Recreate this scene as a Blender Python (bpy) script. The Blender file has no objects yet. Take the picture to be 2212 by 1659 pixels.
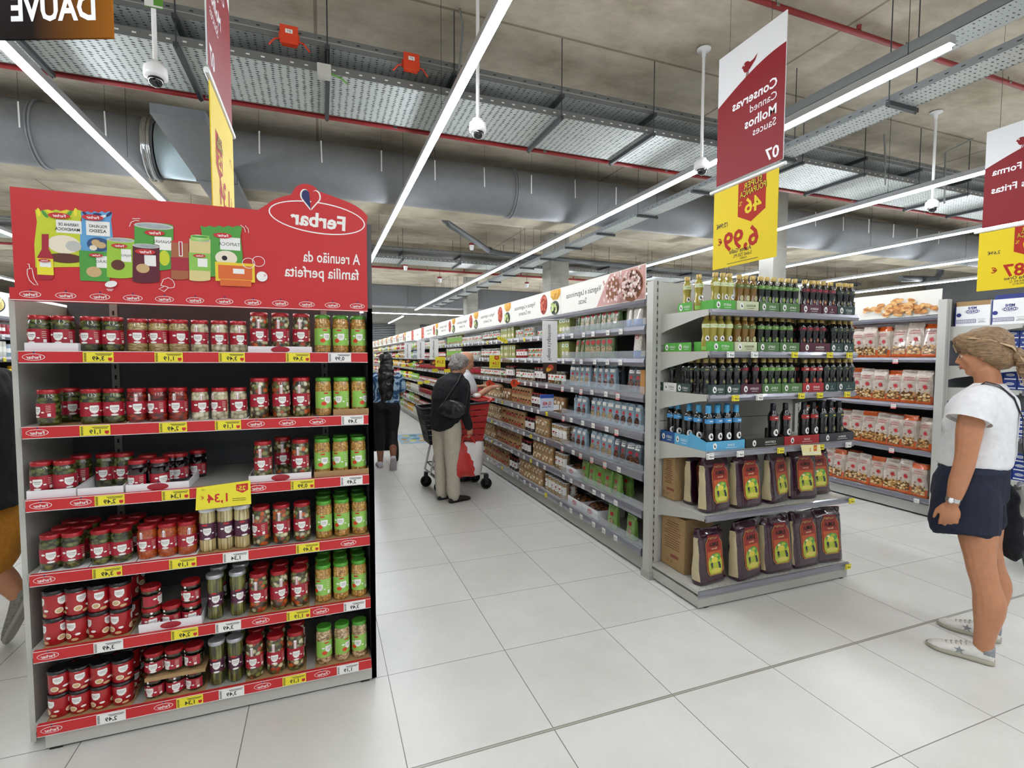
import bpy, bmesh, math, random
from mathutils import Vector, Matrix
random.seed(7)
PI = math.pi
SC = bpy.context.scene
COL = SC.collection
# ------------------------------------------------------------ camera
FPX, YAW, PITCH, ROLL, CAMZ = 1089.1, 0.36125, 0.05349, 0.00249, 1.54
def cam_axes():
    cy, sy, cp, sp = math.cos(YAW), math.sin(YAW), math.cos(PITCH), math.sin(PITCH)
    f = Vector((sy*cp, cy*cp, -sp)); r = Vector((cy, -sy, 0)); u = r.cross(f)
    c, s = math.cos(ROLL), math.sin(ROLL)
    return c*r+s*u, -s*r+c*u, f
CR, CU, CF = cam_axes()
cam_d = bpy.data.cameras.new('camera'); cam = bpy.data.objects.new('camera', cam_d); COL.objects.link(cam)
mw = Matrix((CR, CU, -CF)).transposed().to_4x4(); mw.translation = (0, 0, CAMZ); cam.matrix_world = mw
cam_d.sensor_fit = 'HORIZONTAL'; cam_d.sensor_width = 36; cam_d.lens = FPX/2212*36; cam_d.clip_start = .05; cam_d.clip_end = 200
SC.camera = cam
def ray(px, py): return CF+CR*((px-1106)/FPX)-CU*((py-829.5)/FPX)
def on(px, py, ax, val):
    d = ray(px, py); o = Vector((0, 0, CAMZ)); return o+d*((val-o[ax])/d[ax])
# ------------------------------------------------------------ world, exposure
w = bpy.data.worlds.new('store_ambient'); SC.world = w; w.use_nodes = True
w.node_tree.nodes['Background'].inputs[0].default_value = (0.93, 0.97, 1.0, 1); w.node_tree.nodes['Background'].inputs[1].default_value = 0.42
LED = 62.0
cy_ = SC.cycles; cy_.use_adaptive_sampling = True; cy_.adaptive_threshold = .035; cy_.max_bounces = 6; cy_.diffuse_bounces = 4; cy_.glossy_bounces = 2; cy_.transmission_bounces = 2; cy_.transparent_max_bounces = 5; cy_.caustics_reflective = False; cy_.caustics_refractive = False
vs = SC.view_settings; vs.view_transform = 'Standard'; vs.look = 'None'; vs.exposure = 0.13; vs.gamma = 1.0; vs.use_curve_mapping = False
# ------------------------------------------------------------ materials
def lin(h):
    h = h.lstrip('#'); o = []
    for i in (0, 2, 4):
        c = int(h[i:i+2], 16)/255; o.append(c/12.92 if c <= .04045 else ((c+.055)/1.055)**2.4)
    return (*o, 1)
MC = {}
def M(name, col, rough=.5, metal=0., emit=0., alpha=1., trans=0., coat=0., noise=None, sss=0., spec=.5):
    if name in MC: return MC[name]
    m = bpy.data.materials.new(name); m.use_nodes = True; nt = m.node_tree; b = nt.nodes['Principled BSDF']
    c = lin(col) if isinstance(col, str) else col
    b.inputs['Base Color'].default_value = c; b.inputs['Roughness'].default_value = rough; b.inputs['Metallic'].default_value = metal
    b.inputs['Specular IOR Level'].default_value = spec
    if emit: b.inputs['Emission Color'].default_value = c; b.inputs['Emission Strength'].default_value = emit
    if alpha < 1: b.inputs['Alpha'].default_value = alpha
    if trans: b.inputs['Transmission Weight'].default_value = trans
    if coat: b.inputs['Coat Weight'].default_value = coat; b.inputs['Coat Roughness'].default_value = .05
    if sss: b.inputs['Subsurface Weight'].default_value = sss; b.inputs['Subsurface Radius'].default_value = (.012, .004, .002)
    if noise:                                   # (scale, amount, bump)
        tc = nt.nodes.new('ShaderNodeTexCoord'); n = nt.nodes.new('ShaderNodeTexNoise'); n.inputs['Scale'].default_value = noise[0]; n.inputs['Detail'].default_value = 6
        nt.links.new(tc.outputs['Object'], n.inputs['Vector'])
        r = nt.nodes.new('ShaderNodeValToRGB'); r.color_ramp.elements[0].position = .3; r.color_ramp.elements[1].position = .7
        k = noise[1]
        r.color_ramp.elements[0].color = (c[0]*(1-k), c[1]*(1-k), c[2]*(1-k), 1); r.color_ramp.elements[1].color = (min(1, c[0]*(1+k)), min(1, c[1]*(1+k)), min(1, c[2]*(1+k)), 1)
        nt.links.new(n.outputs['Fac'], r.inputs[0]); nt.links.new(r.outputs[0], b.inputs['Base Color'])
        if len(noise) > 2:
            bp = nt.nodes.new('ShaderNodeBump'); bp.inputs['Strength'].default_value = noise[2]; bp.inputs['Distance'].default_value = .01
            nt.links.new(n.outputs['Fac'], bp.inputs['Height']); nt.links.new(bp.outputs[0], b.inputs['Normal'])
    MC[name] = m; return m
def Mcell(name, cols, scale=(90, 90, 90), edge='#2b2015', rough=.25, coat=1., ew=.25, rnd=1.):
    """packed pieces behind glass: voronoi cells with a colour each and a dark gap between them"""
    if name in MC: return MC[name]
    m = bpy.data.materials.new(name); m.use_nodes = True; nt = m.node_tree; b = nt.nodes['Principled BSDF']
    tc = nt.nodes.new('ShaderNodeTexCoord'); mp = nt.nodes.new('ShaderNodeMapping'); mp.inputs['Scale'].default_value = scale
    oi = nt.nodes.new('ShaderNodeObjectInfo'); vm = nt.nodes.new('ShaderNodeVectorMath'); vm.operation = 'ADD'
    sc = nt.nodes.new('ShaderNodeMath'); sc.operation = 'MULTIPLY'; sc.inputs[1].default_value = 37.
    v = nt.nodes.new('ShaderNodeTexVoronoi'); v.inputs['Randomness'].default_value = rnd; v.inputs['Scale'].default_value = 1
    nt.links.new(tc.outputs['Object'], mp.inputs[0]); nt.links.new(mp.outputs[0], vm.inputs[0])
    nt.links.new(oi.outputs['Random'], sc.inputs[0]); nt.links.new(sc.outputs[0], vm.inputs[1]); nt.links.new(vm.outputs[0], v.inputs['Vector'])
    sp = nt.nodes.new('ShaderNodeSeparateColor'); nt.links.new(v.outputs['Color'], sp.inputs[0])
    r = nt.nodes.new('ShaderNodeValToRGB'); r.color_ramp.interpolation = 'CONSTANT'
    els = r.color_ramp.elements
    while len(els) < len(cols): els.new(.5)
    for i, c in enumerate(cols): els[i].position = i/len(cols); els[i].color = lin(c)
    nt.links.new(sp.outputs[0], r.inputs[0])
    e = nt.nodes.new('ShaderNodeMapRange'); e.inputs[1].default_value = .35; e.inputs[2].default_value = .35+ew*1.6; nt.links.new(v.outputs['Distance'], e.inputs[0])
    mx = nt.nodes.new('ShaderNodeMix'); mx.data_type = 'RGBA'; nt.links.new(e.outputs[0], mx.inputs[0]); nt.links.new(r.outputs[0], mx.inputs[6]); mx.inputs[7].default_value = lin(edge)
    nt.links.new(mx.outputs[2], b.inputs['Base Color'])
    b.inputs['Roughness'].default_value = rough; b.inputs['Coat Weight'].default_value = coat; b.inputs['Coat Roughness'].default_value = .04
    MC[name] = m; return m
# ------------------------------------------------------------ objects
OFF = {}
def reg(o, parent, loc):
    COL.objects.link(o)
    if parent is not None: o.parent = parent
    return o
def thing(name, label, cat, loc=(0, 0, 0), group=None, rz=0.):
    o = bpy.data.objects.new(name, None); o.empty_display_size = .05; COL.objects.link(o); o.location = loc; o.rotation_euler = (0, 0, rz)
    o['label'] = label; o['category'] = cat
    if group: o['group'] = group
    OFF[o.name] = Vector(loc); return o
def tagt(o, label, cat, group=None, kind=None):
    o['label'] = label; o['category'] = cat
    if group: o['group'] = group
    if kind: o['kind'] = kind
    return o
TXT = {}
def textmesh(s, bold=0.):
    k = (s, bold)
    if k in TXT: return TXT[k]
    cu = bpy.data.curves.new('t', 'FONT'); cu.body = s; cu.resolution_u = 2; cu.offset = bold; cu.align_x = 'LEFT'
    ob = bpy.data.objects.new('t', cu); COL.objects.link(ob)
    dg = bpy.context.evaluated_depsgraph_get(); me = bpy.data.meshes.new_from_object(ob.evaluated_get(dg))
    vs_ = [(v.co.x, v.co.y) for v in me.vertices]; fs = [tuple(p.vertices) for p in me.polygons]
    bpy.data.objects.remove(ob); bpy.data.curves.remove(cu); bpy.data.meshes.remove(me)
    if not vs_: r = ([(0, 0)], [], 1, 1)
    else:
        x0 = min(v[0] for v in vs_); x1 = max(v[0] for v in vs_)
        cap = .69
        r = ([((v[0]-(x0+x1)/2), v[1]-cap/2) for v in vs_], fs, x1-x0, cap)
    TXT[k] = r; return r
class MB:
    """collects shapes and links them as one mesh object"""
    def __init__(s): s.v = []; s.f = []; s.m = []; s.mats = []; s.sm = []
    def mi(s, m):
        if m not in s.mats: s.mats.append(m)
        return s.mats.index(m)
    def add(s, vs_, fs, m, smooth=False):
        b = len(s.v); s.v += [tuple(p) for p in vs_]; i = s.mi(m)
        for f in fs: s.f.append(tuple(b+k for k in f)); s.m.append(i); s.sm.append(smooth)
        return s
    def box(s, x0, x1, y0, y1, z0, z1, m):
        if x0 > x1: x0, x1 = x1, x0
        if y0 > y1: y0, y1 = y1, y0
        if z0 > z1: z0, z1 = z1, z0
        v = [(x, y, z) for z in (z0, z1) for y in (y0, y1) for x in (x0, x1)]
        return s.add(v, [(0, 2, 3, 1), (4, 5, 7, 6), (0, 1, 5, 4), (2, 6, 7, 3), (0, 4, 6, 2), (1, 3, 7, 5)], m)
    def lathe(s, prof, m, n=20, c=(0, 0, 0), cap=True, a0=0., a1=2*PI, smooth=True):
        full = abs(a1-a0-2*PI) < 1e-6; k = n if full else n+1
        v = []; f = []
        for r, z in prof:
            for i in range(k): a = a0+(a1-a0)*i/n; v.append((c[0]+r*math.cos(a), c[1]+r*math.sin(a), c[2]+z))
        for j in range(len(prof)-1):
            for i in range(n):
                i2 = (i+1) % k if full else i+1
                f.append((j*k+i, j*k+i2, (j+1)*k+i2, (j+1)*k+i))
        s.add(v, f, m, smooth)
        if cap and full:
            if prof[0][0] > 1e-5: s.add(v[:k], [tuple(range(k))[::-1]], m)
            if prof[-1][0] > 1e-5: s.add(v[-k:], [tuple(range(k))], m)
        return s
    def tube(s, pts, rad, m, n=8, flat=1., smooth=True, caps=True):
        pts = [Vector(p) for p in pts]; k = len(pts)
        if not hasattr(rad, '__len__'): rad = [rad]*k
        v = []; ref = None
        for i, p in enumerate(pts):
            d = (pts[min(i+1, k-1)]-pts[max(i-1, 0)]).normalized()
            if ref is None:
                ref = Vector((0, 0, 1)) if abs(d.z) < .9 else Vector((1, 0, 0))
            x = (ref-d*ref.dot(d)).normalized(); y = d.cross(x); ref = x
            for j in range(n):
                a = 2*PI*j/n; v.append(p+(x*math.cos(a)+y*math.sin(a)*flat)*rad[i])
        f = [(i*n+j, i*n+(j+1) % n, (i+1)*n+(j+1) % n, (i+1)*n+j) for i in range(k-1) for j in range(n)]
        s.add(v, f, m, smooth)
        if caps: s.add(v[:n], [tuple(range(n))[::-1]], m); s.add(v[-n:], [tuple(range(n))], m)
        return s
    def ellip(s, c, r, m, nu=16, nv=10, rot=None):
        v = []; R_ = rot or Matrix.Identity(3); c = Vector(c)
        for j in range(nv+1):
            t = PI*j/nv-PI/2
            for i in range(nu): a = 2*PI*i/nu; v.append(c+R_@Vector((r[0]*math.cos(t)*math.cos(a), r[1]*math.cos(t)*math.sin(a), r[2]*math.sin(t))))
        f = [(j*nu+i, j*nu+(i+1) % nu, (j+1)*nu+(i+1) % nu, (j+1)*nu+i) for j in range(nv) for i in range(nu)]
        return s.add(v, f, m, True)
    def rings(s, rs, m, n=24, ex=2., caps=True):
        """rs: (cx, cy, cz, rx, ry[, yaw[, tilt-z along x]]) horizontal rings lofted upward"""
        v = []
        for q in rs:
            cx, cy, cz, rx, ry = q[:5]; yw = q[5] if len(q) > 5 else 0; tl = q[6] if len(q) > 6 else 0
            for i in range(n):
                a = 2*PI*i/n; ca, sa = math.cos(a), math.sin(a)
                x = rx*math.copysign(abs(ca)**(2/ex), ca); y = ry*math.copysign(abs(sa)**(2/ex), sa)
                v.append((cx+x*math.cos(yw)-y*math.sin(yw), cy+x*math.sin(yw)+y*math.cos(yw), cz+tl*x))
        k = len(rs)
        f = [(j*n+i, j*n+(i+1) % n, (j+1)*n+(i+1) % n, (j+1)*n+i) for j in range(k-1) for i in range(n)]
        s.add(v, f, m, True)
        if caps: s.add(v[:n], [tuple(range(n))[::-1]], m, True); s.add(v[-n:], [tuple(range(n))], m, True)
        return s
    def prism(s, poly, fr, m, depth):
        """polygon in a frame (origin,u,v,n) with thickness behind it"""
        o, u, vv, nn = [Vector(q) for q in fr]; k = len(poly)
        a = [o+u*p[0]+vv*p[1] for p in poly]; b = [p-nn*depth for p in a]
        return s.add(a+b, [tuple(range(k)), tuple(range(2*k-1, k-1, -1))]+[(i, k+i, k+(i+1) % k, (i+1) % k) for i in range(k)], m)
    # flat print, drawn in (u, v) and carried to the surface by fn(u, v, layer)
    def pol(s, pts, fn, m, L=1):
        tw = getattr(fn, 'tw', 0)
        if not tw: return s.add([fn(p[0], p[1], L) for p in pts], [tuple(range(len(pts)))], m)
        u0 = min(p[0] for p in pts); u1 = max(p[0] for p in pts); n = max(1, math.ceil((u1-u0)/tw))
        def clip(P, c, sg):
            o = []
            for i in range(len(P)):
                a, b = P[i-1], P[i]; da, db = (a[0]-c)*sg, (b[0]-c)*sg
                if (da < 0) != (db < 0): t = da/(da-db); o.append((c, a[1]+(b[1]-a[1])*t))
                if db >= 0: o.append(b)
            return o
        for k in range(n):
            P = clip(pts, u0+(u1-u0)*k/n, 1); P = clip(P, u0+(u1-u0)*(k+1)/n, -1) if len(P) > 2 else P
            if len(P) > 2: s.add([fn(p[0], p[1], L) for p in P], [tuple(range(len(P)))], m)
        return s
    def rect(s, u0, v0, u1, v1, fn, m, L=1, nu=1, nv=1):
        if getattr(fn, 'tw', 0): nu = max(nu, math.ceil(abs(u1-u0)/fn.tw))
        v = [fn(u0+(u1-u0)*i/nu, v0+(v1-v0)*j/nv, L) for j in range(nv+1) for i in range(nu+1)]
        return s.add(v, [(j*(nu+1)+i, j*(nu+1)+i+1, (j+1)*(nu+1)+i+1, (j+1)*(nu+1)+i) for j in range(nv) for i in range(nu)], m)
    def oval(s, u, v, a, b, fn, m, L=1, n=20, rot=0.):
        return s.pol([(u+a*math.cos(t)*math.cos(rot)-b*math.sin(t)*math.sin(rot), v+a*math.cos(t)*math.sin(rot)+b*math.sin(t)*math.cos(rot)) for t in [2*PI*i/n for i in range(n)]], fn, m, L)
    def ring(s, u, v, a, b, w_, fn, m, L=1, n=28, rot=0.):
        P = []
        for k in range(n+1):
            t = 2*PI*k/n
            for q in (0, 1):
                aa, bb = a-q*w_, b-q*w_; x, y = aa*math.cos(t), bb*math.sin(t)
                P.append(fn(u+x*math.cos(rot)-y*math.sin(rot), v+x*math.sin(rot)+y*math.cos(rot), L))
        return s.add(P, [(2*k, 2*k+2, 2*k+3, 2*k+1) for k in range(n)], m)
    def line(s, pts, w_, fn, m, L=1):
        P = []; k = len(pts)
        for i, p in enumerate(pts):
            a = pts[max(i-1, 0)]; b = pts[min(i+1, k-1)]; dx, dy = b[0]-a[0], b[1]-a[1]; l = math.hypot(dx, dy) or 1
            nx, ny = -dy/l*w_/2, dx/l*w_/2
            P += [fn(p[0]+nx, p[1]+ny, L), fn(p[0]-nx, p[1]-ny, L)]
        return s.add(P, [(2*i, 2*i+2, 2*i+3, 2*i+1) for i in range(k-1)], m)
    def text(s, st, u, v, h, fn, m, L=2, bold=0., align=0, maxw=None, rot=0., flip=True, sx=1.):
        """the photographed writing runs right to left, so each glyph is laid mirrored"""
        vs_, fs, w_, cap = textmesh(st, bold); k = h/cap; kx = k*sx
        if maxw and w_*kx > maxw: kx = maxw/w_
        sg = -1 if flip else 1
        P = []
        for x, y in vs_:
            x, y = (x*sg*kx+align*w_*kx/2), y*k
            P.append(fn(u+x*math.cos(rot)-y*math.sin(rot), v+x*math.sin(rot)+y*math.cos(rot), L))
        return s.add(P, fs, m)
    def build(s, name, parent=None, raw=False):
        me = bpy.data.meshes.new(name)
        o_ = Vector((0, 0, 0)) if (parent is None or raw) else OFF.get(parent.name, Vector((0, 0, 0)))
        me.from_pydata([(p[0]-o_[0], p[1]-o_[1], p[2]-o_[2]) for p in s.v], [], s.f)
        for m in s.mats: me.materials.append(m)
        me.polygons.foreach_set('material_index', s.m); me.polygons.foreach_set('use_smooth', s.sm)
        me.update(); o = bpy.data.objects.new(name, me); COL.objects.link(o)
        if parent is not None: o.parent = parent; OFF[o.name] = o_.copy()
        else: OFF[o.name] = Vector((0, 0, 0))
        return o
def struct(name, mb):
    o = mb.build(name); o['kind'] = 'structure'; return o
def frame(o, u, v, n, eps=.0006):
    o, u, v, n = [Vector(q) for q in (o, u, v, n)]
    return lambda a, b, L=1: o+u*a+v*b+n*(eps*L)
def F_front(x, y, z, eps=.0006): return frame((x, y, z), (1, 0, 0), (0, 0, 1), (0, -1, 0), eps)     # seen from the till side
def F_left(x, y, z, eps=.0006): return frame((x, y, z), (0, -1, 0), (0, 0, 1), (-1, 0, 0), eps)     # faces the aisle on the left
def cylf(r, eps=.0004, a0=-PI/2):
    f_ = lambda u, v, L=1: Vector(((r+eps*L)*math.cos(a0+u/r), (r+eps*L)*math.sin(a0+u/r), v))
    f_.tw = r*.26; return f_
KIDS = {}
def kids(o):
    if o.name not in KIDS: KIDS[o.name] = list(o.children)
    return KIDS[o.name]
USED = set()
def place(proto, loc, rz=0., label=None, group=None, ry=0., rx=0., sc=None):
    """first use moves the prototype itself, later ones copy it with its parts"""
    if proto.name not in USED: USED.add(proto.name); kids(proto); r = proto
    else:
        r = proto.copy(); COL.objects.link(r)
        for ch in kids(proto):
            c = ch.copy(); COL.objects.link(c); c.parent = r
            for g in kids(ch):
                d = g.copy(); COL.objects.link(d); d.parent = c
    r.location = loc; r.rotation_euler = (rx, ry, rz)
    r.scale = sc or (1, 1, 1)
    if label: r['label'] = label
    if group: r['group'] = group
    return r
ORD = ['first', 'second', 'third', 'fourth', 'fifth', 'sixth', 'seventh', 'eighth', 'ninth', 'tenth', 'eleventh', 'twelfth', 'thirteenth', 'fourteenth', 'fifteenth', 'sixteenth', 'seventeenth', 'eighteenth', 'nineteenth']
TENS = {2: 'twenty', 3: 'thirty', 4: 'forty', 5: 'fifty', 6: 'sixty', 7: 'seventy', 8: 'eighty', 9: 'ninety'}
TENO = {2: 'twentieth', 3: 'thirtieth', 4: 'fortieth', 5: 'fiftieth', 6: 'sixtieth', 7: 'seventieth', 8: 'eightieth', 9: 'ninetieth'}
def nth(i):
    if i < 19: return ORD[i]
    n = i+1
    if n >= 100: return 'hundredth' if n == 100 else 'hundred-'+nth(n-101)
    return TENO[n//10] if n % 10 == 0 else TENS[n//10]+'-'+ORD[n % 10-1]
# palette
white = M('white_card', '#eeeeea', .55); steel = M('galvanised_steel', '#9aa0a0', .42, .75, noise=(30, .15)); grey = M('shelf_grey', '#a9a9a2', .45, .1)
lgrey = M('shelf_light_grey', '#bdbdb6', .42, .1); dgrey = M('dark_back_panel', '#55575a', .55); red = M('display_red', '#c4262a', .45); dred = M('label_red', '#a3142c', .4, coat=.3)
black = M('black_plastic', '#121214', .35); yellow = M('price_yellow', '#e9dc33', .5); ink = M('print_black', '#1c1c1c', .6); chrome = M('chrome', '#c9ccce', .18, 1.)
kraft = M('kraft_card', '#a5865c', .75, noise=(60, .08)); navyp = M('print_navy', '#22285e', .5); strip = M('price_strip_plastic', '#85868f', .22, .35, coat=.6)
concrete = M('concrete', '#a39c8c', .85, noise=(1.3, .22, .35)); beamc = M('beam_concrete', '#aea591', .88, noise=(2.2, .25, .4)); colc = M('column_concrete', '#8f8e86', .85, noise=(3, .16, .3))
redpipe = M('pipe_red', '#8f2324', .4); white2 = M('gloss_white', '#f2f3f3', .3); glassm = M('clear_plastic', '#dfe6ee', .08, alpha=.22)
orange = M('junction_orange', '#d6411f', .45); green = M('print_green', '#5b9a35', .5); lgreen = M('label_green', '#8cc152', .45, coat=.3)
# ============================================================ the hall
X0, X1, Y0, Y1, ZC = -19., 27., -7., 37., 5.0
def floor_mat():
    m = bpy.data.materials.new('porcelain_tiles'); m.use_nodes = True; nt = m.node_tree; b = nt.nodes['Principled BSDF']
    tc = nt.nodes.new('ShaderNodeTexCoord'); sx = nt.nodes.new('ShaderNodeSeparateXYZ'); nt.links.new(tc.outputs['Object'], sx.inputs[0])
    def mth(op, a, bb=None, c=None):
        n = nt.nodes.new('ShaderNodeMath'); n.operation = op
        for i, q in enumerate((a, bb, c)):
            if q is None: continue
            if isinstance(q, (int, float)): n.inputs[i].default_value = q
            else: nt.links.new(q, n.inputs[i])
        return n.outputs[0]
    def joint(sock, off, half):
        q = mth('DIVIDE', mth('SUBTRACT', sock, off), .6); fr = mth('FRACT', mth('ADD', q, 100.5)); d = mth('MULTIPLY', mth('ABSOLUTE', mth('SUBTRACT', fr, .5)), .6)
        return mth('LESS_THAN', d, half), mth('FLOOR', mth('ADD', q, 100.))
    jx, ix = joint(sx.outputs[0], .2767, .0019); jy, iy = joint(sx.outputs[1], 1.2197, .0019)
    ex = mth('LESS_THAN', mth('ABSOLUTE', mth('SUBTRACT', sx.outputs[1], 1.8197)), .008)
    exi = mth('LESS_THAN', mth('ABSOLUTE', mth('SUBTRACT', sx.outputs[1], 1.8197)), .0045)
    j = mth('MAXIMUM', jx, jy)
    cmb = nt.nodes.new('ShaderNodeCombineXYZ'); nt.links.new(ix, cmb.inputs[0]); nt.links.new(iy, cmb.inputs[1])
    wn = nt.nodes.new('ShaderNodeTexWhiteNoise'); wn.noise_dimensions = '2D'; nt.links.new(cmb.outputs[0], wn.inputs['Vector'])
    n1 = nt.nodes.new('ShaderNodeTexNoise'); n1.inputs['Scale'].default_value = 2.6; n1.inputs['Detail'].default_value = 8; n1.inputs['Roughness'].default_value = .62
    n2 = nt.nodes.new('ShaderNodeTexNoise'); n2.inputs['Scale'].default_value = 160; n2.inputs['Detail'].default_value = 2
    nt.links.new(tc.outputs['Object'], n1.inputs['Vector']); nt.links.new(tc.outputs['Object'], n2.inputs['Vector'])
    s = mth('ADD', mth('MULTIPLY', n1.outputs['Fac'], .55), mth('ADD', mth('MULTIPLY', n2.outputs['Fac'], .3), mth('MULTIPLY', wn.outputs['Value'], .12)))
    r = nt.nodes.new('ShaderNodeValToRGB'); r.color_ramp.elements[0].position = .3; r.color_ramp.elements[1].position = .68
    r.color_ramp.elements[0].color = lin('#c9c9c2'); r.color_ramp.elements[1].color = lin('#dddeda'); nt.links.new(s, r.inputs[0])
    m1 = nt.nodes.new('ShaderNodeMix'); m1.data_type = 'RGBA'; nt.links.new(j, m1.inputs[0]); nt.links.new(r.outputs[0], m1.inputs[6]); m1.inputs[7].default_value = lin('#6c6b66')
    m2 = nt.nodes.new('ShaderNodeMix'); m2.data_type = 'RGBA'; nt.links.new(ex, m2.inputs[0]); nt.links.new(m1.outputs[2], m2.inputs[6]); m2.inputs[7].default_value = lin('#6c6b66')
    m3 = nt.nodes.new('ShaderNodeMix'); m3.data_type = 'RGBA'; nt.links.new(exi, m3.inputs[0]); nt.links.new(m2.outputs[2], m3.inputs[6]); m3.inputs[7].default_value = lin('#a9a698')
    nt.links.new(m3.outputs[2], b.inputs['Base Color']); b.inputs['Roughness'].default_value = .32
    return m
f = MB(); f.box(X0, X1, Y0, Y1, -.1, 0, floor_mat()); struct('floor', f)
def ceil_mat():
    m = M('ceiling_concrete', '#a79d8a', .9); nt = m.node_tree; b = nt.nodes['Principled BSDF']
    tc = nt.nodes.new('ShaderNodeTexCoord'); mp = nt.nodes.new('ShaderNodeMapping'); mp.inputs['Scale'].default_value = (1, 1.6, 1); nt.links.new(tc.outputs['Object'], mp.inputs[0])
    n = nt.nodes.new('ShaderNodeTexNoise'); n.inputs['Scale'].default_value = 1.1; n.inputs['Detail'].default_value = 9; n.inputs['Roughness'].default_value = .68; nt.links.new(mp.outputs[0], n.inputs['Vector'])
    r = nt.nodes.new('ShaderNodeValToRGB'); e = r.color_ramp.elements; e[0].position = .3; e[0].color = lin('#968b78'); e[1].position = .68; e[1].color = lin('#cdc4b2'); nt.links.new(n.outputs['Fac'], r.inputs[0])
    br = nt.nodes.new('ShaderNodeTexBrick'); br.inputs['Scale'].default_value = 1; br.inputs['Brick Width'].default_value = 5.2; br.inputs['Row Height'].default_value = 2.55; br.inputs['Mortar Size'].default_value = .018; br.offset = 0
    br.inputs['Color1'].default_value = (1, 1, 1, 1); br.inputs['Color2'].default_value = (1, 1, 1, 1); br.inputs['Mortar'].default_value = (.55, .52, .48, 1); nt.links.new(tc.outputs['Object'], br.inputs['Vector'])
    mx = nt.nodes.new('ShaderNodeMix'); mx.data_type = 'RGBA'; mx.blend_type = 'MULTIPLY'; mx.inputs[0].default_value = 1; nt.links.new(r.outputs[0], mx.inputs[6]); nt.links.new(br.outputs[0], mx.inputs[7])
    nt.links.new(mx.outputs[2], b.inputs['Base Color']); bp = nt.nodes.new('ShaderNodeBump'); bp.inputs['Strength'].default_value = .35; bp.inputs['Distance'].default_value = .02
    nt.links.new(n.outputs['Fac'], bp.inputs['Height']); nt.links.new(bp.outputs[0], b.inputs['Normal']); return m
f = MB(); f.box(X0, X1, Y0, Y1, ZC, ZC+.2, ceil_mat()); struct('ceiling', f)
wallp = M('wall_paint', '#8d9092', .8, noise=(1, .08))
f = MB(); f.box(X0, X1, Y1, Y1+.2, 0, ZC, M('far_wall_paint', '#b4b3ac', .8, noise=(1, .08))); struct('wall_back', f)
for i, xa in enumerate((3.2, 6.8, 9.3, 12.5)):
    f = MB(); f.box(xa, xa+1.8, Y1-.06, Y1, 2.7, 3.9, M('louvre_dark', '#2c2f31', .6))
    for k in range(10): f.box(xa, xa+1.8, Y1-.1, Y1-.06, 2.74+k*.12, 2.78+k*.12, steel)
    struct('window_%d' % (i+1), f)
f = MB(); f.box(X0-.2, X0, Y0, Y1+.2, 0, ZC, wallp); struct('wall_left', f)
f = MB(); f.box(X1, X1+.2, Y0, Y1+.2, 0, ZC, wallp); struct('wall_right', f)
for i, (y0, y1) in enumerate(((9.15, 9.8), (15.7, 16.4), (-2.5, -1.85))):
    f = MB(); f.box(X0, X1, y0, y1, 4.2, ZC-.0005, beamc); o = struct('trim_%d' % (i+1), f)
for i, (x, y, s) in enumerate(((8.14, 7.4, .33), (6.31, 13.2, .56), (5.97, 20.8, .5), (-9., 21.6, .6), (14.5, 20.8, .5))):
    f = MB(); f.box(x-s/2, x+s/2, y-s/2, y+s/2, 0, ZC, colc)
    for zz in (1.2, 2.4, 3.6): f.box(x-s/2-.001, x+s/2+.001, y-s/2-.001, y+s/2+.001, zz, zz+.006, beamc)
    struct('trim_%d' % (i+10), f)
# ventilation ducts
ductm = M('duct_painted_grey', '#83868a', .55, .15, noise=(8, .05)); ductd = M('duct_dark_grey', '#6a6d70', .55, .2, noise=(12, .05))
def round_duct(x0, x1, y, z, r, label):
    t = thing('ventilation_duct', label, 'duct', (x0, y, z))
    m = MB(); n = 32
    v = [(xx, y+r*math.cos(2*PI*i/n), z+r*math.sin(2*PI*i/n)) for xx in (x0, x1) for i in range(n)]
    m.add(v, [(i, (i+1) % n, n+(i+1) % n, n+i) for i in range(n)], ductm, True); m.add(v[:n], [tuple(range(n))[::-1]], ductm); m.add(v[n:], [tuple(range(n))], ductm)
    m.build('duct_body', t); return t
def collar(t, x, y, z, r, w_, mat):
    m = MB(); n = 32
    prof = [(0, r+.004), (0, r+.03), (w_*.3, r+.03), (w_*.35, r+.012), (w_*.65, r+.012), (w_*.7, r+.03), (w_, r+.03), (w_, r+.004)]
    v = [(x+a, y+b*math.cos(2*PI*i/n), z+b*math.sin(2*PI*i/n)) for a, b in prof for i in range(n)]
    m.add(v, [(j*n+i, j*n+(i+1) % n, (j+1)*n+(i+1) % n, (j+1)*n+i) for j in range(len(prof)-1) for i in range(n)], mat, True); m.build('flange_ring', t)
d1 = round_duct(-18.5, -2.08, 8.55, 4.44, .4, 'big round grey air duct crossing under ceiling, piece left of the branch')
collar(d1, -2.2, 8.55, 4.44, .4, .1, chrome); collar(d1, -3.4, 8.55, 4.44, .4, .05, ductm)
d2 = round_duct(-1.48, 26.5, 8.55, 4.44, .4, 'big round grey air duct crossing the whole hall right of the branch')
collar(d2, -1.52, 8.55, 4.44, .4, .1, chrome)
for xx in (3.15, 8.6): collar(d2, xx, 8.55, 4.44, .4, .05, ductm)
t = thing('duct_junction', 'pale blue duct tee between the two round duct pieces', 'duct', (-1.8, 8.55, 4.44))
m = MB(); n = 32; pb = M('duct_pale_blue', '#a9bcc2', .4, .3)
v = [(xx, 8.55+.37*math.cos(2*PI*i/n), 4.44+.37*math.sin(2*PI*i/n)) for xx in (-2.06, -1.54) for i in range(n)]
m.add(v, [(i, (i+1) % n, n+(i+1) % n, n+i) for i in range(n)], pb, True); m.build('duct_body', t)
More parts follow.
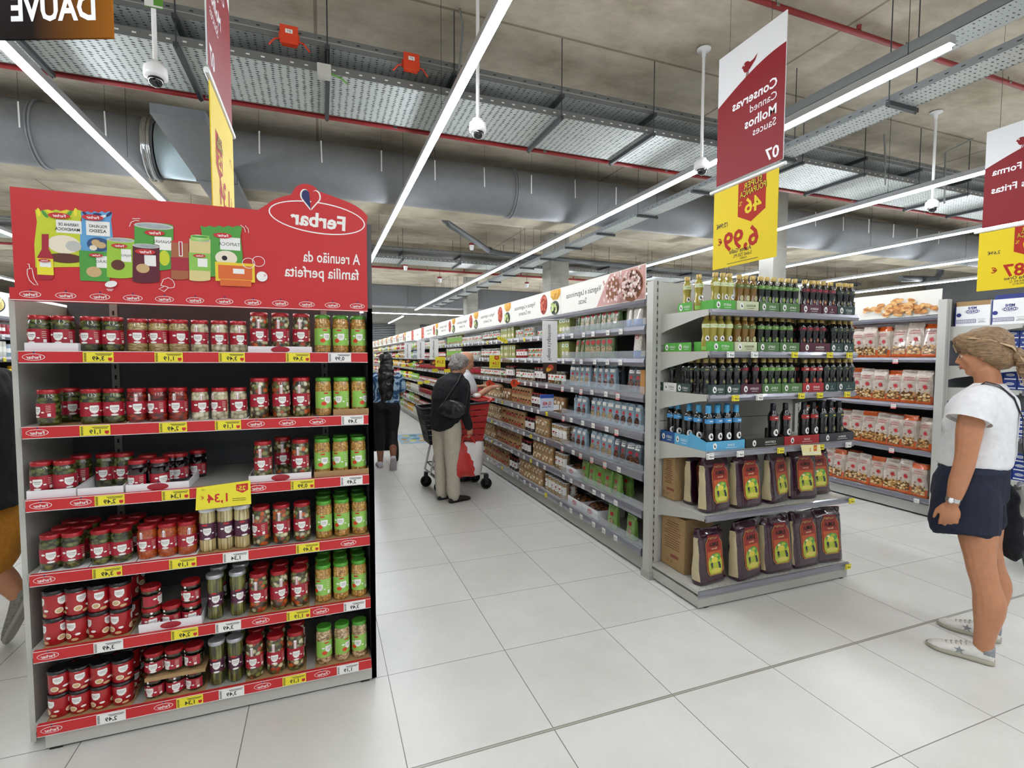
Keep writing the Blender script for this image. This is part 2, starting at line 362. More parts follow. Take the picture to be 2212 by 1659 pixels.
t = thing('rectangular_duct', 'dark grey flat rectangular duct passing below the big round duct', 'duct', (-1.27, 10, 3.9))
m = MB(); m.box(-1.54, -1.06, 6.03, 13.8, 3.93, 4.03, ductd); m.build('duct_body', t)
for yy in (8.05, 9.9, 11.7, 13.72): m = MB(); m.box(-1.55, -1.05, yy, yy+.03, 3.92, 4.035, ductd); m.build('seam_flange', t)
t = thing('box_duct', 'large flat dark grey duct box at the far end of the hall', 'duct', (4, 25.5, 4))
m = MB(); m.box(-6, 16, 25., 26., 4.0, 4.98, ductd); m.build('duct_body', t)
for xx in range(-5, 16, 3): m = MB(); m.box(xx, xx+.03, 24.98, 26.02, 3.98, 4.99, ductd); m.build('seam_flange', t)
# strip lights
ledm = M('led_diffuser', '#f4f8ff', .5, emit=LED); alu = M('lamp_housing', '#b8babb', .4, .5)
LX = [('far left', -8.66), ('left', -5.4), ('second left', -2.13), ('above the left aisle', 1.13), ('right beside the cable tray', 4.3), ('right of the big aisle sign', 7.58), ('second from right', 10.86), ('rightmost', 14.1)]
LX += [('outermost left', -11.95), ('outermost right', 17.4)]
for nm, x in LX:
    t = thing('strip_light', 'long white LED strip light hanging in the run %s' % nm, 'light', (x, 13.5, 3.85), 'LED strip lights over the aisles')
    m = MB(); y = 2.42
    while y < 24.5:
        m.box(x-.031, x+.031, y+.002, min(y+1.5, 24.6)-.002, 3.785, 3.808, ledm); y += 1.5
    m.build('diffuser', t)
    m = MB(); m.box(x-.035, x+.035, 2.4, 24.6, 3.809, 3.87, alu); m.build('housing', t)
    m = MB()
    for yy in (2.7, 4.95, 7.4, 10.6, 13.4, 17.2, 20.2, 23.4):
        m.tube([(x, yy, 3.871), (x, yy, 4.99)], .0025, black, 5)
    m.build('hanger_wire', t)
t = thing('strip_light', 'short white LED strip light far beyond the aisle end', 'light', (4.3, 31, 3.8), 'LED strip lights over the aisles')
m = MB(); m.box(4.26, 4.34, 28.7, 35, 3.785, 3.808, ledm); m.build('diffuser', t); m = MB(); m.box(4.26, 4.34, 28.7, 35, 3.809, 3.87, alu); m.build('housing', t); m = MB(); m.tube([(4.3, 31, 3.871), (4.3, 31, 4.995)], .004, black, 5); m.build('hanger_wire', t)
t = thing('strip_light', 'white LED strip light running crosswise at the far end', 'light', (4.8, 27, 3.8), 'LED strip lights over the aisles')
m = MB(); m.box(0, 12, 26.96, 27.04, 3.785, 3.808, ledm); m.build('diffuser', t); m = MB(); m.box(0, 12, 26.96, 27.04, 3.809, 3.86, alu); m.build('housing', t); m = MB(); m.tube([(6, 27, 3.861), (6, 27, 4.995)], .004, black, 5); m.build('hanger_wire', t)
# behind the camera the runs go on over the checkout zone
for x in (-2.13, 1.13, 4.3, 7.58):
    t = thing('strip_light', 'LED strip light over the checkout side at run %s' % {-2.13: 'one', 1.13: 'two', 4.3: 'three', 7.58: 'four'}[x], 'light', (x, -3, 3.85), 'LED strip lights over the checkout side')
    m = MB(); m.box(x-.031, x+.031, -6.5, .9, 3.785, 3.808, ledm); m.build('diffuser', t); m = MB(); m.box(x-.035, x+.035, -6.5, .9, 3.809, 3.87, alu); m.build('housing', t)
# perforated tray material
def perf_mat():
    m = M('perforated_sheet', '#b9c0bd', .45, .25); nt = m.node_tree; b = nt.nodes['Principled BSDF']
    tc = nt.nodes.new('ShaderNodeTexCoord'); outs = []
    for off, w_, h_ in ((.0, .05, .034), (.5, .034, .05)):
        mp = nt.nodes.new('ShaderNodeMapping'); mp.inputs['Location'].default_value = (off*.05, off*.05, 0); nt.links.new(tc.outputs['Object'], mp.inputs[0])
        br = nt.nodes.new('ShaderNodeTexVoronoi'); br.distance = 'MANHATTAN'; br.inputs['Scale'].default_value = 1; br.inputs['Randomness'].default_value = .15
        mp.inputs['Scale'].default_value = (15 if off == 0 else 27, 27 if off == 0 else 15, 1); nt.links.new(mp.outputs[0], br.inputs['Vector'])
        l = nt.nodes.new('ShaderNodeMath'); l.operation = 'LESS_THAN'; l.inputs[1].default_value = .36; nt.links.new(br.outputs['Distance'], l.inputs[0]); outs.append(l.outputs[0])
    mx = nt.nodes.new('ShaderNodeMix'); mx.data_type = 'RGBA'; nt.links.new(outs[0], mx.inputs[0]); mx.inputs[6].default_value = lin('#b9c0bd'); mx.inputs[7].default_value = lin('#262828')
    nt.links.new(mx.outputs[2], b.inputs['Base Color']); return m
perf = perf_mat(); railm = M('tray_rail', '#7d8182', .4, .6); brk = M('bracket_dark', '#4a4d50', .45, .6)
def tray(label, along, a0, a1, p0, p1, z_lo, z_hi, step, start, ptop=4.99):
    """two-level perforated cable tray; along='x' or 'y'"""
    mid = (a0+a1)/2; pm = (p0+p1)/2
    t = thing('cable_tray', label, 'cable tray', (mid, pm, z_lo) if along == 'x' else (pm, mid, z_lo))
    def bx(m, a, b, c, d, e, f_, mat):
        if along == 'x': m.box(a, b, c, d, e, f_, mat)
        else: m.box(c, d, a, b, e, f_, mat)
    m = MB(); bx(m, a0, a1, p0, p1, z_lo, z_lo+.004, perf); m.build('lower_tray_sheet', t)
    m = MB(); bx(m, a0, a1, p0-.003, p0, z_lo-.002, z_lo+.07, railm); bx(m, a0, a1, p0-.003, p0+.02, z_lo+.07, z_lo+.074, railm); bx(m, a0, a1, p1, p1+.003, z_lo-.002, z_lo+.07, railm)
    y = a0+.1
    while y < a1: bx(m, y, y+.03, p0-.0036, p0-.003, z_lo+.03, z_lo+.042, white); y += .12
    m.build('side_rail', t)
    m = MB(); bx(m, a0, a1, p0-.02, p1-.1, z_hi, z_hi+.004, perf); m.build('upper_tray_sheet', t)
    m = MB(); bx(m, a0, a1, p0-.024, p0-.02, z_hi-.002, z_hi+.1, railm); bx(m, a0, a1, p0-.03, p0, z_hi+.04, z_hi+.046, alu); bx(m, a0, a1, p1-.1, p1-.097, z_hi-.002, z_hi+.1, railm)
    y = a0+.15
    while y < a1: bx(m, y, y+.03, p0-.0246, p0-.024, z_hi+.065, z_hi+.075, ink); y += .17
    m.build('side_rail', t)
    m = MB()
    for k, cc in enumerate((p0+.12, p0+.17, p0+.21, p0+.3)): bx(m, a0, a1, cc, cc+.022, z_lo+.006, z_lo+.026, black)
    m.build('cables', t)
    k = 0; a = start
    while a < a1:
        m = MB(); bx(m, a-.02, a+.02, p0-.06, p1+.06, z_lo-.045, z_lo-.005, brk); m.build('cross_bracket', t)
        m = MB(); bx(m, a-.02, a+.02, p0-.08, p1-.04, z_hi-.045, z_hi-.005, brk); m.build('cross_bracket', t)
        for c in (p0-.045, p1+.045):
            m = MB(); P = (a, c) if along == 'x' else (c, a)
            m.tube([(*P, z_lo-.06), (*P, ptop)], .006, brk, 6); m.build('threaded_rod', t)
        a += step; k += 1
    return t
tray('perforated two-level cable tray crossing the hall in front of the sprinkler pipe', 'x', -12.2, 20.5, 5.15, 6.0, 4.18, 4.4, 1.2, -11.9)
tray('second perforated cable tray crossing the far part of the hall', 'x', -8, 20, 13.95, 14.75, 4.18, 4.4, 1.6, -7.5)
# tray along the aisle, passing just under the cross trays
def aisle_tray(x0, x1, y0, y1, label):
    t = thing('cable_tray', label, 'cable tray', ((x0+x1)/2, (y0+y1)/2, 4.0))
    m = MB(); m.box(x0, x1, y0, y1, 3.93, 3.934, perf); m.build('lower_tray_sheet', t)
    m = MB()
    for xx in (x0, x1): m.box(xx-.002, xx+.002, y0, y1, 3.928, 3.995, railm)
    m.build('side_rail', t)
    m = MB(); y = y0
    while y < y1: m.box(x0-.0026, x0-.002, y, y+.03, 3.955, 3.965, ink); y += .12
    m.build('rail_slots', t)
    k = 0; y = y0+.45
    while y < y1:
        m = MB(); m.box(x0-.05, x1+.05, y-.02, y+.02, 3.885, 3.924, brk); m.build('cross_bracket', t)
        top = 4.19 if (9.0 < y < 9.9 or 15.6 < y < 16.5) else 4.99
        if not (5.0 < y < 6.2 or 8.1 < y < 9. or 13.9 < y < 14.9):
            for xx in (x0-.035, x1+.035):
                m = MB(); m.tube([(xx, y, 3.87), (xx, y, top)], .005, brk, 6); m.build('threaded_rod', t)
        y += 1.33
    return t
aisle_tray(5.02, 5.33, 1.5, 24, 'long perforated cable tray following the right LED strip down the aisle')
t = thing('cable_ladder', 'dark steel cable channel above the long tray along the aisle', 'cable tray', (4.9, 12, 4.3))
m = MB(); m.box(4.86, 5.16, 1.5, 5.0, 4.20, 4.204, perf)
m.box(4.86, 4.864, 1.5, 5.0, 4.2, 4.3, railm); m.box(5.16, 5.164, 1.5, 5.0, 4.2, 4.3, railm); m.build('channel', t)
m = MB()
for k, xx in enumerate((4.92, 4.97, 5.03)): m.tube([(xx, 1.5, 4.225), (xx, 5.0, 4.225)], .013, black, 6)
m.build('cables', t)
# sprinkler pipes
def pipe_x(y, z, x0, x1, r, label):
    t = thing('sprinkler_pipe', label, 'pipe', ((x0+x1)/2, y, z), 'red sprinkler pipes')
    m = MB(); m.tube([(x0, y, z), (x1, y, z)], r, redpipe, 12); m.build('pipe', t)
    x = x0+.8
    while x < x1:
        m = MB(); m.lathe([(.022, 0), (.022, .05), (.03, .055), (.03, .07)], redpipe, 8, (x, y, z+r)); m.build('sprinkler_head', t)
        m = MB(); m.tube([(x+.75, y, z+r), (x+.75, y, 4.99)], .005, brk, 5); m.lathe([(r+.006, -.015), (r+.006, .015)], steel, 8, (x+.75, y, z)); m.build('pipe_hanger', t)
        x += 1.9
    return t
pipe_x(6.12, 4.2, -14, 22, .026, 'red sprinkler pipe along the rear edge of the perforated tray')
pipe_x(3.82, 4.92, 2.6, 11, .028, 'thick red sprinkler pipe close under the ceiling at upper right')
pipe_x(15.35, 4.16, -8, 20, .03, 'red sprinkler pipe crossing the far half of the hall')
pipe_x(26.2, 4.2, -5, 16, .03, 'thin red pipe near the far end wall')
# white hanging rods in front of the duct
k = 0
for px, py in ((41, 250), (228, 270), (560, 310), (695, 330), (824, 350), (940, 370), (1047, 385), (1148, 400), (1243, 410), (1331, 425), (1762, 475), (1822, 485), (1877, 490), (1930, 500), (1981, 510), (2028, 515)):
    p = on(px, py, 1, 8.05)
    m = MB(); m.tube([(p.x, 8.05, 4.56 if False else p.z-.14), (p.x+random.uniform(-.01, .01), 8.05, p.z+.17)], .009, white2, 6)
    m.tube([(p.x, 8.05, p.z+.17), (p.x, 8.05, 4.995)], .0018, black, 4)
    o = m.build('hanging_rod'); tagt(o, 'thin white rod on a wire before the round duct, %s from left' % nth(k), 'rod', 'white hanging rods before the duct'); k += 1
# dark waste pipe
t = thing('drain_pipe', 'dark grey drain pipe with elbows under the ceiling beyond the duct', 'pipe', (3, 11, 4.3))
dp = M('drain_grey', '#4b4f52', .5)
m = MB(); m.tube([(2.35, 10.2, 4.95), (2.35, 10.2, 4.4), (2.5, 10.35, 4.28), (4.1, 12.6, 4.3), (4.6, 12.9, 4.3), (9.5, 13.0, 4.26)], .065, dp, 10); m.build('pipe', t)
m = MB()
for c in ((2.42, 10.27, 4.35), (4.15, 12.63, 4.3)): m.ellip(c, (.09, .09, .09), dp)
m.build('elbow', t)
t = thing('drain_pipe', 'dark drain pipe dropping then turning at right beyond the duct', 'pipe', (17, 10, 4.3))
m = MB(); m.tube([(18.2, 10.2, 4.95), (18.2, 10.2, 4.2), (18.0, 10.2, 4.0), (16.5, 10.3, 3.95)], .09, dp, 10); m.build('pipe', t)
# smoke/heat lamps
for i, (px, py) in enumerate(((876, 575), (950, 602), (1019, 530), (1138, 613), (1441, 600), (1570, 572))):
    y = 15.0 if i != 2 else 12.5
    p = on(px, py, 1, y)
    t = thing('ceiling_sensor', 'small white sensor with red base high above, %s from left' % nth(i), 'sensor', (p.x, y, p.z), 'white sensors hanging far back')
    m = MB(); m.lathe([(.03, -.12), (.05, -.1), (.06, 0)], white2, 12, (p.x, y, p.z)); m.build('cup', t)
    m = MB(); m.lathe([(.07, 0), (.07, .05)], redpipe, 12, (p.x, y, p.z)); m.tube([(p.x, y, p.z+.05), (p.x, y, 4.19)], .006, brk, 5); m.build('base', t)
# dome cameras
dome = M('camera_dome_dark', '#141618', .06, coat=1.)
for i, (px, top) in enumerate(((337, 1), (1032, 1), (1515, 1), (2013, 1))):
    r = {337: -1.2, 1032: 1.42, 1515: 4.03, 2013: 8.1}[px]; p = on(px, {337: 180, 1032: 292, 1515: 362, 2013: 447}[px], 1, 4.7); x = p.x; z = 3.66
    t = thing('dome_camera', 'white dome camera on a pole from the ceiling, %s from left' % nth(i), 'camera', (x, 4.7, 4.99), 'dome cameras on poles')
    m = MB(); m.tube([(x, 4.7, z+.12), (x, 4.7, 4.985)], .017, white2, 12); m.build('pole', t)
    m = MB(); m.lathe([(.02, 4.90), (.025, 4.965), (.075, 4.97), (.075, 4.985)], white2, 20, (x, 4.7, 0)); m.build('ceiling_flange', t)
    m = MB(); m.lathe([(.055, z), (.078, z+.01), (.082, z+.03), (.078, z+.085), (.06, z+.1), (.05, z+.125), (.02, z+.13)], white2, 24, (x, 4.7, 0)); m.build('housing', t)
    m = MB(); m.ellip((x+.002, 4.692, z-.006), (.054, .054, .056), dome, 20, 12); m.build('lens_dome', t)
# conduits
for i, pts in enumerate((((1910, 290), (1912, 330), (1912, 400)), ((2040, 440), (2042, 330), (2120, 290)), ((990, 0), (1000, 60), (992, 150)))):
    P = [on(a, b, 1, 5.06) for a, b in pts]; P[0].z = max(P[0].z, P[0].z)
    m = MB(); m.tube(P, .012, steel, 8); o = m.build('electrical_conduit'); tagt(o, ['bent grey conduit above the right cable tray', 'grey conduit left of the rightmost aisle sign', 'grey conduit beside the middle strip light'][i], 'conduit')
# orange fire-alarm junction boxes
for i, (px, py) in enumerate(((625, 82), (887, 139))):
    p = on(px, py, 1, 5.1); x, z = p.x, p.z
    t = thing('junction_box', ['orange junction box on the tray edge, nearer the left sign', 'orange junction box on the tray edge, nearer the middle lamp'][i], 'junction box', (x, 5.1, z-.07), 'orange junction boxes on the cable tray')
    m = MB(); m.box(x-.065, x+.065, 5.06, 5.12, z-.07, z+.07, orange); m.box(x-.075, x+.075, 5.045, 5.06, z-.078, z+.078, orange); m.build('enclosure', t)
    m = MB(); fr = F_front(x, 5.045, z); m.rect(-.03, .01, .03, .045, fr, white, 1); m.text('JPT', 0, .027, .018, fr, ink); m.build('sticker', t)
    m = MB()
    for s_ in (-1, 1): m.tube([(x+s_*.066, 5.09, z-.02), (x+s_*.12, 5.1, z-.03), (x+s_*.17, 5.1, z-.09)], .008, orange, 6); m.box(x+s_*.066, x+s_*.085, 5.07, 5.11, z-.04, z+.02, orange)
    m.build('cable_gland', t)
p = on(700, 160, 1, 5.13)
t = thing('junction_box', 'grey junction box on the lower tray rail between the orange boxes', 'junction box', (p.x, 5.13, p.z-.05))
m = MB(); m.box(p.x-.06, p.x+.06, 5.06, 5.14, p.z-.05, p.z+.06, lgrey); m.build('enclosure', t)
m = MB(); m.tube([(p.x+.06, 5.1, p.z), (p.x+.16, 5.1, p.z-.03), (p.x+.2, 5.13, p.z-.05)], .008, green, 6); m.build('green_wire', t)
# ============================================================ people
skin = M('skin_tan', '#b9805e', .5, sss=.12, noise=(30, .07)); skinp = M('skin_pale', '#c9987c', .5, sss=.12, noise=(30, .07)); skind = M('skin_brown', '#8c5c42', .5, sss=.1, noise=(30, .08))
def fuse(mb, name, parent, voxel=.008, sm=6, mat=None):
    """joins overlapping volumes into one continuous skin"""
    me = bpy.data.meshes.new('f'); me.from_pydata(mb.v, [], mb.f); me.update(); bm = bmesh.new(); bm.from_mesh(me); bmesh.ops.recalc_face_normals(bm, faces=bm.faces); bm.to_mesh(me); bm.free()
    o = bpy.data.objects.new('f', me); COL.objects.link(o)
    r = o.modifiers.new('r', 'REMESH'); r.mode = 'VOXEL'; r.voxel_size = voxel
    if sm: s_ = o.modifiers.new('s', 'SMOOTH'); s_.factor = .5; s_.iterations = sm
    dg = bpy.context.evaluated_depsgraph_get(); n = bpy.data.meshes.new_from_object(o.evaluated_get(dg)); n.name = name
    bpy.data.objects.remove(o); bpy.data.meshes.remove(me)
    n.materials.clear(); n.materials.append(mat or mb.mats[0]); n.polygons.foreach_set('use_smooth', [True]*len(n.polygons)); n.polygons.foreach_set('material_index', [0]*len(n.polygons))
    q = bpy.data.objects.new(name, n); COL.objects.link(q); q.parent = parent; OFF[q.name] = Vector((0, 0, 0)); return q
def V3(*a): return Vector(a)
def limb(m, pts, rad, mat, n=12, sub=4, flat=1.):
    """smooth tapered limb through the joints"""
    P, R_ = [], []
    pts = [Vector(p) for p in pts]; k = len(pts)
    for i in range(k-1):
        p0, p1, p2, p3 = pts[max(i-1, 0)], pts[i], pts[i+1], pts[min(i+2, k-1)]
        for j in range(sub):
            t = j/sub; t2, t3 = t*t, t*t*t
            P.append(.5*((2*p1)+(p2-p0)*t+(2*p0-5*p1+4*p2-p3)*t2+(3*p1-p0-3*p2+p3)*t3)); R_.append(rad[i]+(rad[i+1]-rad[i])*(t2*(3-2*t)))
    P.append(pts[-1]); R_.append(rad[-1]); m.tube(P, R_, mat, n, flat); m.ellip(P[0], (R_[0]*.98,)*3, mat, 10, 8); m.ellip(P[-1], (R_[-1]*.98,)*3, mat, 10, 8)
def hand(m, w, d, nrm, side, curl=.5, mat=None, s_=1., spread=.1):
    """palm with five unequal jointed fingers; d along the hand, nrm = out of the palm's back, side=+1 puts the thumb along across"""
    d = Vector(d).normalized(); nrm = (Vector(nrm)-d*Vector(nrm).dot(d)).normalized(); ac = d.cross(nrm)*side; w = Vector(w)
    R_ = Matrix((d, ac, nrm)).transposed()
    m.ellip(w+d*.045*s_, (.052*s_, .041*s_, .016*s_), mat, 14, 8, R_); m.ellip(w+d*.01*s_, (.03*s_, .027*s_, .02*s_), mat, 10, 8, R_); m.ellip(w+d*.03*s_+ac*.026*s_-nrm*.006, (.03*s_, .017*s_, .017*s_), mat, 10, 8, R_)
    for i, (off, ln, st) in enumerate(((.03, .068, .076), (.0105, .077, .081), (-.0095, .07, .079), (-.028, .054, .071))):
        p = w+d*st*s_+ac*off*s_; a = -.15-curl*.35; seg = [ln*.45, ln*.3, ln*.25]; pts = [p-d*.018*s_, p]; dd = (d+ac*(off*spread/.03)).normalized()
        for q in range(3):
            v = dd*math.cos(a)+nrm*math.sin(a); p = p+v*seg[q]*s_; pts.append(p); a -= curl*.9
        m.tube(pts, [.0085*s_, .0088*s_, .0084*s_, .0078*s_, .0062*s_], mat, 8); m.ellip(pts[-1], (.0063*s_,)*3, mat, 8, 6)
    p = w+d*.022*s_+ac*.03*s_; dd = (d*.75+ac*.62-nrm*.25).normalized(); pts = [p, p+dd*.032*s_]; dd = (d*.95+ac*.2-nrm*.3).normalized(); pts += [pts[-1]+dd*.026*s_, pts[-1]+dd*.046*s_]
    m.tube(pts, [.014*s_, .0105*s_, .0095*s_, .0072*s_], mat, 8); m.ellip(pts[-1], (.0073*s_,)*3, mat, 8, 6)
def head(m, c, mat, tilt=0., yaw=0., s_=1., nose=.022):
    R_ = Matrix.Rotation(yaw, 3, 'Z')@Matrix.Rotation(tilt, 3, 'Y'); c = Vector(c)
    def E(p, r, nu=14, nv=10): m.ellip(c+R_@(Vector(p)*s_), Vector(r)*s_, mat, nu, nv, R_)
    E((-.012, 0, .03), (.098, .077, .088), 22, 16); E((.02, 0, -.03), (.066, .06, .075), 18, 12); E((.052, 0, -.082), (.03, .033, .024)); E((.03, 0, -.07), (.05, .05, .034)); E((.062, 0, .03), (.024, .052, .03)); E((.07, 0, -.004), (.02, .04, .022))
    E((.085, 0, -.047), (.014, .023, .006)); E((.083, 0, -.057), (.013, .02, .007)); E((.055, .034, -.02), (.022, .02, .024)); E((.055, -.034, -.02), (.022, .02, .024))
    m.tube([c+R_@(Vector(q)*s_) for q in ((.078, 0, .02), (.092, 0, -.002), (.082+nose, 0, -.022), (.086, 0, -.032))], [.008*s_, .0095*s_, .0125*s_, .009*s_], mat, 8)
    E((.087, .011, -.027), (.009, .007, .006)); E((.087, -.011, -.027), (.009, .007, .006))
    for k in (-1, 1): m.ellip(c+R_@(Vector((-.008, k*.077, -.008))*s_), Vector((.018, .008, .03))*s_, mat, 10, 8, R_@Matrix.Rotation(.2, 3, 'Y')); m.ellip(c+R_@(Vector((-.004, k*.073, -.024))*s_), Vector((.01, .009, .012))*s_, mat, 8, 6, R_)
    return R_
def eyes(par, c, R_, s_=1., nm=''):
    ew = M('eye_white', '#bdb5ac', .4, spec=.2); ei = M('eye_iris', '#3a2a1e', .2); br_ = M('eyebrow', '#5a4330', .8); lip = M('lip_rose', '#a35a50', .45)
    for k in (-1, 1):
        m = MB(); p = Vector(c)+R_@(Vector((.0755, k*.0265, .004))*s_); m.ellip(p, Vector((.0088, .0115, .006))*s_, ew, 12, 8, R_); m.ellip(p+R_@Vector((.0065, 0, 0))*s_, Vector((.0052, .0058, .0058))*s_, ei, 10, 8, R_); m.build('eye', par)
        m = MB(); m.tube([Vector(c)+R_@(Vector(q)*s_) for q in ((.083, k*.016, .024), (.084, k*.032, .031), (.074, k*.05, .026))], [.003, .0035, .002], br_, 6); m.build('eyebrow', par)
    m = MB(); m.tube([Vector(c)+R_@(Vector(q)*s_) for q in ((.088, .021, -.053), (.0975, .008, -.0495), (.0975, -.008, -.0495), (.088, -.021, -.053))], [.002, .0045, .0045, .002], lip, 6); m.tube([Vector(c)+R_@(Vector(q)*s_) for q in ((.088, .018, -.055), (.096, 0, -.059), (.088, -.018, -.055))], [.002, .005, .002], lip, 6); m.build('lips', par)
def sneaker(par, p, yaw, pitch=0., mat=None, sole=None, L_=.27, accent=None, name='shoe', lace=None, star=False):
    """p = heel point on the ground, toe along +x turned by yaw, pitch lifts the heel"""
    R_ = Matrix.Rotation(yaw, 3, 'Z')@Matrix.Rotation(pitch, 3, 'Y'); p = Vector(p); m = MB()
    def T(q): return p+R_@Vector(q)
    def loft(secs, mt, nm, ex=2.4):
        q = MB(); v = []; n = 16
        for (x, hw, z0, z1, yo) in secs:
            for i in range(n): a = 2*PI*i/n; ca, sa = math.cos(a), math.sin(a); v.append(T((x, yo+hw*math.copysign(abs(ca)**(2/ex), ca), (z0+z1)/2+(z1-z0)/2*math.copysign(abs(sa)**(2/ex), sa))))
        k = len(secs); q.add(v, [(j*n+i, j*n+(i+1) % n, (j+1)*n+(i+1) % n, (j+1)*n+i) for j in range(k-1) for i in range(n)]+[tuple(range(n))[::-1], tuple(range((k-1)*n, k*n))], mt, True); return q
    s = L_/.27
    sec = [(-.005, .022, .012, .06, 0), (.01, .033, .01, .085, 0), (.05, .037, .01, .088, 0), (.09, .037, .01, .078, 0), (.13, .04, .01, .066, .002), (.17, .044, .01, .055, .004), (.21, .045, .01, .046, .004), (.245, .036, .01, .038, .002), (.268, .018, .012, .028, 0)]
    up = loft([(a*s, b, c, d, e) for a, b, c, d, e in sec], mat, 'u').build('upper', par)
    so = [(-.01, .02, .0, .024, 0), (.005, .037, 0, .026, 0), (.06, .041, 0, .026, 0), (.12, .042, 0, .025, .001), (.18, .049, 0, .025, .004), (.23, .046, 0, .025, .003), (.262, .031, .002, .024, 0), (.277, .012, .006, .02, 0)]
    loft([(a*s, b, c, d, e) for a, b, c, d, e in so], sole or white2, 's', 4).build('sole', par)
    if accent: 
        q = loft([(-.008*s, .025, .04, .088, 0), (.012, .0345, .03, .09, 0), (.035, .037, .035, .09, 0)], accent, 'h'); q.build('heel_tab', par)
    if star:
        q = MB()
        for sd_ in (1, -1):
            pts = []
            for k in range(10): r_ = (.024 if k % 2 == 0 else .010); a = PI/2+2*PI*k/10; pts.append(T((.125+r_*math.cos(a), sd_*(.0435), .042+r_*math.sin(a)*.9)))
            q.add(pts+[T((.125, sd_*.0445, .042))], [(i, (i+1) % 10, 10) for i in range(10)], accent)
        q.build('side_patch', par)
    if lace:
        q = MB()
        for k in range(5): x = .1+.019*k; z = .083-.0065*k-.006; q.tube([T((x, -.022, z-.004)), T((x+.006, 0, z+.004)), T((x, .022, z-.004))], .0022, lace, 6)
        q.build('laces', par)
def strands(par, name, paths, rad, mat):
    m = MB()
    for P in paths: m.tube(P, [rad*.5]+[rad]*(len(P)-2)+[rad*.4], mat, 5)
    m.build(name, par)
def cap(m, c, R_, rx, ry, rz, mat, a0=-.5, fx=None, n=28):
    """hair shell over the skull, cut away around the face by fx(x,z)"""
    v, f = [], []; nu, nv = n, 18
    for j in range(nv+1):
        t = PI*j/nv-PI/2
        for i in range(nu): a = 2*PI*i/nu; v.append(Vector((rx*math.cos(t)*math.cos(a), ry*math.cos(t)*math.sin(a), rz*math.sin(t))))
    for j in range(nv):
        for i in range(nu):
            q = [j*nu+i, j*nu+(i+1) % nu, (j+1)*nu+(i+1) % nu, (j+1)*nu+i]; cc = sum((v[k] for k in q), Vector((0, 0, 0)))/4
            if fx(cc.x, cc.y, cc.z): f.append(tuple(q))
    m.add([Vector(c)+R_@p for p in v], f, mat, True)
def cloth_noise(o, s_=.012, sc=9., seed=0):
    from mathutils import noise
    me = o.data; nn = [n.vector.copy() for n in me.vertex_normals]; co = []
    for v, n_ in zip(me.vertices, nn):
        k = noise.noise(Vector((v.co.x*sc+seed, v.co.y*sc, v.co.z*sc*.8)))+.5*noise.noise(Vector((v.co.x*sc*2.3+seed, v.co.y*sc*2.3, v.co.z*sc*2.3)))
        co += list(v.co+n_*(k*s_))
    me.vertices.foreach_set('co', co); me.update()
# -------------------------------------------------- woman at right
W = thing('person', 'woman with tied-back fair hair, white top and navy shorts looking at shelves', 'person', (3.262, 1.53, 0)); OFF[W.name] = Vector((0, 0, 0)); W.rotation_euler.z = math.radians(111)
m = MB()
for k, kx in ((1, .0), (-1, .0)):
    y = .15*k
    limb(m, [(.005+kx, y, .06), (.0+kx, y, .12), (-.012+kx, y, .3), (.008+kx, y*.97, .40), (.03+kx, y*.95, .5), (.05, y*.85, .66), (.075, y*.7, .86)], [.038, .042, .066, .058, .062, .082, .098], skin, 14)
m.rings([(.085, 0, .8, .11, .16), (.08, 0, .92, .125, .175), (.075, 0, 1.0, .115, .16), (.07, 0, 1.1, .11, .15), (.065, 0, 1.2, .125, .165), (.06, 0, 1.3, .12, .17), (.05, 0, 1.36, .085, .145), (.045, 0, 1.4, .06, .085)], skin)
limb(m, [(.045, 0, 1.34), (.05, 0, 1.42), (.062, 0, 1.48)], [.062, .055, .054], skin, 14)
hc = (.078, 0, 1.56); HR = head(m, hc, skin, .2, 0, 1.0)
limb(m, [(.075, .185, 1.315), (.088, .215, 1.2), (.098, .235, 1.03), (.115, .245, .93), (.135, .25, .81)], [.058, .055, .044, .042, .029], skin, 14)
limb(m, [(.05, -.185, 1.315), (.03, -.23, 1.2), (.0, -.25, 1.03), (.06, -.25, .95), (.12, -.22, .92)], [.058, .055, .044, .04, .029], skin, 14)
hand(m, (.138, .252, .8), (.1, -.02, -1), (0, 1, 0), 1, .62, skin, 1.05); hand(m, (.125, -.217, .918), (.7, .4, -.4), (0, 0, 1), 1, .8, skin)
fuse(m, 'body', W, .0052, 4)
eyes(W, hc, HR)
m = MB(); tw = M('top_white_cotton', '#e4e5e7', .8, noise=(35, .05, .25))
m.rings([(.098, 0, .972, .14, .178), (.092, 0, .987, .15, .184), (.084, 0, 1.05, .152, .182), (.075, 0, 1.14, .146, .178), (.075, 0, 1.2, .15, .185), (.07, 0, 1.27, .146, .19), (.058, 0, 1.33, .125, .19), (.05, 0, 1.372, .09, .16), (.045, 0, 1.395, .07, .1), (.045, 0, 1.41, .06, .068)], tw, 32)
m.ellip((.165, .06, 1.19), (.06, .075, .065), tw); m.ellip((.165, -.06, 1.19), (.06, .075, .065), tw)
for k in (1, -1):
    m.tube([(.055, .1*k, 1.345), (.065, .16*k, 1.33), (.08, .205*k, 1.285), (.09, .228*k, 1.245)], [.06, .074, .08, .084], tw, 18)
o = fuse(m, 'top', W, .0075, 5); cloth_noise(o, .008, 8, 3)
m = MB(); m.tube([(.086, .222, 1.262), (.092, .236, 1.228)], [.0845, .09], tw, 24, caps=False); m.build('sleeve_cuff', W)
sh = M('shorts_navy', '#151c30', .85, noise=(60, .15, .2)); m = MB()
m.rings([(.1, 0, .8, .155, .212), (.1, 0, .9, .152, .21), (.09, 0, .96, .14, .19), (.088, 0, 1.0, .133, .176)], sh, 30)
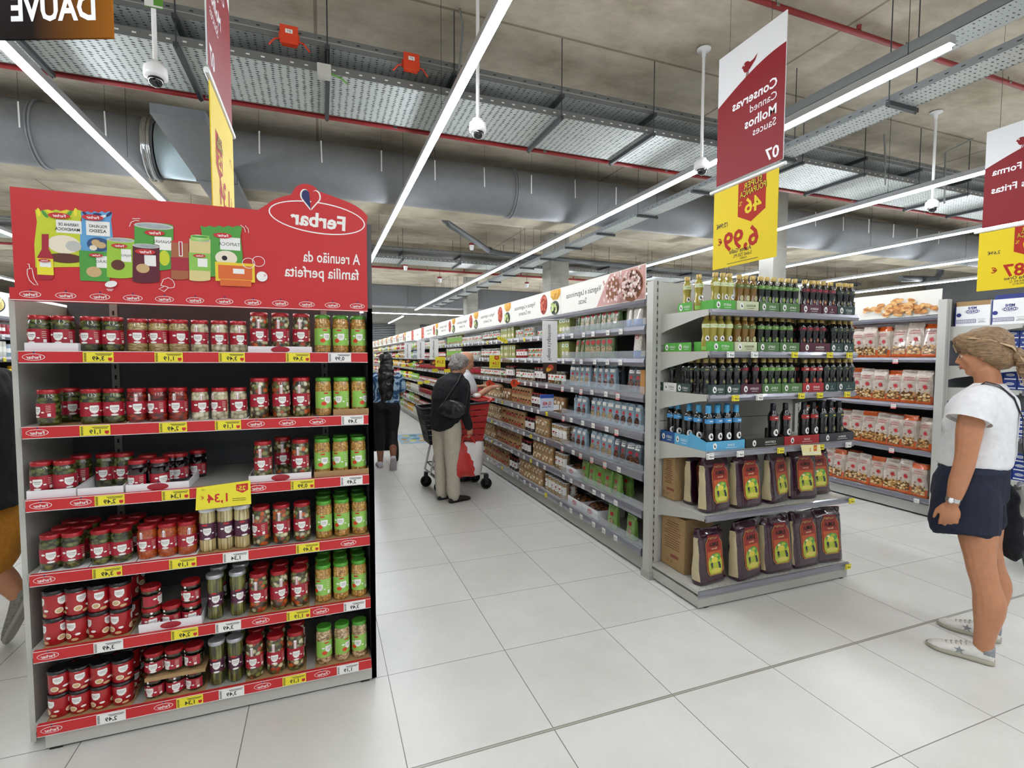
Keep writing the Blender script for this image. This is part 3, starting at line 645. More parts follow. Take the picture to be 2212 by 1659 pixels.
for k in (1, -1): limb(m, [(.1, .09*k, .88), (.1, .105*k, .78), (.105, .112*k, .66)], [.128, .138, .148], sh, 18)
# flatten the hems
m.v = [(p[0], p[1], max(p[2], .635+.02*math.sin(p[0]*20))) for p in m.v]
o = fuse(m, 'shorts', W, .008, 4); cloth_noise(o, .007, 7, 9)
m = MB(); m.rings([(.09, 0, .955, .144, .194), (.088, 0, .98, .141, .189)], M('waistband_navy', '#1b2238', .8), 30, caps=False); m.build('waistband', W)
hm = M('hair_fair_brown', '#8a6f50', .5, noise=(40, .5, .6)); nt = hm.node_tree
for n_ in nt.nodes:
    if n_.type == 'TEX_NOISE': 
        mp = nt.nodes.new('ShaderNodeMapping'); mp.inputs['Scale'].default_value = (.5, 3.2, 3.2); tc = [q for q in nt.nodes if q.type == 'TEX_COORD'][0]; nt.links.new(tc.outputs['Object'], mp.inputs[0]); nt.links.new(mp.outputs[0], n_.inputs['Vector'])
m = MB()
def HP(*q): return Vector(hc)+HR@Vector(q)
m.ellip(HP(-.02, 0, .048), (.112, .092, .093), hm, 24, 16, HR); m.ellip(HP(-.055, 0, .0), (.075, .086, .085), hm, 20, 14, HR); m.ellip(HP(.045, .03, .088), (.06, .055, .035), hm, 14, 10, HR); m.ellip(HP(.045, -.03, .088), (.06, .055, .035), hm, 14, 10, HR)
m.ellip(HP(.07, .035, .068), (.028, .04, .026), hm, 12, 8, HR); m.ellip(HP(-.03, .062, -.005), (.045, .03, .045), hm, 12, 8, HR); m.ellip(HP(-.03, -.062, -.005), (.045, .03, .045), hm, 12, 8, HR); m.ellip(HP(-.07, 0, -.05), (.05, .06, .045), hm, 12, 8, HR)
o = fuse(m, 'hair', W, .006, 3); cloth_noise(o, .006, 26, 5)
m = MB()
for q, r in (((-.125, .0, -.035), .04), ((-.15, .01, -.065), .038), ((-.15, -.01, -.095), .034), ((-.135, .02, -.12), .028), ((-.165, 0, -.115), .026), ((-.155, 0, -.145), .02)): m.ellip(HP(*q), (r, r*.95, r*1.05), hm, 12, 10)
o = fuse(m, 'hair_bun', W, .006, 2); cloth_noise(o, .012, 30, 2)
rnd = random.Random(11); PT = []
for k in range(150):
    a = rnd.uniform(-1, 1); y0 = a*.07; z0 = rnd.uniform(.0, .04)
    PT.append([HP(.085-abs(a)*.02, y0*.7, .085), HP(.03, y0*1.2, .125-abs(a)*.035), HP(-.05, y0*1.25, .115-abs(a)*.05), HP(-.12, y0*.9, .03-abs(a)*.02), HP(-.135, y0*.3, -.03)])
for k in range(46): a = rnd.uniform(0, 6.28); r = rnd.uniform(.02, .045); PT.append([HP(-.14+.3*r*math.cos(a), r*math.sin(a)*.9, -.05+rnd.uniform(-.03, .02)), HP(-.16+r*math.cos(a), r*math.sin(a), -.08), HP(-.16+r*1.1*math.cos(a), r*1.1*math.sin(a), -.12), HP(-.15+r*rnd.uniform(.2, 1)*math.cos(a), r*math.sin(a), -.17-rnd.uniform(0, .03))])
for k in range(34): a = rnd.uniform(-1, 1); PT.append([HP(.03, a*.05, .125), HP(.08, a*.06, .105), HP(.105-abs(a)*.01, a*.068, .07), HP(.1-abs(a)*.012, a*.074, .035+rnd.uniform(-.01, .012))])
strands(W, 'hair_strands', PT[::2], .0026, M('hair_highlight', '#c9b18a', .45)); strands(W, 'hair_dark_strands', PT[1::2], .0024, M('hair_lowlight', '#6e573d', .5))
wt = M('watch_silver', '#c3c5c8', .25, .9); m = MB(); wd = Vector((.16-.135, .005, -.12)).normalized()
m.tube([Vector((.131, .25, .835)), Vector((.135, .251, .815))], [.0325, .0315], wt, 18, caps=False); m.ellip((.138, .284, .825), (.014, .005, .016), wt, 14, 8); m.ellip((.138, .287, .825), (.010, .0035, .012), white2, 12, 6); m.build('wrist_watch', W)
sneak = M('sneaker_white_leather', '#dcdbd6', .5, noise=(50, .06)); sgl = M('sneaker_glitter_grey', '#8b8f94', .5, noise=(120, .25)); sol = M('sneaker_sole', '#aaa696', .6)
for k, (x, y, yw) in enumerate(((-.035, .15, .06), (-.035, -.15, -.03))):
    s_ = bpy.data.objects.new('shoe', None); COL.objects.link(s_); s_.parent = W; OFF[s_.name] = Vector((0, 0, 0)); sneaker(s_, (x, y, 0), yw, 0, sneak, sol, .255, sgl, lace=M('lace_grey', '#b3ada0', .7), star=True)
    pass
wm = W.rotation_euler.z
def toW(q, P=None, rz=None): 
    c, s_ = math.cos(wm), math.sin(wm); return Vector((3.262+q[0]*c-q[1]*s_, 1.53+q[0]*s_+q[1]*c, q[2]))
bk = M('bag_black_leather', '#17171a', .35, noise=(40, .2, .2))
t = thing('handbag', 'black shoulder bag hanging behind the woman on a long strap', 'bag', tuple(toW((-.16, -.14, .72))))
m = MB(); pts = [(.1, .075, 1.375), (.05, .085, 1.42), (-.0, .085, 1.405), (-.055, .07, 1.345), (-.088, .05, 1.24), (-.092, .02, 1.1), (-.1, -.02, 1.0), (-.14, -.07, .95)]
P = [toW(q) for q in pts]; v = []
for i, p in enumerate(P):
    d_ = (P[min(i+1, len(P)-1)]-P[max(i-1, 0)]).normalized(); sdv = toW((0, 1, 0))-toW((0, 0, 0)); sdv = (sdv-d_*sdv.dot(d_)).normalized(); nn = d_.cross(sdv)
    for a, b_ in ((-.011, -.002), (.011, -.002), (.011, .002), (-.011, .002)): v.append(p+sdv*a+nn*b_)
n = 4; m.add(v, [(j*n+i, j*n+(i+1) % n, (j+1)*n+(i+1) % n, (j+1)*n+i) for j in range(len(P)-1) for i in range(n)], bk, True); m.build('strap', t)
m = MB(); c = toW((-.19, -.13, .84)); R_ = Matrix.Rotation(wm, 3, 'Z'); m.ellip(c, (.05, .13, .12), bk, 18, 12, R_); o = fuse(m, 'bag_body', t, .008, 3); o.location = -Vector(t.location); cloth_noise(o, .006, 12)
m = MB(); p = toW((-.14, -.07, .945)); m.ellip(p, (.012, .012, .018), wt, 10, 8); m.build('buckle', t)
t = thing('jacket', 'dark navy jacket held bunched at the woman far side hip', 'jacket', tuple(toW((0, -.26, .5))))
m = MB(); jk = M('jacket_dark_navy', '#0e1019', .85, noise=(30, .3, .4)); bx_ = lambda q: toW(q)
m.ellip(toW((.08, -.24, .84)), (.1, .07, .09), jk, 14, 10, R_); m.ellip(toW((.01, -.25, .74)), (.1, .05, .14), jk, 14, 10, R_); m.ellip(toW((-.02, -.25, .6)), (.085, .045, .14), jk, 14, 10, R_); m.ellip(toW((.04, -.26, .58)), (.06, .04, .12), jk, 14, 10, R_); m.ellip(toW((-.07, -.24, .52)), (.05, .035, .09), jk, 14, 10, R_)
o = fuse(m, 'jacket_body', t, .008, 2); o.location = -Vector(t.location); cloth_noise(o, .014, 14, 4)
# -------------------------------------------------- old woman
O = thing('person', 'grey-haired woman in black cardigan and cream trousers, back to us', 'person', (1.27, 5.25, 0)); OFF[O.name] = Vector((0, 0, 0)); O.rotation_euler.z = math.radians(28)
m = MB(); pc = skinp
m.rings([(-.03, 0, .82, .11, .16), (-.03, 0, .95, .12, .17), (-.02, 0, 1.1, .11, .16), (.03, 0, 1.25, .11, .17), (.07, 0, 1.32, .075, .12)], pc)
limb(m, [(.07, 0, 1.28), (.1, 0, 1.36), (.125, 0, 1.41)], [.06, .052, .05], pc); hc2 = (.15, 0, 1.45); HR2 = head(m, hc2, pc, .25, 0, .96)
limb(m, [(.05, -.17, 1.24), (.03, -.2, 1.08), (.02, -.21, .96), (.06, -.215, .86), (.09, -.21, .8)], [.05, .044, .038, .034, .026], pc); limb(m, [(.05, .17, 1.24), (.08, .2, 1.1), (.12, .2, 1.0), (.22, .16, .98), (.3, .13, .99)], [.05, .044, .038, .034, .026], pc)
hand(m, (.095, -.21, .79), (.1, .05, -1), (0, -1, 0), -1, .95, pc, .95); hand(m, (.3, .13, .99), (1, -.1, 0), (0, 0, 1), -1, .9, pc, .95)
for k in (1, -1): limb(m, [(-.02, .08*k, .07), (-.03, .08*k, .3), (-.03, .08*k, .46), (-.03, .09*k, .85)], [.038, .05, .055, .09], pc)
fuse(m, 'body', O, .008, 3); eyes(O, hc2, HR2, .96)
cl = M('cardigan_black', '#101218', .85, noise=(50, .3, .2)); m = MB()
m.rings([(-.06, 0, .83, .13, .175, 0, .55), (-.055, 0, .87, .145, .19, 0, .4), (-.05, 0, .97, .14, .19, 0, .2), (-.045, 0, 1.1, .14, .185), (-.01, 0, 1.22, .13, .195), (.03, 0, 1.3, .11, .18), (.07, 0, 1.35, .075, .11), (.09, 0, 1.372, .055, .06)], cl, 28)
for k, pts in ((-1, [(.05, -.16, 1.25), (.03, -.205, 1.08), (.02, -.215, .96), (.06, -.215, .86), (.085, -.212, .81)]), (1, [(.05, .16, 1.25), (.08, .205, 1.1), (.12, .205, 1.0), (.22, .165, .98), (.27, .14, .985)])): limb(m, pts, [.075, .062, .055, .047, .04], cl, 14)
o = fuse(m, 'cardigan', O, .009, 4); cloth_noise(o, .008, 9, 2)
tr = M('trousers_cream', '#c9c2b2', .85, noise=(30, .06, .3)); m = MB(); m.rings([(-.045, 0, .8, .12, .165), (-.045, 0, .92, .13, .178), (-.04, 0, .98, .12, .165)], tr, 26)
for k in (1, -1): limb(m, [(-.045, .085*k, .84), (-.04, .09*k, .62), (-.035, .09*k, .4), (-.03, .09*k, .2), (-.025, .09*k, .075)], [.105, .092, .08, .074, .07], tr, 16)
o = fuse(m, 'trousers', O, .009, 4); cloth_noise(o, .009, 8, 7)
gh = M('hair_grey', '#8f8d8a', .7, noise=(60, .4, .6)); m = MB(); c = Vector(hc2)
for q, r in (((-.02, 0, .04), (.105, .088, .085)), ((-.055, 0, -.005), (.07, .082, .075)), ((.04, 0, .075), (.05, .06, .035)), ((-.03, .05, .0), (.05, .035, .05)), ((-.03, -.05, .0), (.05, .035, .05))): m.ellip(c+HR2@Vector(q), r, gh, 16, 12, HR2)
o = fuse(m, 'hair', O, .006, 2); cloth_noise(o, .014, 34, 1)
for k in (1, -1):
    s_ = bpy.data.objects.new('shoe', None); COL.objects.link(s_); s_.parent = O; OFF[s_.name] = Vector((0, 0, 0)); sneaker(s_, (-.075, .09*k, 0), -.15, 0, M('shoe_brown_black', '#2a2320', .45), black, .25)
def toO(q, base=(1.27, 5.25), rz=math.radians(28)): c, s_ = math.cos(rz), math.sin(rz); return Vector((base[0]+q[0]*c-q[1]*s_, base[1]+q[0]*s_+q[1]*c, q[2]))
t = thing('handbag', 'black leather handbag slung at the back of the grey-haired woman', 'bag', tuple(toO((-.15, -.17, .96)))); R_ = Matrix.Rotation(math.radians(-30), 3, 'Z'); c = toO((-.14, -.2, 1.0))
m = MB(); m.ellip(c, (.155, .055, .085), bk, 18, 12, R_); m.ellip(c+Vector((0, 0, .03)), (.12, .045, .075), bk, 18, 12, R_); o = fuse(m, 'bag_body', t, .008, 3); o.location = -Vector(t.location); cloth_noise(o, .008, 14)
m = MB(); m.tube([toO(q) for q in ((-.21, -.14, 1.06), (-.13, -.15, 1.16), (-.04, -.185, 1.29), (.04, -.15, 1.365), (.1, -.08, 1.36), (.13, .0, 1.3))], .009, bk, 6); m.tube([toO(q) for q in ((-.02, -.27, 1.03), (.0, -.262, 1.1), (.045, -.25, 1.2), (.06, -.2, 1.3))], .007, bk, 6); m.build('strap', t)
# red carrier bag
t = thing('shopping_bag', 'glossy red and white carrier bag held by the grey-haired woman', 'bag', (1.44, 5.13, .28)); rb = M('carrier_red', '#c21f17', .3, coat=.5, noise=(9, .12, .6)); wb_ = M('carrier_white', '#e6e3e2', .3, coat=.5, noise=(9, .05, .5)); m = MB()
X_ = [1.25+.035*i for i in range(11)]
rows = [(.275, .03, .03), (.31, .01, .055), (.36, .0, .062), (.41, -.004, .062), (.46, -.008, .056), (.51, -.01, .05), (.56, -.012, .04), (.6, -.014, .028), (.635, -.016, .012)]
V = []
for z, ins, th in rows:
    a = []
    for i, x in enumerate(X_): xx = x+(ins if i == 0 else -ins if i == 10 else 0); a.append((xx, 5.13-(th*min(1, .35+.3*min(i, 10-i)) if 0 < i < 10 else .004)+.006*math.sin(i*2+z*20), z+.008*math.sin(i*1.7)))
    for i, x in enumerate(X_[::-1]): xx = x+(ins if i == 10 else -ins if i == 0 else 0); a.append((xx, 5.13+(th*min(1, .35+.3*min(i, 10-i)) if 0 < i < 10 else .004), z+.008*math.sin(i*1.7)))
    V += a
n = 22
nt = rb.node_tree; b = nt.nodes['Principled BSDF']
for l in [l for l in nt.links if l.to_socket == b.inputs['Base Color']]: nt.links.remove(l)
tc = nt.nodes.new('ShaderNodeTexCoord'); sx = nt.nodes.new('ShaderNodeSeparateXYZ'); nt.links.new(tc.outputs['Object'], sx.inputs[0]); nz = nt.nodes.new('ShaderNodeTexNoise'); nz.inputs['Scale'].default_value = 9; nt.links.new(tc.outputs['Object'], nz.inputs['Vector'])
def _m(op, a, b_): 
    q = nt.nodes.new('ShaderNodeMath'); q.operation = op
    for i_, v_ in enumerate((a, b_)):
        if isinstance(v_, (int, float)): q.inputs[i_].default_value = v_
        else: nt.links.new(v_, q.inputs[i_])
    return q.outputs[0]
val = _m('ADD', _m('ADD', sx.outputs[0], _m('MULTIPLY', sx.outputs[2], .35)), _m('MULTIPLY', nz.outputs['Fac'], .16))
fac = _m('GREATER_THAN', val, .165); mx = nt.nodes.new('ShaderNodeMix'); mx.data_type = 'RGBA'; nt.links.new(fac, mx.inputs[0]); mx.inputs[6].default_value = lin('#c21f17'); mx.inputs[7].default_value = lin('#e6e3e2'); nt.links.new(mx.outputs[2], b.inputs['Base Color'])
m.add(V, [(j*n+i, j*n+(i+1) % n, (j+1)*n+(i+1) % n, (j+1)*n+i) for j in range(8) for i in range(n)]+[tuple(range(n))[::-1]], rb, True)
m.build('bag_body', t)
rp0 = M('carrier_handle_red', '#c21f17', .4); hp_ = toO((.1, -.215, .725)); m = MB()
for yy in (5.095, 5.165): m.tube([(1.36, yy, .625), (1.38, yy, .69), (hp_.x, hp_.y, hp_.z), (1.47, yy, .69), (1.51, yy, .63)], .008, rp0, 6)
m.build('handles', t)
# -------------------------------------------------- old man
Z_ = thing('person', 'bald man behind the grey-haired woman reaching towards the shelf', 'person', (1.6, 6.1, 0)); OFF[Z_.name] = Vector((0, 0, 0)); Z_.rotation_euler.z = math.radians(5)
m = MB(); m.rings([(0, 0, .85, .12, .17), (0, 0, 1.0, .13, .17), (.0, 0, 1.15, .12, .17), (.03, 0, 1.28, .11, .18), (.05, 0, 1.36, .075, .12)], pc)
limb(m, [(.05, 0, 1.32), (.07, 0, 1.4), (.09, 0, 1.44)], [.062, .056, .055], pc); hc3 = (.1, 0, 1.485); HR3 = head(m, hc3, pc, .3, 0, 1.0)
limb(m, [(.06, -.18, 1.27), (.1, -.22, 1.14), (.15, -.22, 1.07), (.27, -.2, 1.12), (.37, -.17, 1.165)], [.052, .047, .042, .037, .028], pc); hand(m, (.37, -.17, 1.165), (1, .05, .2), (0, 0, 1), 1, .3, pc, 1., .3)
limb(m, [(.06, .18, 1.27), (.1, .2, 1.12), (.12, .2, 1.03), (.2, .12, 1.1), (.27, .06, 1.16)], [.052, .047, .042, .037, .028], pc); hand(m, (.27, .06, 1.16), (.9, -.4, .2), (0, 0, 1), -1, .5, pc)
for k in (1, -1): limb(m, [(0, .09*k, .07), (-.01, .09*k, .3), (.0, .09*k, .46), (0, .09*k, .88)], [.04, .055, .06, .1], pc)
fuse(m, 'body', Z_, .008, 3); eyes(Z_, hc3, HR3)
m = MB(); st = M('shirt_pale', '#c6c8cc', .8, noise=(30, .06, .3)); m.rings([(0, 0, .95, .14, .185), (0, 0, 1.1, .14, .185), (.02, 0, 1.24, .13, .19), (.045, 0, 1.33, .1, .17), (.06, 0, 1.38, .06, .08)], st, 26)
for k in (1, -1): limb(m, [(.055, .17*k, 1.28), (.08, .205*k, 1.2), (.1, .215*k, 1.13)], [.07, .066, .064], st, 14)
fuse(m, 'shirt', Z_, .009, 3)
m = MB(); jn = M('trousers_grey', '#4a4d55', .85, noise=(40, .15)); m.rings([(0, 0, .85, .13, .175), (0, 0, .98, .135, .178)], jn, 24)
for k in (1, -1): limb(m, [(0, .09*k, .88), (0, .09*k, .5), (0, .09*k, .08)], [.105, .085, .07], jn, 14)
fuse(m, 'trousers', Z_, .01, 3)
m = MB(); 
for k in (1, -1): m.ellip(Vector(hc3)+HR3@Vector((-.045, k*.062, .0)), (.045, .02, .032), gh, 12, 8, HR3)
m.ellip(Vector(hc3)+HR3@Vector((-.09, 0, -.01)), (.02, .06, .03), gh, 12, 8, HR3); fuse(m, 'hair_fringe', Z_, .006, 2)
for k in (1, -1):
    s_ = bpy.data.objects.new('shoe', None); COL.objects.link(s_); s_.parent = Z_; OFF[s_.name] = Vector((0, 0, 0)); sneaker(s_, (-.06, .09*k, 0), 0, 0, M('shoe_brown_black', '#2a2320', .45), black, .27)
# -------------------------------------------------- young woman
G = thing('person', 'young woman with long black hair, blue tie-dye top, walking away', 'person', (.83, 7.1, 0)); OFF[G.name] = Vector((0, 0, 0)); G.rotation_euler.z = math.radians(84)
m = MB(); gs = skind; m.rings([(0, 0, .85, .1, .17), (0, 0, .95, .11, .175), (0, 0, 1.05, .095, .14), (.0, 0, 1.2, .1, .165), (.0, 0, 1.29, .085, .165), (.0, 0, 1.34, .055, .09)], gs)
limb(m, [(0, 0, 1.3), (.01, 0, 1.38), (.02, 0, 1.42)], [.055, .048, .048], gs); hc4 = (.03, 0, 1.475); HR4 = head(m, hc4, gs, .15, 0, .95)
limb(m, [(.0, .17, 1.26), (.03, .205, 1.12), (.06, .2, 1.03), (.17, .15, 1.02), (.25, .1, 1.04)], [.048, .044, .038, .034, .026], gs); limb(m, [(.0, -.17, 1.26), (.03, -.205, 1.12), (.06, -.2, 1.03), (.17, -.15, 1.02), (.25, -.1, 1.04)], [.048, .044, .038, .034, .026], gs)
hand(m, (.25, .1, 1.04), (1, -.1, 0), (0, 0, 1), -1, .9, gs, .95); hand(m, (.25, -.1, 1.04), (1, .1, 0), (0, 0, 1), 1, .9, gs, .95)
limb(m, [(.06, .09, .07), (.04, .09, .28), (.05, .09, .46), (.0, .09, .85)], [.036, .052, .055, .095], gs); limb(m, [(-.2, -.08, .17), (-.13, -.08, .3), (.02, -.085, .48), (.0, -.09, .85)], [.036, .05, .055, .095], gs)
fuse(m, 'body', G, .008, 3); eyes(G, hc4, HR4, .95)
td = M('tie_dye', '#8fb0cc', .8); nt = td.node_tree; b = nt.nodes['Principled BSDF']; tc = nt.nodes.new('ShaderNodeTexCoord'); wv = nt.nodes.new('ShaderNodeTexWave'); wv.inputs['Scale'].default_value = 3.5; wv.inputs['Distortion'].default_value = 22; wv.inputs['Detail'].default_value = 4; wv.bands_direction = 'DIAGONAL'; nt.links.new(tc.outputs['Object'], wv.inputs[0]); r = nt.nodes.new('ShaderNodeValToRGB'); e = r.color_ramp.elements; e[0].position = .25; e[0].color = lin('#27496f'); e[1].position = .8; e[1].color = lin('#a9c4da'); q_ = e.new(.5); q_.color = lin('#5c8bb5'); nt.links.new(wv.outputs[1], r.inputs[0]); nt.links.new(r.outputs[0], b.inputs['Base Color'])
m = MB(); m.rings([(0, 0, .86, .12, .185), (0, 0, .95, .125, .185), (0, 0, 1.1, .115, .175), (0, 0, 1.2, .115, .18), (0, 0, 1.28, .095, .175), (0, 0, 1.32, .06, .1)], td, 26)
for k in (1, -1): limb(m, [(.0, .15*k, 1.26), (.015, .195*k, 1.19), (.03, .215*k, 1.1)], [.068, .066, .066], td, 14)
o = fuse(m, 'top', G, .009, 3); cloth_noise(o, .008, 9, 4)
pt = M('leggings_black', '#0d0d10', .8); m = MB(); m.rings([(-.01, 0, .82, .115, .175), (-.01, 0, .9, .12, .18), (0, 0, .95, .11, .165)], pt, 24); m.ellip((-.05, .07, .85), (.085, .09, .09), pt); m.ellip((-.05, -.07, .85), (.085, .09, .09), pt)
limb(m, [(0, .085, .85), (.03, .09, .62), (.05, .09, .46), (.04, .09, .27)], [.105, .088, .066, .06], pt, 14); limb(m, [(0, -.085, .85), (.015, -.088, .65), (.015, -.085, .48), (-.11, -.08, .31)], [.105, .088, .066, .058], pt, 14); fuse(m, 'leggings', G, .009, 3)
bh = M('hair_black', '#0c0a0b', .35, noise=(40, .3, .4)); m = MB()
for q, r_ in (((-.02, 0, .035), (.108, .09, .09)), ((-.06, 0, -.03), (.07, .09, .09)), ((-.09, 0, -.13), (.06, .105, .12)), ((-.125, 0, -.26), (.05, .115, .14)), ((-.145, .0, -.38), (.045, .1, .12)), ((-.15, .03, -.47), (.035, .055, .09)), ((-.15, -.03, -.45), (.035, .055, .09)), ((-.06, 0, .12), (.03, .035, .025))): m.ellip(Vector(hc4)+Vector(q), r_, bh, 18, 12)
o = fuse(m, 'hair', G, .008, 3); cloth_noise(o, .014, 14, 8)
for k, (p, yw, pi) in enumerate((((.01, .09, 0), .1, 0), ((-.29, -.08, .17), 0, 1.05))):
    s_ = bpy.data.objects.new('shoe', None); COL.objects.link(s_); s_.parent = G; OFF[s_.name] = Vector((0, 0, 0)); sneaker(s_, p, yw, pi, M('sneaker_pale_lilac', '#cfcad2', .6), M('sole_lilac', '#b9aeb4', .6), .24)
# two-wheeled trolley she pushes
t = thing('shopping_trolley', 'black wheeled shopping trolley in front of the young woman', 'trolley', (.85, 7.55, 0)); m = MB(); m.box(.62, .96, 7.46, 7.72, .18, .62, M('trolley_black', '#16161a', .7)); m.build('trolley_bag', t)
for xx in (.58, 1.0):
    m = MB(); n = 24; v = [(xx+dx, 7.5+r_*math.cos(2*PI*i/n), .17+r_*math.sin(2*PI*i/n)) for dx, r_ in ((-.02, .12), (-.025, .168), (.025, .168), (.02, .12)) for i in range(n)]
    m.add(v, [(j*n+i, j*n+(i+1) % n, (j+1)*n+(i+1) % n, (j+1)*n+i) for j in range(3) for i in range(n)]+[tuple(range(n)), tuple(range(3*n, 4*n))], M('tyre_black', '#1a1a1c', .8), True); m.build('wheel', t)
m = MB(); m.tube([(.68, 7.45, .6), (.7, 7.38, 1.02), (.9, 7.38, 1.02), (.92, 7.45, .6)], .011, chrome, 8); m.tube([(.6, 7.5, .17), (.98, 7.5, .17)], .008, chrome, 8); m.build('handle', t)
# -------------------------------------------------- man at the left edge
K = thing('person', 'man in black T-shirt and mustard shorts cut by the left edge', 'person', (-1.64, 3.3, 0)); OFF[K.name] = Vector((0, 0, 0)); K.rotation_euler.z = math.radians(172)
m = MB(); ks = skin; m.rings([(0, 0, .9, .13, .18), (0, 0, 1.0, .13, .17), (.0, 0, 1.15, .13, .17), (.0, 0, 1.35, .13, .2), (.0, 0, 1.45, .1, .18), (.0, 0, 1.5, .06, .1)], ks)
limb(m, [(0, 0, 1.46), (.01, 0, 1.54), (.02, 0, 1.58)], [.068, .06, .058], ks); hc5 = (.035, 0, 1.635); HR5 = head(m, hc5, ks, .05, 0, 1.0)
for k in (1, -1): limb(m, [(.0, .2*k, 1.4), (.0, .24*k, 1.24), (-.02, .25*k, 1.12), (.08, .25*k, .98), (.14, .24*k, .9)], [.06, .056, .046, .042, .032], ks); hand(m, (.14, .24*k, .9), (.5, 0, -1), (0, k, 0), k, .5, ks, 1.05)
limb(m, [(.18, .1, .07), (.15, .1, .3), (.12, .1, .48), (.0, .1, .88)], [.042, .062, .062, .105], ks); limb(m, [(-.09, -.1, .27), (-.02, -.1, .38), (.12, -.1, .54), (.0, -.1, .88)], [.042, .06, .062, .105], ks)
fuse(m, 'body', K, .008, 3); eyes(K, hc5, HR5)
m = MB(); kb = M('tshirt_black', '#0e0e10', .85, noise=(30, .2, .2)); m.rings([(0, 0, .77, .165, .205), (0, 0, 1.0, .165, .2), (0, 0, 1.2, .16, .2), (0, 0, 1.35, .15, .215), (0, 0, 1.45, .115, .19), (0, 0, 1.5, .07, .1)], kb, 28)
for k in (1, -1): limb(m, [(0, .19*k, 1.4), (0, .235*k, 1.28), (0, .25*k, 1.16)], [.082, .08, .082], kb, 14)
o = fuse(m, 'tshirt', K, .009, 4); cloth_noise(o, .008, 8, 1)
m = MB(); ms = M('shorts_mustard', '#b9791f', .85, noise=(60, .12, .2)); m.rings([(0, 0, .82, .155, .195), (0, 0, .92, .155, .195)], ms, 26); limb(m, [(0, .095, .86), (.06, .1, .68), (.1, .1, .5)], [.13, .125, .12], ms, 16); limb(m, [(-.01, -.095, .86), (.0, -.1, .68), (.03, -.1, .5)], [.14, .14, .135], ms, 16); o = fuse(m, 'shorts', K, .009, 4); cloth_noise(o, .008, 9, 6)
m = MB(); kh = M('hair_dark', '#1d1613', .6, noise=(60, .3, .5)); c = Vector(hc5); 
for q, r_ in (((-.025, 0, .045), (.1, .085, .075)), ((-.05, 0, .01), (.06, .078, .06))): m.ellip(c+HR5@Vector(q), r_, kh, 16, 12, HR5)
o = fuse(m, 'hair', K, .006, 2); cloth_noise(o, .008, 40, 3)
for k, (p, yw, pi) in enumerate((((.12, .1, 0), 0, 0), ((-.17, -.1, .27), 0, 1.12))):
    s_ = bpy.data.objects.new('shoe', None); COL.objects.link(s_); s_.parent = K; OFF[s_.name] = Vector((0, 0, 0)); sneaker(s_, p, yw, pi, M('sneaker_grey', '#7c7a72', .6, noise=(90, .3)), M('sole_grey', '#9a978c', .6), .29)
# -------------------------------------------------- shopping cart
C_ = thing('shopping_cart', 'black plastic shopping cart with red end panel and handle beside the couple', 'cart', (1.42, 5.72, 0))
bp_ = M('cart_black_plastic', '#1f2226', .45); rp = M('cart_red_plastic', '#b3201f', .4, coat=.3)
def slat_panel(a, b, c, d, mat, name, rows_=7, cols=0):
    """a,b bottom corners, c,d top corners (above b and a)"""
    a, b, c, d = [Vector(q) for q in (a, b, c, d)]; m = MB(); n_ = ((b-a).cross(d-a)).normalized()*.004
    def slab(p, q, r, s): m.add([p-n_, q-n_, r-n_, s-n_, p+n_, q+n_, r+n_, s+n_], [(0, 3, 2, 1), (4, 5, 6, 7), (0, 1, 5, 4), (1, 2, 6, 5), (2, 3, 7, 6), (3, 0, 4, 7)], mat)
    L = lambda t: a.lerp(d, t); R = lambda t: b.lerp(c, t)
    for k in range(rows_):
        t0 = k/rows_; t1 = t0+.86/rows_ if k < rows_-1 else 1; slab(L(t0), R(t0), R(t1), L(t1))
    for u in (0., .25, .5, .75, .97): p0, p1 = a.lerp(b, u), d.lerp(c, u); w_ = (b-a)*.03; slab(p0, p0+w_, p1+w_, p1)
    return m.build(name, C_)
x0, x1, y0, y1 = 1.03, 1.8, 5.5, 5.93
BB = [(1.12, 5.54, .56), (1.72, 5.54, .5), (1.72, 5.89, .5), (1.12, 5.89, .56)]; TT = [(x0, y0, .96), (x1, y0, 1.02), (x1, y1, 1.02), (x0, y1, .96)]
bm_, tm_ = Vector(BB[0]).lerp(Vector(BB[1]), .52), Vector(TT[0]).lerp(Vector(TT[1]), .52); slat_panel(BB[0], bm_, tm_, TT[0], bp_, 'side_panel'); slat_panel(bm_, BB[1], TT[1], tm_, rp, 'red_side_panel'); slat_panel(BB[3], BB[2], TT[2], TT[3], bp_, 'side_panel'); slat_panel(BB[0], BB[3], TT[3], TT[0], bp_, 'front_panel'); slat_panel(BB[1], BB[2], TT[2], TT[1], rp, 'red_end_panel', 6)
m = MB(); m.add(BB+[(p[0], p[1], p[2]+.008) for p in BB], [(0, 3, 2, 1), (4, 5, 6, 7), (0, 1, 5, 4), (1, 2, 6, 5), (2, 3, 7, 6), (3, 0, 4, 7)], bp_); m.build('basket_floor', C_)
m = MB(); m.tube([TT[1], TT[0], TT[3], TT[2]], .014, bp_, 8); m.build('rim', C_)
m = MB(); m.tube([(x1+.04, y0-.02, 1.05), (x1+.04, y1+.02, 1.05)], .02, rp, 10); m.tube([(x1-.02, y0, 1.02), (x1+.04, y0, 1.05)], .015, rp, 8); m.tube([(x1-.02, y1, 1.02), (x1+.04, y1, 1.05)], .015, rp, 8); m.box(x1-.14, x1+.03, y0+.01, y1-.01, 1.03, 1.045, rp); m.build('handle', C_)
m = MB()
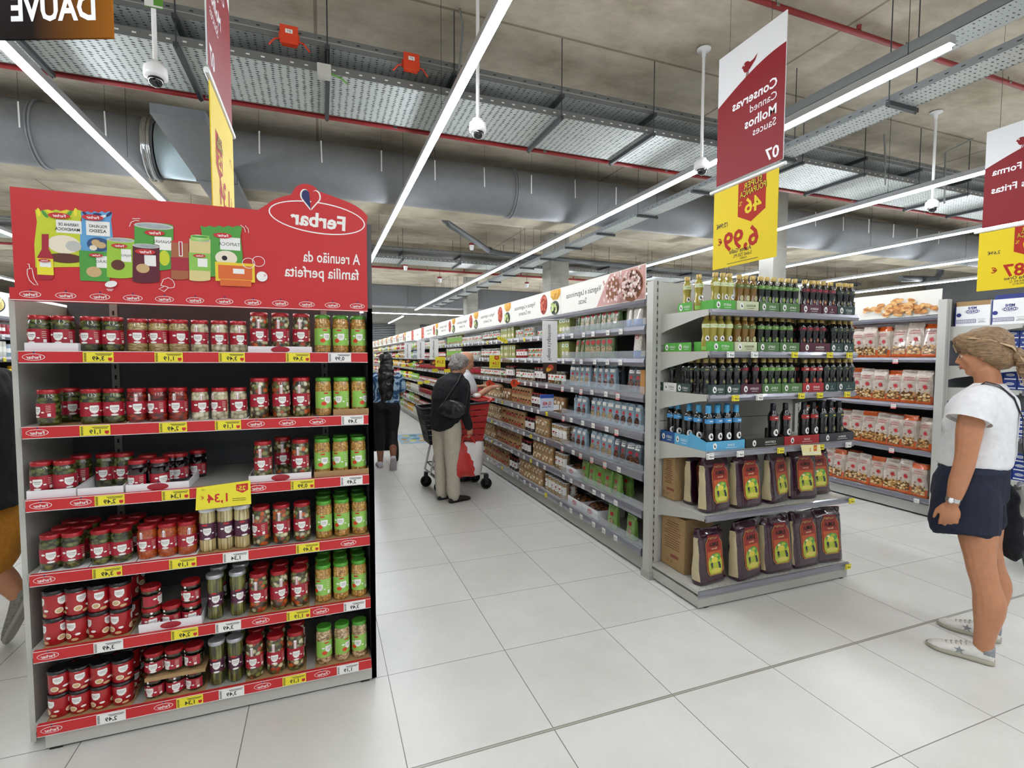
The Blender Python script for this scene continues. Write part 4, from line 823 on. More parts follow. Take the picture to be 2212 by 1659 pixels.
for yy in (5.56, 5.87): m.tube([(1.74, yy, 1.0), (1.62, yy, .46), (1.22, yy, .2), (1.76, yy, .18)], .012, chrome, 8); m.tube([(1.2, yy, .55), (1.12, yy, .22), (1.24, yy, .12)], .012, chrome, 8); m.tube([(1.15, yy, .3), (1.7, yy, .28)], .01, chrome, 8)
for xx in (1.16, 1.7): m.tube([(xx, 5.56, .29), (xx, 5.87, .29)], .01, chrome, 8)
m.build('steel_chassis', C_)
ty = M('tyre_black', '#1a1a1c', .8)
for xx, yy in ((1.23, 5.56), (1.14, 5.9), (1.78, 5.56), (1.74, 5.9)):
    w_ = bpy.data.objects.new('wheel', None); COL.objects.link(w_); w_.parent = C_; OFF[w_.name] = Vector(C_.location)
    m = MB(); n = 20; v = [(xx+r_*math.cos(2*PI*i/n), yy+dy, .066+r_*math.sin(2*PI*i/n)) for dy, r_ in ((-.016, .05), (-.02, .064), (.02, .064), (.016, .05)) for i in range(n)]
    m.add(v, [(j*n+i, j*n+(i+1) % n, (j+1)*n+(i+1) % n, (j+1)*n+i) for j in range(3) for i in range(n)]+[tuple(range(n)), tuple(range(3*n, 4*n))], ty, True); m.build('tyre', w_)
    m = MB(); m.box(xx-.02, xx+.02, yy-.03, yy-.022, .05, .15, bp_); m.box(xx-.02, xx+.02, yy+.022, yy+.03, .05, .15, bp_); m.box(xx-.02, xx+.02, yy-.03, yy+.03, .15, .18, bp_); m.build('fork', w_)
t = thing('grocery_packet', 'white packet lying on top of the red cart end', 'packet', (1.7, 5.72, 1.05)); m = MB(); m.ellip((1.71, 5.7, 1.082), (.05, .07, .034), wb_, 12, 8); m.build('packet_body', t)
# basket corner at the right edge
t = thing('hand_basket', 'dark green hand basket with red handle at the right photo edge', 'basket', (4.82, 1.95, 0)); m = MB(); gb_ = M('basket_green', '#2d3b2a', .5)
m.rings([(4.84, 1.93, .002, .14, .1), (4.84, 1.93, .1, .16, .12), (4.84, 1.93, .19, .18, .14), (4.84, 1.93, .2, .19, .15)], gb_, 24, 5, caps=False); m.rings([(4.84, 1.93, .002, .14, .1), (4.84, 1.93, .006, .14, .1)], gb_, 24, 5); m.build('basket_body', t); m = MB(); m.tube([(4.68, 1.93, .2), (4.7, 1.93, .27), (4.98, 1.93, .27), (5.0, 1.93, .2)], .011, rp, 8); m.build('handle', t)
# ============================================================ hanging signs
sgw = M('sign_white', '#dedfe0', .4); sgr = M('sign_red', '#83111b', .5, spec=.25); sgy = M('sign_yellow', '#dcc31c', .5, spec=.2); sgt = M('sign_text_white', '#f1efef', .5)
def c8(x, y): return (1500+x/2.6756, y/2.6756)
def sign(x, face, y0, y1, z0, z1, lines, num, promo, label, plabel):
    yc = (y0+y1)/2; w_ = y1-y0
    t = thing('aisle_sign', label, 'sign', (x, yc, z0), 'hanging aisle signs')
    m = MB(); m.box(x-.003, x+.003, y0, y1, z0, z1, sgw); pan = m.build('sign_panel', t)
    fr = F_left(x-.003, yc, z0) if face < 0 else frame((x+.003, yc, z0), (0, 1, 0), (0, 0, 1), (1, 0, 0))
    m = MB(); h = z1-z0; n = 12
    # in the photo the arc climbs towards the viewer's right
    arc = [(-w_/2+w_*k/n, h*(.615+.175*math.sin(PI/2*(k/n))**1.0)) for k in range(n+1)]
    if face > 0: arc = [(-a, b) for a, b in arc][::-1]
    m.pol([(-w_/2, .0), (w_/2, .0)]+arc[::-1], fr, sgr, 1)
    sg = 1 if face < 0 else -1
    bu, bv = (-.02, h*.80) if face < 0 else (.02, h*.80); s_ = .085
    P = lambda q: [(bu+sg*a*s_, bv+b*s_) for a, b in q]
    body = P([(-.62, .1), (-.48, .28), (-.25, .42), (0, .4), (.25, .2), (.6, .25), (1.0, .5), (.8, .1), (.5, -.15), (.25, -.35), (0, -.45), (-.25, -.42), (-.42, -.2), (-.48, .02)])
    m.pol(body if sg > 0 else body[::-1], fr, sgr, 2)
    m.line(P([(-.02, -.42), (-.1, -.75), (-.16, -1.0)]), .007, fr, sgr, 2); m.line(P([(.1, -.4), (.06, -.7), (.0, -.95)]), .007, fr, sgr, 2); m.oval(*P([(-.36, .22)])[0], .006, .006, fr, sgw, 3, 8)
    for st, vv, hh, b_ in lines:
        vs_, fs, tw, cap = textmesh(st, b_); W_ = min(tw*hh/cap, w_*.8)
        m.text(st, sg*(w_/2-.06-W_/2), vv*h, hh, fr, sgt, 3, b_, maxw=W_, flip=True)
    m.text(num, sg*(w_/2-.085), h*.075, .075, fr, sgt, 3, .02)
    m.build('sign_print', pan)
    m = MB(); m.tube([(x, y0-.02, z0-.03), (x, y1+.06, z0-.03)], .012, white2, 10); m.build('hanging_tube', t)
    m = MB()
    for yy in (y0+.12, y1-.1): m.tube([(x, yy, z1-.002), (x, yy, 4.995)], .0016, black, 4)
    m.build('hanging_wires', t)
    t2 = thing('promotion_sign', plabel, 'sign', (x, yc, z0-.61), 'yellow promotion signs under the aisle signs')
    za, zb = z0-.612, z0-.045
    m = MB(); m.box(x-.002, x+.002, y0+.03, y1+.02, za, zb, sgy); pp = m.build('sign_panel', t2)
    fr = F_left(x-.002, yc+.025, za) if face < 0 else frame((x+.002, yc+.025, za), (0, 1, 0), (0, 0, 1), (1, 0, 0))
    m = MB(); promo(m, fr, sg, w_-.01, zb-za); m.build('sign_print', pp)
orr = M('promo_red', '#a82a1c', .6, spec=.2)
def badge_p(m, fr, c, v1, num, s_=.24):
    m.pol([(c-s_/2, v1), (c-s_/2, v1-s_*.95), (c, v1-s_*1.2), (c+s_/2, v1-s_*.95), (c+s_/2, v1)], fr, orr, 1); m.text(num, c+.015, v1-s_*.72, s_*.42, fr, sgy, 3, .02); m.text('%', c-s_*.4, v1-s_*.6, s_*.13, fr, sgy, 3)
    for k, st in enumerate(('SUPER', 'POUPANÇA')):
        m.text(st, c+.01, v1-s_*(.12+.2*k), s_*.17, fr, ink, 4, .045, maxw=s_*(.95 if k else .7), rot=.08); m.text(st, c+.01, v1-s_*(.12+.2*k), s_*.17, fr, sgy, 6, .0, maxw=s_*(.92 if k else .66), rot=.08)
def promo2(m, fr, sg, w_, h):
    badge_p(m, fr, .07, h, '46'); m.text('12,99€', -.2, h*.55, .032, fr, ink, 2, .01, maxw=.11); m.line([(-.25, h*.53), (-.15, h*.57)], .003, fr, ink, 3)
    m.text('6,99', -.02, h*.32, .13, fr, orr, 2, .025, maxw=.33); m.text('€', -.215, h*.345, .045, fr, orr, 2, .02); m.text('Azeite Gallo', -.02, h*.185, .03, fr, ink, 2, .01, maxw=.2); m.text('Subtil 750 ML', -.0, h*.12, .024, fr, ink, 2, 0, maxw=.17); m.text('9,32€/L', .01, h*.075, .014, fr, ink, 2); m.rect(-.14, h*.035, .14, h*.042, fr, ink, 2)
def promo1(m, fr, sg, w_, h):
    badge_p(m, fr, -.12, h*.72, '25', .16); m.text('1,79', .2, h*.7, .03, fr, orr, 2); m.text('1,34', .0, h*.3, .12, fr, orr, 2, .025, maxw=.3); m.text('€', .19, h*.34, .04, fr, orr, 2); m.rect(-.14, h*.12, .1, h*.13, fr, ink, 2); m.rect(-.14, h*.08, .1, h*.09, fr, ink, 2)
def promo3(m, fr, sg, w_, h):
    badge_p(m, fr, .1, h, '30'); m.text('2,69€', -.17, h*.63, .03, fr, ink, 2, .01, maxw=.11); m.text('1,87', .03, h*.3, .11, fr, orr, 2, .025, maxw=.32); m.text('€', -.16, h*.33, .05, fr, orr, 2, .02); m.text('Bolacha Oreo', .04, h*.17, .03, fr, ink, 2, .015, maxw=.25); m.text('Mini 4X40 G', .05, h*.11, .024, fr, ink, 2, 0, maxw=.2); m.text('11,69€/KG', .05, h*.065, .02, fr, ink, 2, 0, maxw=.17)
TL = [('Conservas', .56, .062, .02), ('Canned', .47, .05, 0), ('Molhos', .375, .062, .02), ('Sauces', .29, .05, 0)]
sign(2.79, -1, 2.477, 3.06, 2.812, 3.735, TL, '07', promo2, 'red and white hanging sign numbered 07 over the olive oil display', 'yellow promotion panel reading 6,99 over the olive oil display')
sign(-.42, 1, 2.45, 3.05, 2.74, 3.66, TL, '07', promo1, 'red hanging sign seen edge-on above the red display', 'yellow promotion panel seen edge-on above the red display')
sign(6.1, -1, 2.477, 3.075, 2.812, 3.735, [('Pão de Forma', .56, .062, .02), ('Bread', .47, .05, 0), ('Batatas Fritas', .375, .062, .02), ('Crisps', .29, .05, 0)], '08', promo3, 'red and white hanging sign cut by the right photo edge', 'yellow promotion panel reading 87 cut by the right photo edge')
# screen at upper left
a = Vector((-.905, 3.0, 3.055)); dirv = Vector((-.5, .205, 0)).normalized(); nrm = Vector((-dirv.y, dirv.x, 0))*1
if nrm.y > 0: nrm = -nrm
sm = bpy.data.materials.new('poster_brown_amber'); sm.use_nodes = True; nt = sm.node_tree; b = nt.nodes['Principled BSDF']; tc = nt.nodes.new('ShaderNodeTexCoord'); sx = nt.nodes.new('ShaderNodeSeparateXYZ'); nt.links.new(tc.outputs['Object'], sx.inputs[0])
mr = nt.nodes.new('ShaderNodeMapRange'); mr.inputs[1].default_value = -.75; mr.inputs[2].default_value = .02; nt.links.new(sx.outputs[0], mr.inputs[0]); cr = nt.nodes.new('ShaderNodeValToRGB'); e = cr.color_ramp.elements; e[0].position = .2; e[0].color = lin('#0d0605'); e[1].position = 1; e[1].color = lin('#a8671a'); e2 = e.new(.78); e2.color = lin('#7a4a14'); e3 = e.new(.5); e3.color = lin('#160b07'); b.inputs['Specular IOR Level'].default_value = .1
nt.links.new(mr.outputs[0], cr.inputs[0]); nt.links.new(cr.outputs[0], b.inputs['Base Color']); b.inputs['Roughness'].default_value = .8
t = thing('hanging_poster', 'dark brown and amber poster with white letters hanging at upper left', 'poster', tuple(a))
m = MB(); m.prism([(-1.05, 0), (0, 0), (0, .62), (-1.05, .62)], (a, -dirv, (0, 0, 1), nrm), sm, .012); fr = frame(a, -dirv, (0, 0, 1), nrm); m.text('DAUVE', -.285, .143, .115, fr, white2, 2, .03, maxw=.415)
m.build('poster_panel', t)
m = MB()
for k in (-.1, -.9): q = a-dirv*k*1. if False else a+dirv*(-k); m.tube([(q.x, q.y, a.z+.62), (q.x, q.y, 4.995)], .002, black, 4)
m.build('hanging_wires', t)
t = thing('exit_sign', 'green and white exit sign cut by the top photo edge', 'sign', (-.96, 4.02, 3.8))
m = MB(); m.box(-1.03, -.93, 4.0, 4.012, 3.8, 3.98, green); fr = F_front(-.98, 4.0, 3.9); m.rect(-.05, -.1, .0, .08, fr, white, 1); m.rect(-.05, -.1, .05, -.088, fr, white, 2); m.pol([(.012, -.04), (.03, -.04), (.03, -.01), (.042, -.01), (.021, .02), (0, -.01), (.012, -.01)], fr, white, 2); m.build('sign_panel', t)
m = MB(); m.tube([(-.98, 4.006, 3.98), (-.98, 4.006, 4.995)], .003, black, 4); m.build('hanging_wire', t)
# ============================================================ red end display
YF = 2.383
def oval_logo(m, u, v, w_, fr, L=1, bg=red, fg=white, rim=True):
    """small oval emblem with mirrored lettering"""
    m.oval(u, v, w_/2, w_*.19, fr, fg, L, 18); m.oval(u, v, w_/2-.002, w_*.19-.002, fr, bg, L+1, 18)
    m.text('Ferbar', u, v-w_*.01, w_*.17, fr, fg, L+2, .02, maxw=w_*.8)
    m.pol([(u+w_*.02, v+w_*.17), (u+w_*.07, v+w_*.3), (u-w_*.03, v+w_*.3)], fr, navyp, L+2)
def tag_art(m, u, v, w_, h_, fr, base, L=3, big='1,19'):
    m.rect(u-w_/2, v-h_/2, u+w_/2, v+h_/2, fr, base, L)
    for k in range(6): m.rect(u-w_/2+.003, v-h_/2+.003+k*h_*.15, u-w_/2+.011, v-h_/2+.003+k*h_*.15+h_*.08, fr, ink, L+1)
    m.text(big, u, v-h_*.12, h_*.42, fr, ink, L+1, .02)
    m.rect(u-w_*.1, v+h_*.3, u+w_*.46, v+h_*.36, fr, ink, L+1); m.rect(u-w_*.05, v+h_*.18, u+w_*.42, v+h_*.23, fr, ink, L+1)
    if base is yellow: m.pol([(u+w_*.32, v-h_*.05), (u+w_*.46, v-h_*.05), (u+w_*.46, v-h_*.3), (u+w_*.39, v-h_*.42), (u+w_*.32, v-h_*.3)], fr, red, L+1)
D1 = thing('display_gondola', 'tall red-trimmed end display of jars with a printed red header', 'shelf', (-.43, 2.4, 0))
m = MB(); m.box(-1.1, -1.082, 2.462, 2.9, .012, 1.76, lgrey); m.build('side_panel', D1)
m = MB(); m.box(.2, .222, 2.405, 2.9, .012, 1.76, dgrey); m.box(.2, .222, 2.405, 2.43, .012, 2.14, dgrey); m.build('side_panel', D1)
m = MB(); m.box(-1.08, .2, 2.88, 2.9, .02, 1.79, dgrey)
for xx in (-.92, .0):
    m.box(xx, xx+.03, 2.872, 2.88, .02, 1.79, grey)
    for k in range(34): m.box(xx+.011, xx+.019, 2.871, 2.872, .08+k*.05, .1+k*.05, ink)
m.build('back_panel', D1)
m = MB(); m.box(-1.03, .2, 2.405, 2.88, .012, .072, lgrey); m.box(-1.02, -.98, 2.41, 2.45, 0, .012, black); m.box(.15, .19, 2.41, 2.45, 0, .012, black); m.build('plinth', D1)
ZS = [1.555, 1.272, .995, .708, .41, .117]          # shelf tops, upper to lower
tags = [([(575, 'y'), (985, 'y'), (1352, 'y'), (1737, 'y'), (1980, 'w')], 2, 310), ([(555, 'y'), (1010, 'y'), (1330, 'y'), (2055, 'w')], 2, 710), ([(640, 'y'), (1025, 'y'), (1765, 'y'), (2050, 'w')], 2, 1110),
        ([(535, 'y'), (985, 'y'), (1730, 'y'), (1300, 'w')], 3, 450), ([(540, 'w'), (995, 'y'), (1675, 'y'), (1255, 'w'), (2010, 'w')], 3, 850), ([(555, 'w'), (1025, 'y'), (1650, 'y'), (1275, 'w'), (1970, 'w')], 3, 1250)]
def C2(x, y): return (x/2.6976, 660+y/2.6976)
def C3(x, y): return (40+x/2.769, 1060+y/2.769)
def C5(x, y): return (1380+x/4.148, 580+y/4.148)
def C6(x, y): return (1380+x/4.366, 960+y/4.366)
def C1(x, y): return (x/2.6976, 380+y/2.6976)
for i, z in enumerate(ZS):
    m = MB(); m.box(-1.06, .198, 2.402, 2.87, z-.03, z, grey); sh = m.build('shelf', D1)
    for xx in range(22): pass
    m = MB(); m.box(-1.045, .197, YF, 2.4, z-.042, z+.003, red); fr = F_front(0, YF, z-.0195)
    m.rect(-1.045, -.0225, .197, -.0205, fr, white, 1); m.rect(-1.045, .0205, .197, .0225, fr, white, 1)
    tl, cv, yy = tags[i]
    tx = [on(*(C2 if cv == 2 else C3)(a, yy+(0 if cv == 2 else -(a-1000)*.19)), 1, YF).x for a, _ in tl]
    k = -1.0
    while k < .19:
        if all(abs(k-q) > .09 for q in tx): oval_logo(m, k, 0, .068, fr, 1)
        k += .1225
    m.build('strip_cover', sh)
    for (a, kind), x in zip(tl, tx):
        q = MB(); tag_art(q, x, 0, .096, .038, fr, yellow if kind == 'y' else white, 5, random.choice(['1,19', '2,49', '1,34', '0,99', '3,49'])); q.box(x-.048, x+.048, YF-.0024, YF, z-.038, z, yellow if kind == 'y' else white)
        q.build('price_tag', sh)
# header
m = MB(); m.box(-1.06, .2, YF-.002, 2.41, 1.743, 1.79, red); fr = F_front(0, YF-.002, 1.7665)
m.rect(-1.06, -.0225, .2, -.02, fr, white, 1)
for k in range(12): oval_logo(m, -1.0+k*.105, 0, .064, fr, 1)
m.build('header_strip', D1)
cx, cz = on(*C1(1855, 245), 1, YF)[0], on(*C1(1855, 245), 1, YF)[2]
ol = [(-1.045, 1.79), (.2, 1.79), (.2, 2.135)]
ol += [(cx+.215*math.cos(a), cz+.1*math.sin(a)) for a in [PI*k/24 for k in range(2, 9)]]
ol += [(cx-.045+.055*math.cos(a), cz+.09+.05*math.sin(a)) for a in [PI*k/12 for k in range(2, 11)]]
ol += [(cx+.215*math.cos(a), cz+.1*math.sin(a)) for a in [PI*k/24 for k in range(16, 22)]]
ol += [(cx-.235, 2.152), (-1.045, 2.152)]
m = MB(); m.prism([(p[0], p[1]) for p in ol], ((0, YF, 0), (1, 0, 0), (0, 0, 1), (0, -1, 0)), red, .02); hb = m.build('header_panel', D1)
_f0 = F_front(0, YF, 0, .00008); LYR = [5]
def fr(a, b, L=1): return _f0(a, b, LYR[0])
class AM(MB):
    def add(s, *a, **k): r = MB.add(s, *a, **k); LYR[0] += 1; return r
A = AM()
A.ring(cx, cz, .196, .068, .005, fr, white, 1, 40, -.06); A.text('Ferbar', cx, cz-.01, .058, fr, white, 2, .03, rot=-.05)
hx, hz = cx-.03, cz+.085
for sg, mt in ((-1, navyp), (1, red)):
    petal = [(hx, hz-.05)]+[(hx+sg*(.019+.017*math.cos(a)), hz+.005+.024*math.sin(a)) for a in [(-.6+k*.35)*1.0 for k in range(10)]]
    big = [(hx+(p[0]-hx)*1.12+sg*.0015, hz+(p[1]-hz)*1.12) for p in petal]
    A.pol(big if sg > 0 else big[::-1], fr, white, 2); A.pol(petal if sg > 0 else petal[::-1], fr, mt, 3)
def hu(x, y): p = on(*C1(x, y), 1, YF); return p.x, p.z
for s_, (x, y), h_ in (('A reunião da', (1935, 478), .046), ('família perfeita', (1880, 565), .046)):
    u, v = hu(x, y); A.text(s_, u, v, h_, fr, white, 2, .012, maxw=.236 if len(s_) < 13 else .305, rot=.0)
def hq(x0, y0, x1, y1, mt, L=2):
    a = hu(x0, y1); b = hu(x1, y0); A.rect(a[0], a[1], b[0], b[1], fr, mt, L)
gb = M('print_yellowgreen', '#c5cf2b', .5); bb_ = M('print_blue', '#5d9fcf', .5); gg = M('print_leafgreen', '#4d9a3c', .5); cream = M('print_cream', '#e9dfc8', .55); brn = M('print_brown', '#5b2b1c', .5); beige = M('print_beige', '#c8a878', .6)
def hbag(x0, y0, x1, y1, mt, L=2):
    n_ = 9; pts = [(x0+(x1-x0)*k/n_, y0+(6 if k % 2 else -4)) for k in range(n_+1)]; d_ = (x1-x0)*.04
    pts += [(x1-d_, y0+(y1-y0)*.2), (x1+d_*.4, y0+(y1-y0)*.6), (x1-d_*.3, y1), (x0+d_*.3, y1+4), (x0-d_*.4, y0+(y1-y0)*.6), (x0+d_, y0+(y1-y0)*.2)]
    A.pol([hu(*q) for q in pts[::-1]], fr, mt, L)
def hcan(x0, y0, x1, y1, mt, L=2, lid=None, tp=None):
    c_ = (x0+x1)/2; a_ = (x1-x0)/2; e_ = a_*.16
    pts = [(c_+a_*math.cos(t_), y1+e_*math.sin(t_)) for t_ in [PI*k/10 for k in range(11)]]+[(c_-a_*math.cos(t_), y0-e_*math.sin(t_)) for t_ in [PI*k/10 for k in range(11)]]
    A.pol([hu(*q) for q in pts], fr, mt, L)
    u_, v_ = hu(c_, y0); w_ = hu(x1, y0)[0]-u_; A.oval(u_, v_, w_, w_*.2, fr, tp or lgrey, L); A.oval(u_, v_, w_*.88, w_*.14, fr, lid or steel, L)
def hbottle(x0, y0, x1, y1, mt):
    c_ = (x0+x1)/2; a_ = (x1-x0)/2; P_ = [(-.42, 0), (-.42, .33), (-.95, .5), (-1, .55), (-1, .96), (-.8, 1), (.8, 1), (1, .96), (1, .55), (.95, .5), (.42, .33), (.42, 0)]
    A.pol([hu(c_+a_*p_[0], y0+(y1-y0)*p_[1]) for p_ in P_], fr, mt, 2)
hbag(205, 200, 480, 530, gb, 2); hbag(470, 210, 655, 445, bb_, 3)
for k in range(7): u, v = hu(225+k*36, 212+(k % 2)*10); A.oval(u, v, .016, .006, fr, gg if k % 2 else yellow, 3, 8, .5*(k-3))
for k in range(5): u, v = hu(500+k*34, 225+(k % 2)*12); A.oval(u, v, .014, .005, fr, white if k % 2 else navyp, 3, 8, .4*(k-2))
hq(330, 265, 475, 330, white, 4); hq(505, 270, 640, 345, white, 4)
for (x, y, a, b_, mt) in ((375, 400, .05, .034, cream), (430, 410, .024, .02, lgrey), (380, 480, .055, .018, brn), (575, 400, .036, .026, M('print_darkblue', '#2c4d7a', .5)), (560, 390, .014, .012, beige), (590, 405, .016, .012, beige), (545, 420, .012, .01, cream)):
    u, v = hu(x, y); A.oval(u, v, a, b_, fr, mt, 5)
for st, x, y, w_ in (('FARINHA DE', 400, 285, .06), ('MANDIOCA', 395, 312, .075), ('POLVILHO', 572, 295, .055), ('AZEDO', 572, 322, .055)):
    u, v = hu(x, y); A.text(st, u, v, .011, fr, ink, 6, .01, maxw=w_)
hbottle(218, 340, 314, 605, dred); hq(220, 485, 312, 575, yellow, 7); hq(235, 500, 300, 530, white, 8)
hq(470, 445, 635, 610, gg, 6); hq(565, 470, 625, 535, white, 7); u, v = hu(550, 560); A.oval(u, v, .024, .02, fr, beige, 7); u, v = hu(597, 500); A.text('GRÃO', u, v, .01, fr, ink, 8)
hcan(625, 375, 785, 585, M('print_lime', '#9ac33a', .5), 7); hq(710, 430, 765, 500, white, 8); u, v = hu(690, 520); A.oval(u, v, .022, .02, fr, brn, 8); u, v = hu(738, 465); A.text('FEIJÃO', u, v, .008, fr, ink, 9); 
hcan(785, 294, 1012, 535, gg, 5); hq(905, 360, 1000, 430, white, 6) ; u, v = hu(950, 385); A.text('ANANÁS', u, v, .011, fr, ink, 7);  u, v = hu(960, 480); A.oval(u, v, .018, .03, fr, gb, 6)
hcan(775, 410, 932, 612, M('print_maroon', '#5a1226', .5), 8); hq(845, 465, 910, 525, white, 9); u, v = hu(835, 540); A.oval(u, v, .022, .018, fr, beige, 9); 
hcan(1000, 385, 1100, 597, M('print_mixed', '#a5613f', .5), 7, red, red); hq(1000, 480, 1100, 550, dred, 8); hq(1045, 385, 1065, 470, white, 9); hq(1050, 388, 1060, 465, dred, 10)
hbag(1170, 295, 1412, 585, gg, 5); hq(1285, 365, 1400, 430, white, 6); u, v = hu(1338, 400); A.text('TAPIOCA', u, v, .013, fr, ink, 7); u, v = hu(1320, 480); A.oval(u, v, .04, .03, fr, cream, 6); u, v = hu(1310, 480); A.oval(u, v, .01, .01, fr, ink, 7)
hcan(1105, 375, 1228, 605, M('print_butter', '#d9c98c', .5), 8); hcan(1112, 356, 1222, 374, lgreen, 9, gg, lgreen); hq(1105, 455, 1228, 550, lgreen, 9); hq(1155, 485, 1210, 530, white, 10)
hq(1258, 515, 1485, 612, M('print_margarine', '#e9c832', .5), 9); hq(1275, 530, 1470, 600, M('print_orange', '#d8672c', .5), 10); hq(1285, 612, 1465, 640, M('print_orange', '#d8672c', .5), 9); hq(1360, 545, 1425, 570, white, 11)
for x, y, r_ in ((1450, 510, .022), (1508, 500, .022)):
    u, v = hu(x, y); A.ring(u, v, r_*1.1, r_, .0022, fr, white, 3, 20)
u, v = hu(1528, 588); A.oval(u, v, .021, .021, fr, white, 3); u, v = hu(1545, 588); A.text('*', u, v, .02, fr, red, 4)
for pts, w_ in (([(165, 545), (165, 575), (178, 610), (205, 635), (228, 637), (205, 600), (196, 560), (192, 540), (165, 545)], .0022), ([(180, 540), (175, 515), (165, 515)], .0022), ([(758, 298), (768, 272), (792, 262), (815, 265)], .0022), ([(775, 252), (820, 252)], .0022), ([(1402, 288), (1425, 305), (1432, 330)], .0022), ([(1430, 292), (1448, 312), (1450, 335)], .0022),
                ([(940, 640), (955, 605), (985, 595), (1010, 610), (1022, 635), (1015, 652), (990, 655), (970, 645), (940, 640)], .0022), ([(960, 645), (930, 660), (960, 675), (985, 652)], .0022), ([(625, 662), (665, 662)], .0022), ([(632, 670), (660, 670)], .0022)):
    A.line([hu(*p) for p in pts], w_, fr, white, 3)
u, v = hu(652, 632); A.oval(u, v, .02, .012, fr, white, 3, rot=.3)
for (x_, y_, s__) in ((350, 235, .034), (545, 245, .034), (905, 335, .034), (700, 410, .026), (850, 445, .034), (1300, 350, .034), (565, 465, .022), (265, 495, .018), (1165, 468, .022)): u, v = hu(x_, y_); A.oval(u, v, s__, s__*.32, fr, red, 9, 14); A.text('Ferbar', u, v, s__*.3, fr, white, 9, .02, maxw=s__*1.5)
hb_ = A.build('header_print', hb); fr = None
# hidden run behind the display (seen only from the side)
# ------------------------------------------------------------ jars
J_G = Mcell('chickpeas_in_brine', ['#c89a4e', '#d8ad62', '#b98a40'], (105, 105, 105), '#6b4a20', ew=.3, rnd=.6)
J_B = Mcell('white_beans_in_brine', ['#cdb088', '#bf9f74', '#d9c19c'], (75, 75, 110), '#6d5230', ew=.3, rnd=.8)
J_P = Mcell('gherkins_in_brine', ['#4b5122', '#5e6530', '#3c431c', '#6f7538'], (45, 45, 80), '#1c200c', ew=.25)
J_S = Mcell('sauerkraut', ['#b5a06a', '#a08a55', '#c4b27e'], (60, 60, 260), '#75643a', ew=.3)
J_O = Mcell('pearl_onions', ['#cfc9a8', '#dbd6bb', '#bfb892'], (55, 55, 55), '#6f6a4c', ew=.3, rnd=.7)
J_R = Mcell('roast_peppers', ['#8e2413', '#a33318', '#77190e'], (40, 40, 90), '#3f0d07', ew=.25)
J_M = Mcell('mixed_pickles', ['#c25a1e', '#d8cfa8', '#7d8040', '#b7b58c', '#a23b1a', '#5c6030'], (48, 48, 55), '#3a3520', ew=.2)
J_C = Mcell('grated_carrot', ['#b4501c', '#a5441a', '#c26227'], (130, 130, 200), '#7d3312', ew=.35)
J_A = Mcell('white_asparagus', ['#c9bb86', '#bcab76', '#d4c896'], (95, 95, 8), '#7a6a3c', ew=.22, rnd=.5)
J_V = Mcell('green_beans', ['#6f7034', '#7d7c3e', '#5a5c2a'], (95, 95, 8), '#2c2e14', ew=.22, rnd=.5)
J_T = Mcell('beetroot_slices', ['#1f0d12', '#2c0f16', '#150a0e'], (45, 45, 100), '#0a0406', ew=.2)
J_D = Mcell('olive_antipasti', ['#3b3d22', '#4b4127', '#5a5433', '#2c2c18'], (80, 80, 90), '#15150b', ew=.25)
J_K = Mcell('dark_beans', ['#3c1512', '#54201a', '#2b0e0c'], (90, 90, 90), '#140605', ew=.25)
lidred = M('lid_red', '#a5141f', .32, .3, coat=.5); lidgreen = M('lid_green', '#4f9e2f', .35, .2, coat=.4); lidsilver = M('lid_silver_grey', '#b9bcc0', .3, .6); lidblack = M('lid_black', '#151416', .3, coat=.4); lidwhite = M('lid_white', '#dcdde0', .3, .3)
purple = M('label_purple', '#4d1c38', .4, coat=.3); canred = M('can_red', '#a8161f', .3, .15, coat=.5)
def badge(m, u, v, s_, fn, word, L=2):
    m.pol([(u+s_*a, v+s_*b) for a, b in ((-.5, .42), (-.42, .5), (.42, .5), (.5, .42), (.5, -.1), (.3, -.42), (0, -.55), (-.3, -.42), (-.5, -.1))], fn, white, L)
    m.text(word, u, v+s_*.15, s_*.16, fn, ink, L+1, maxw=s_*.8); m.rect(u-s_*.3, v-s_*.1, u+s_*.3, v-s_*.06, fn, ink, L+1)
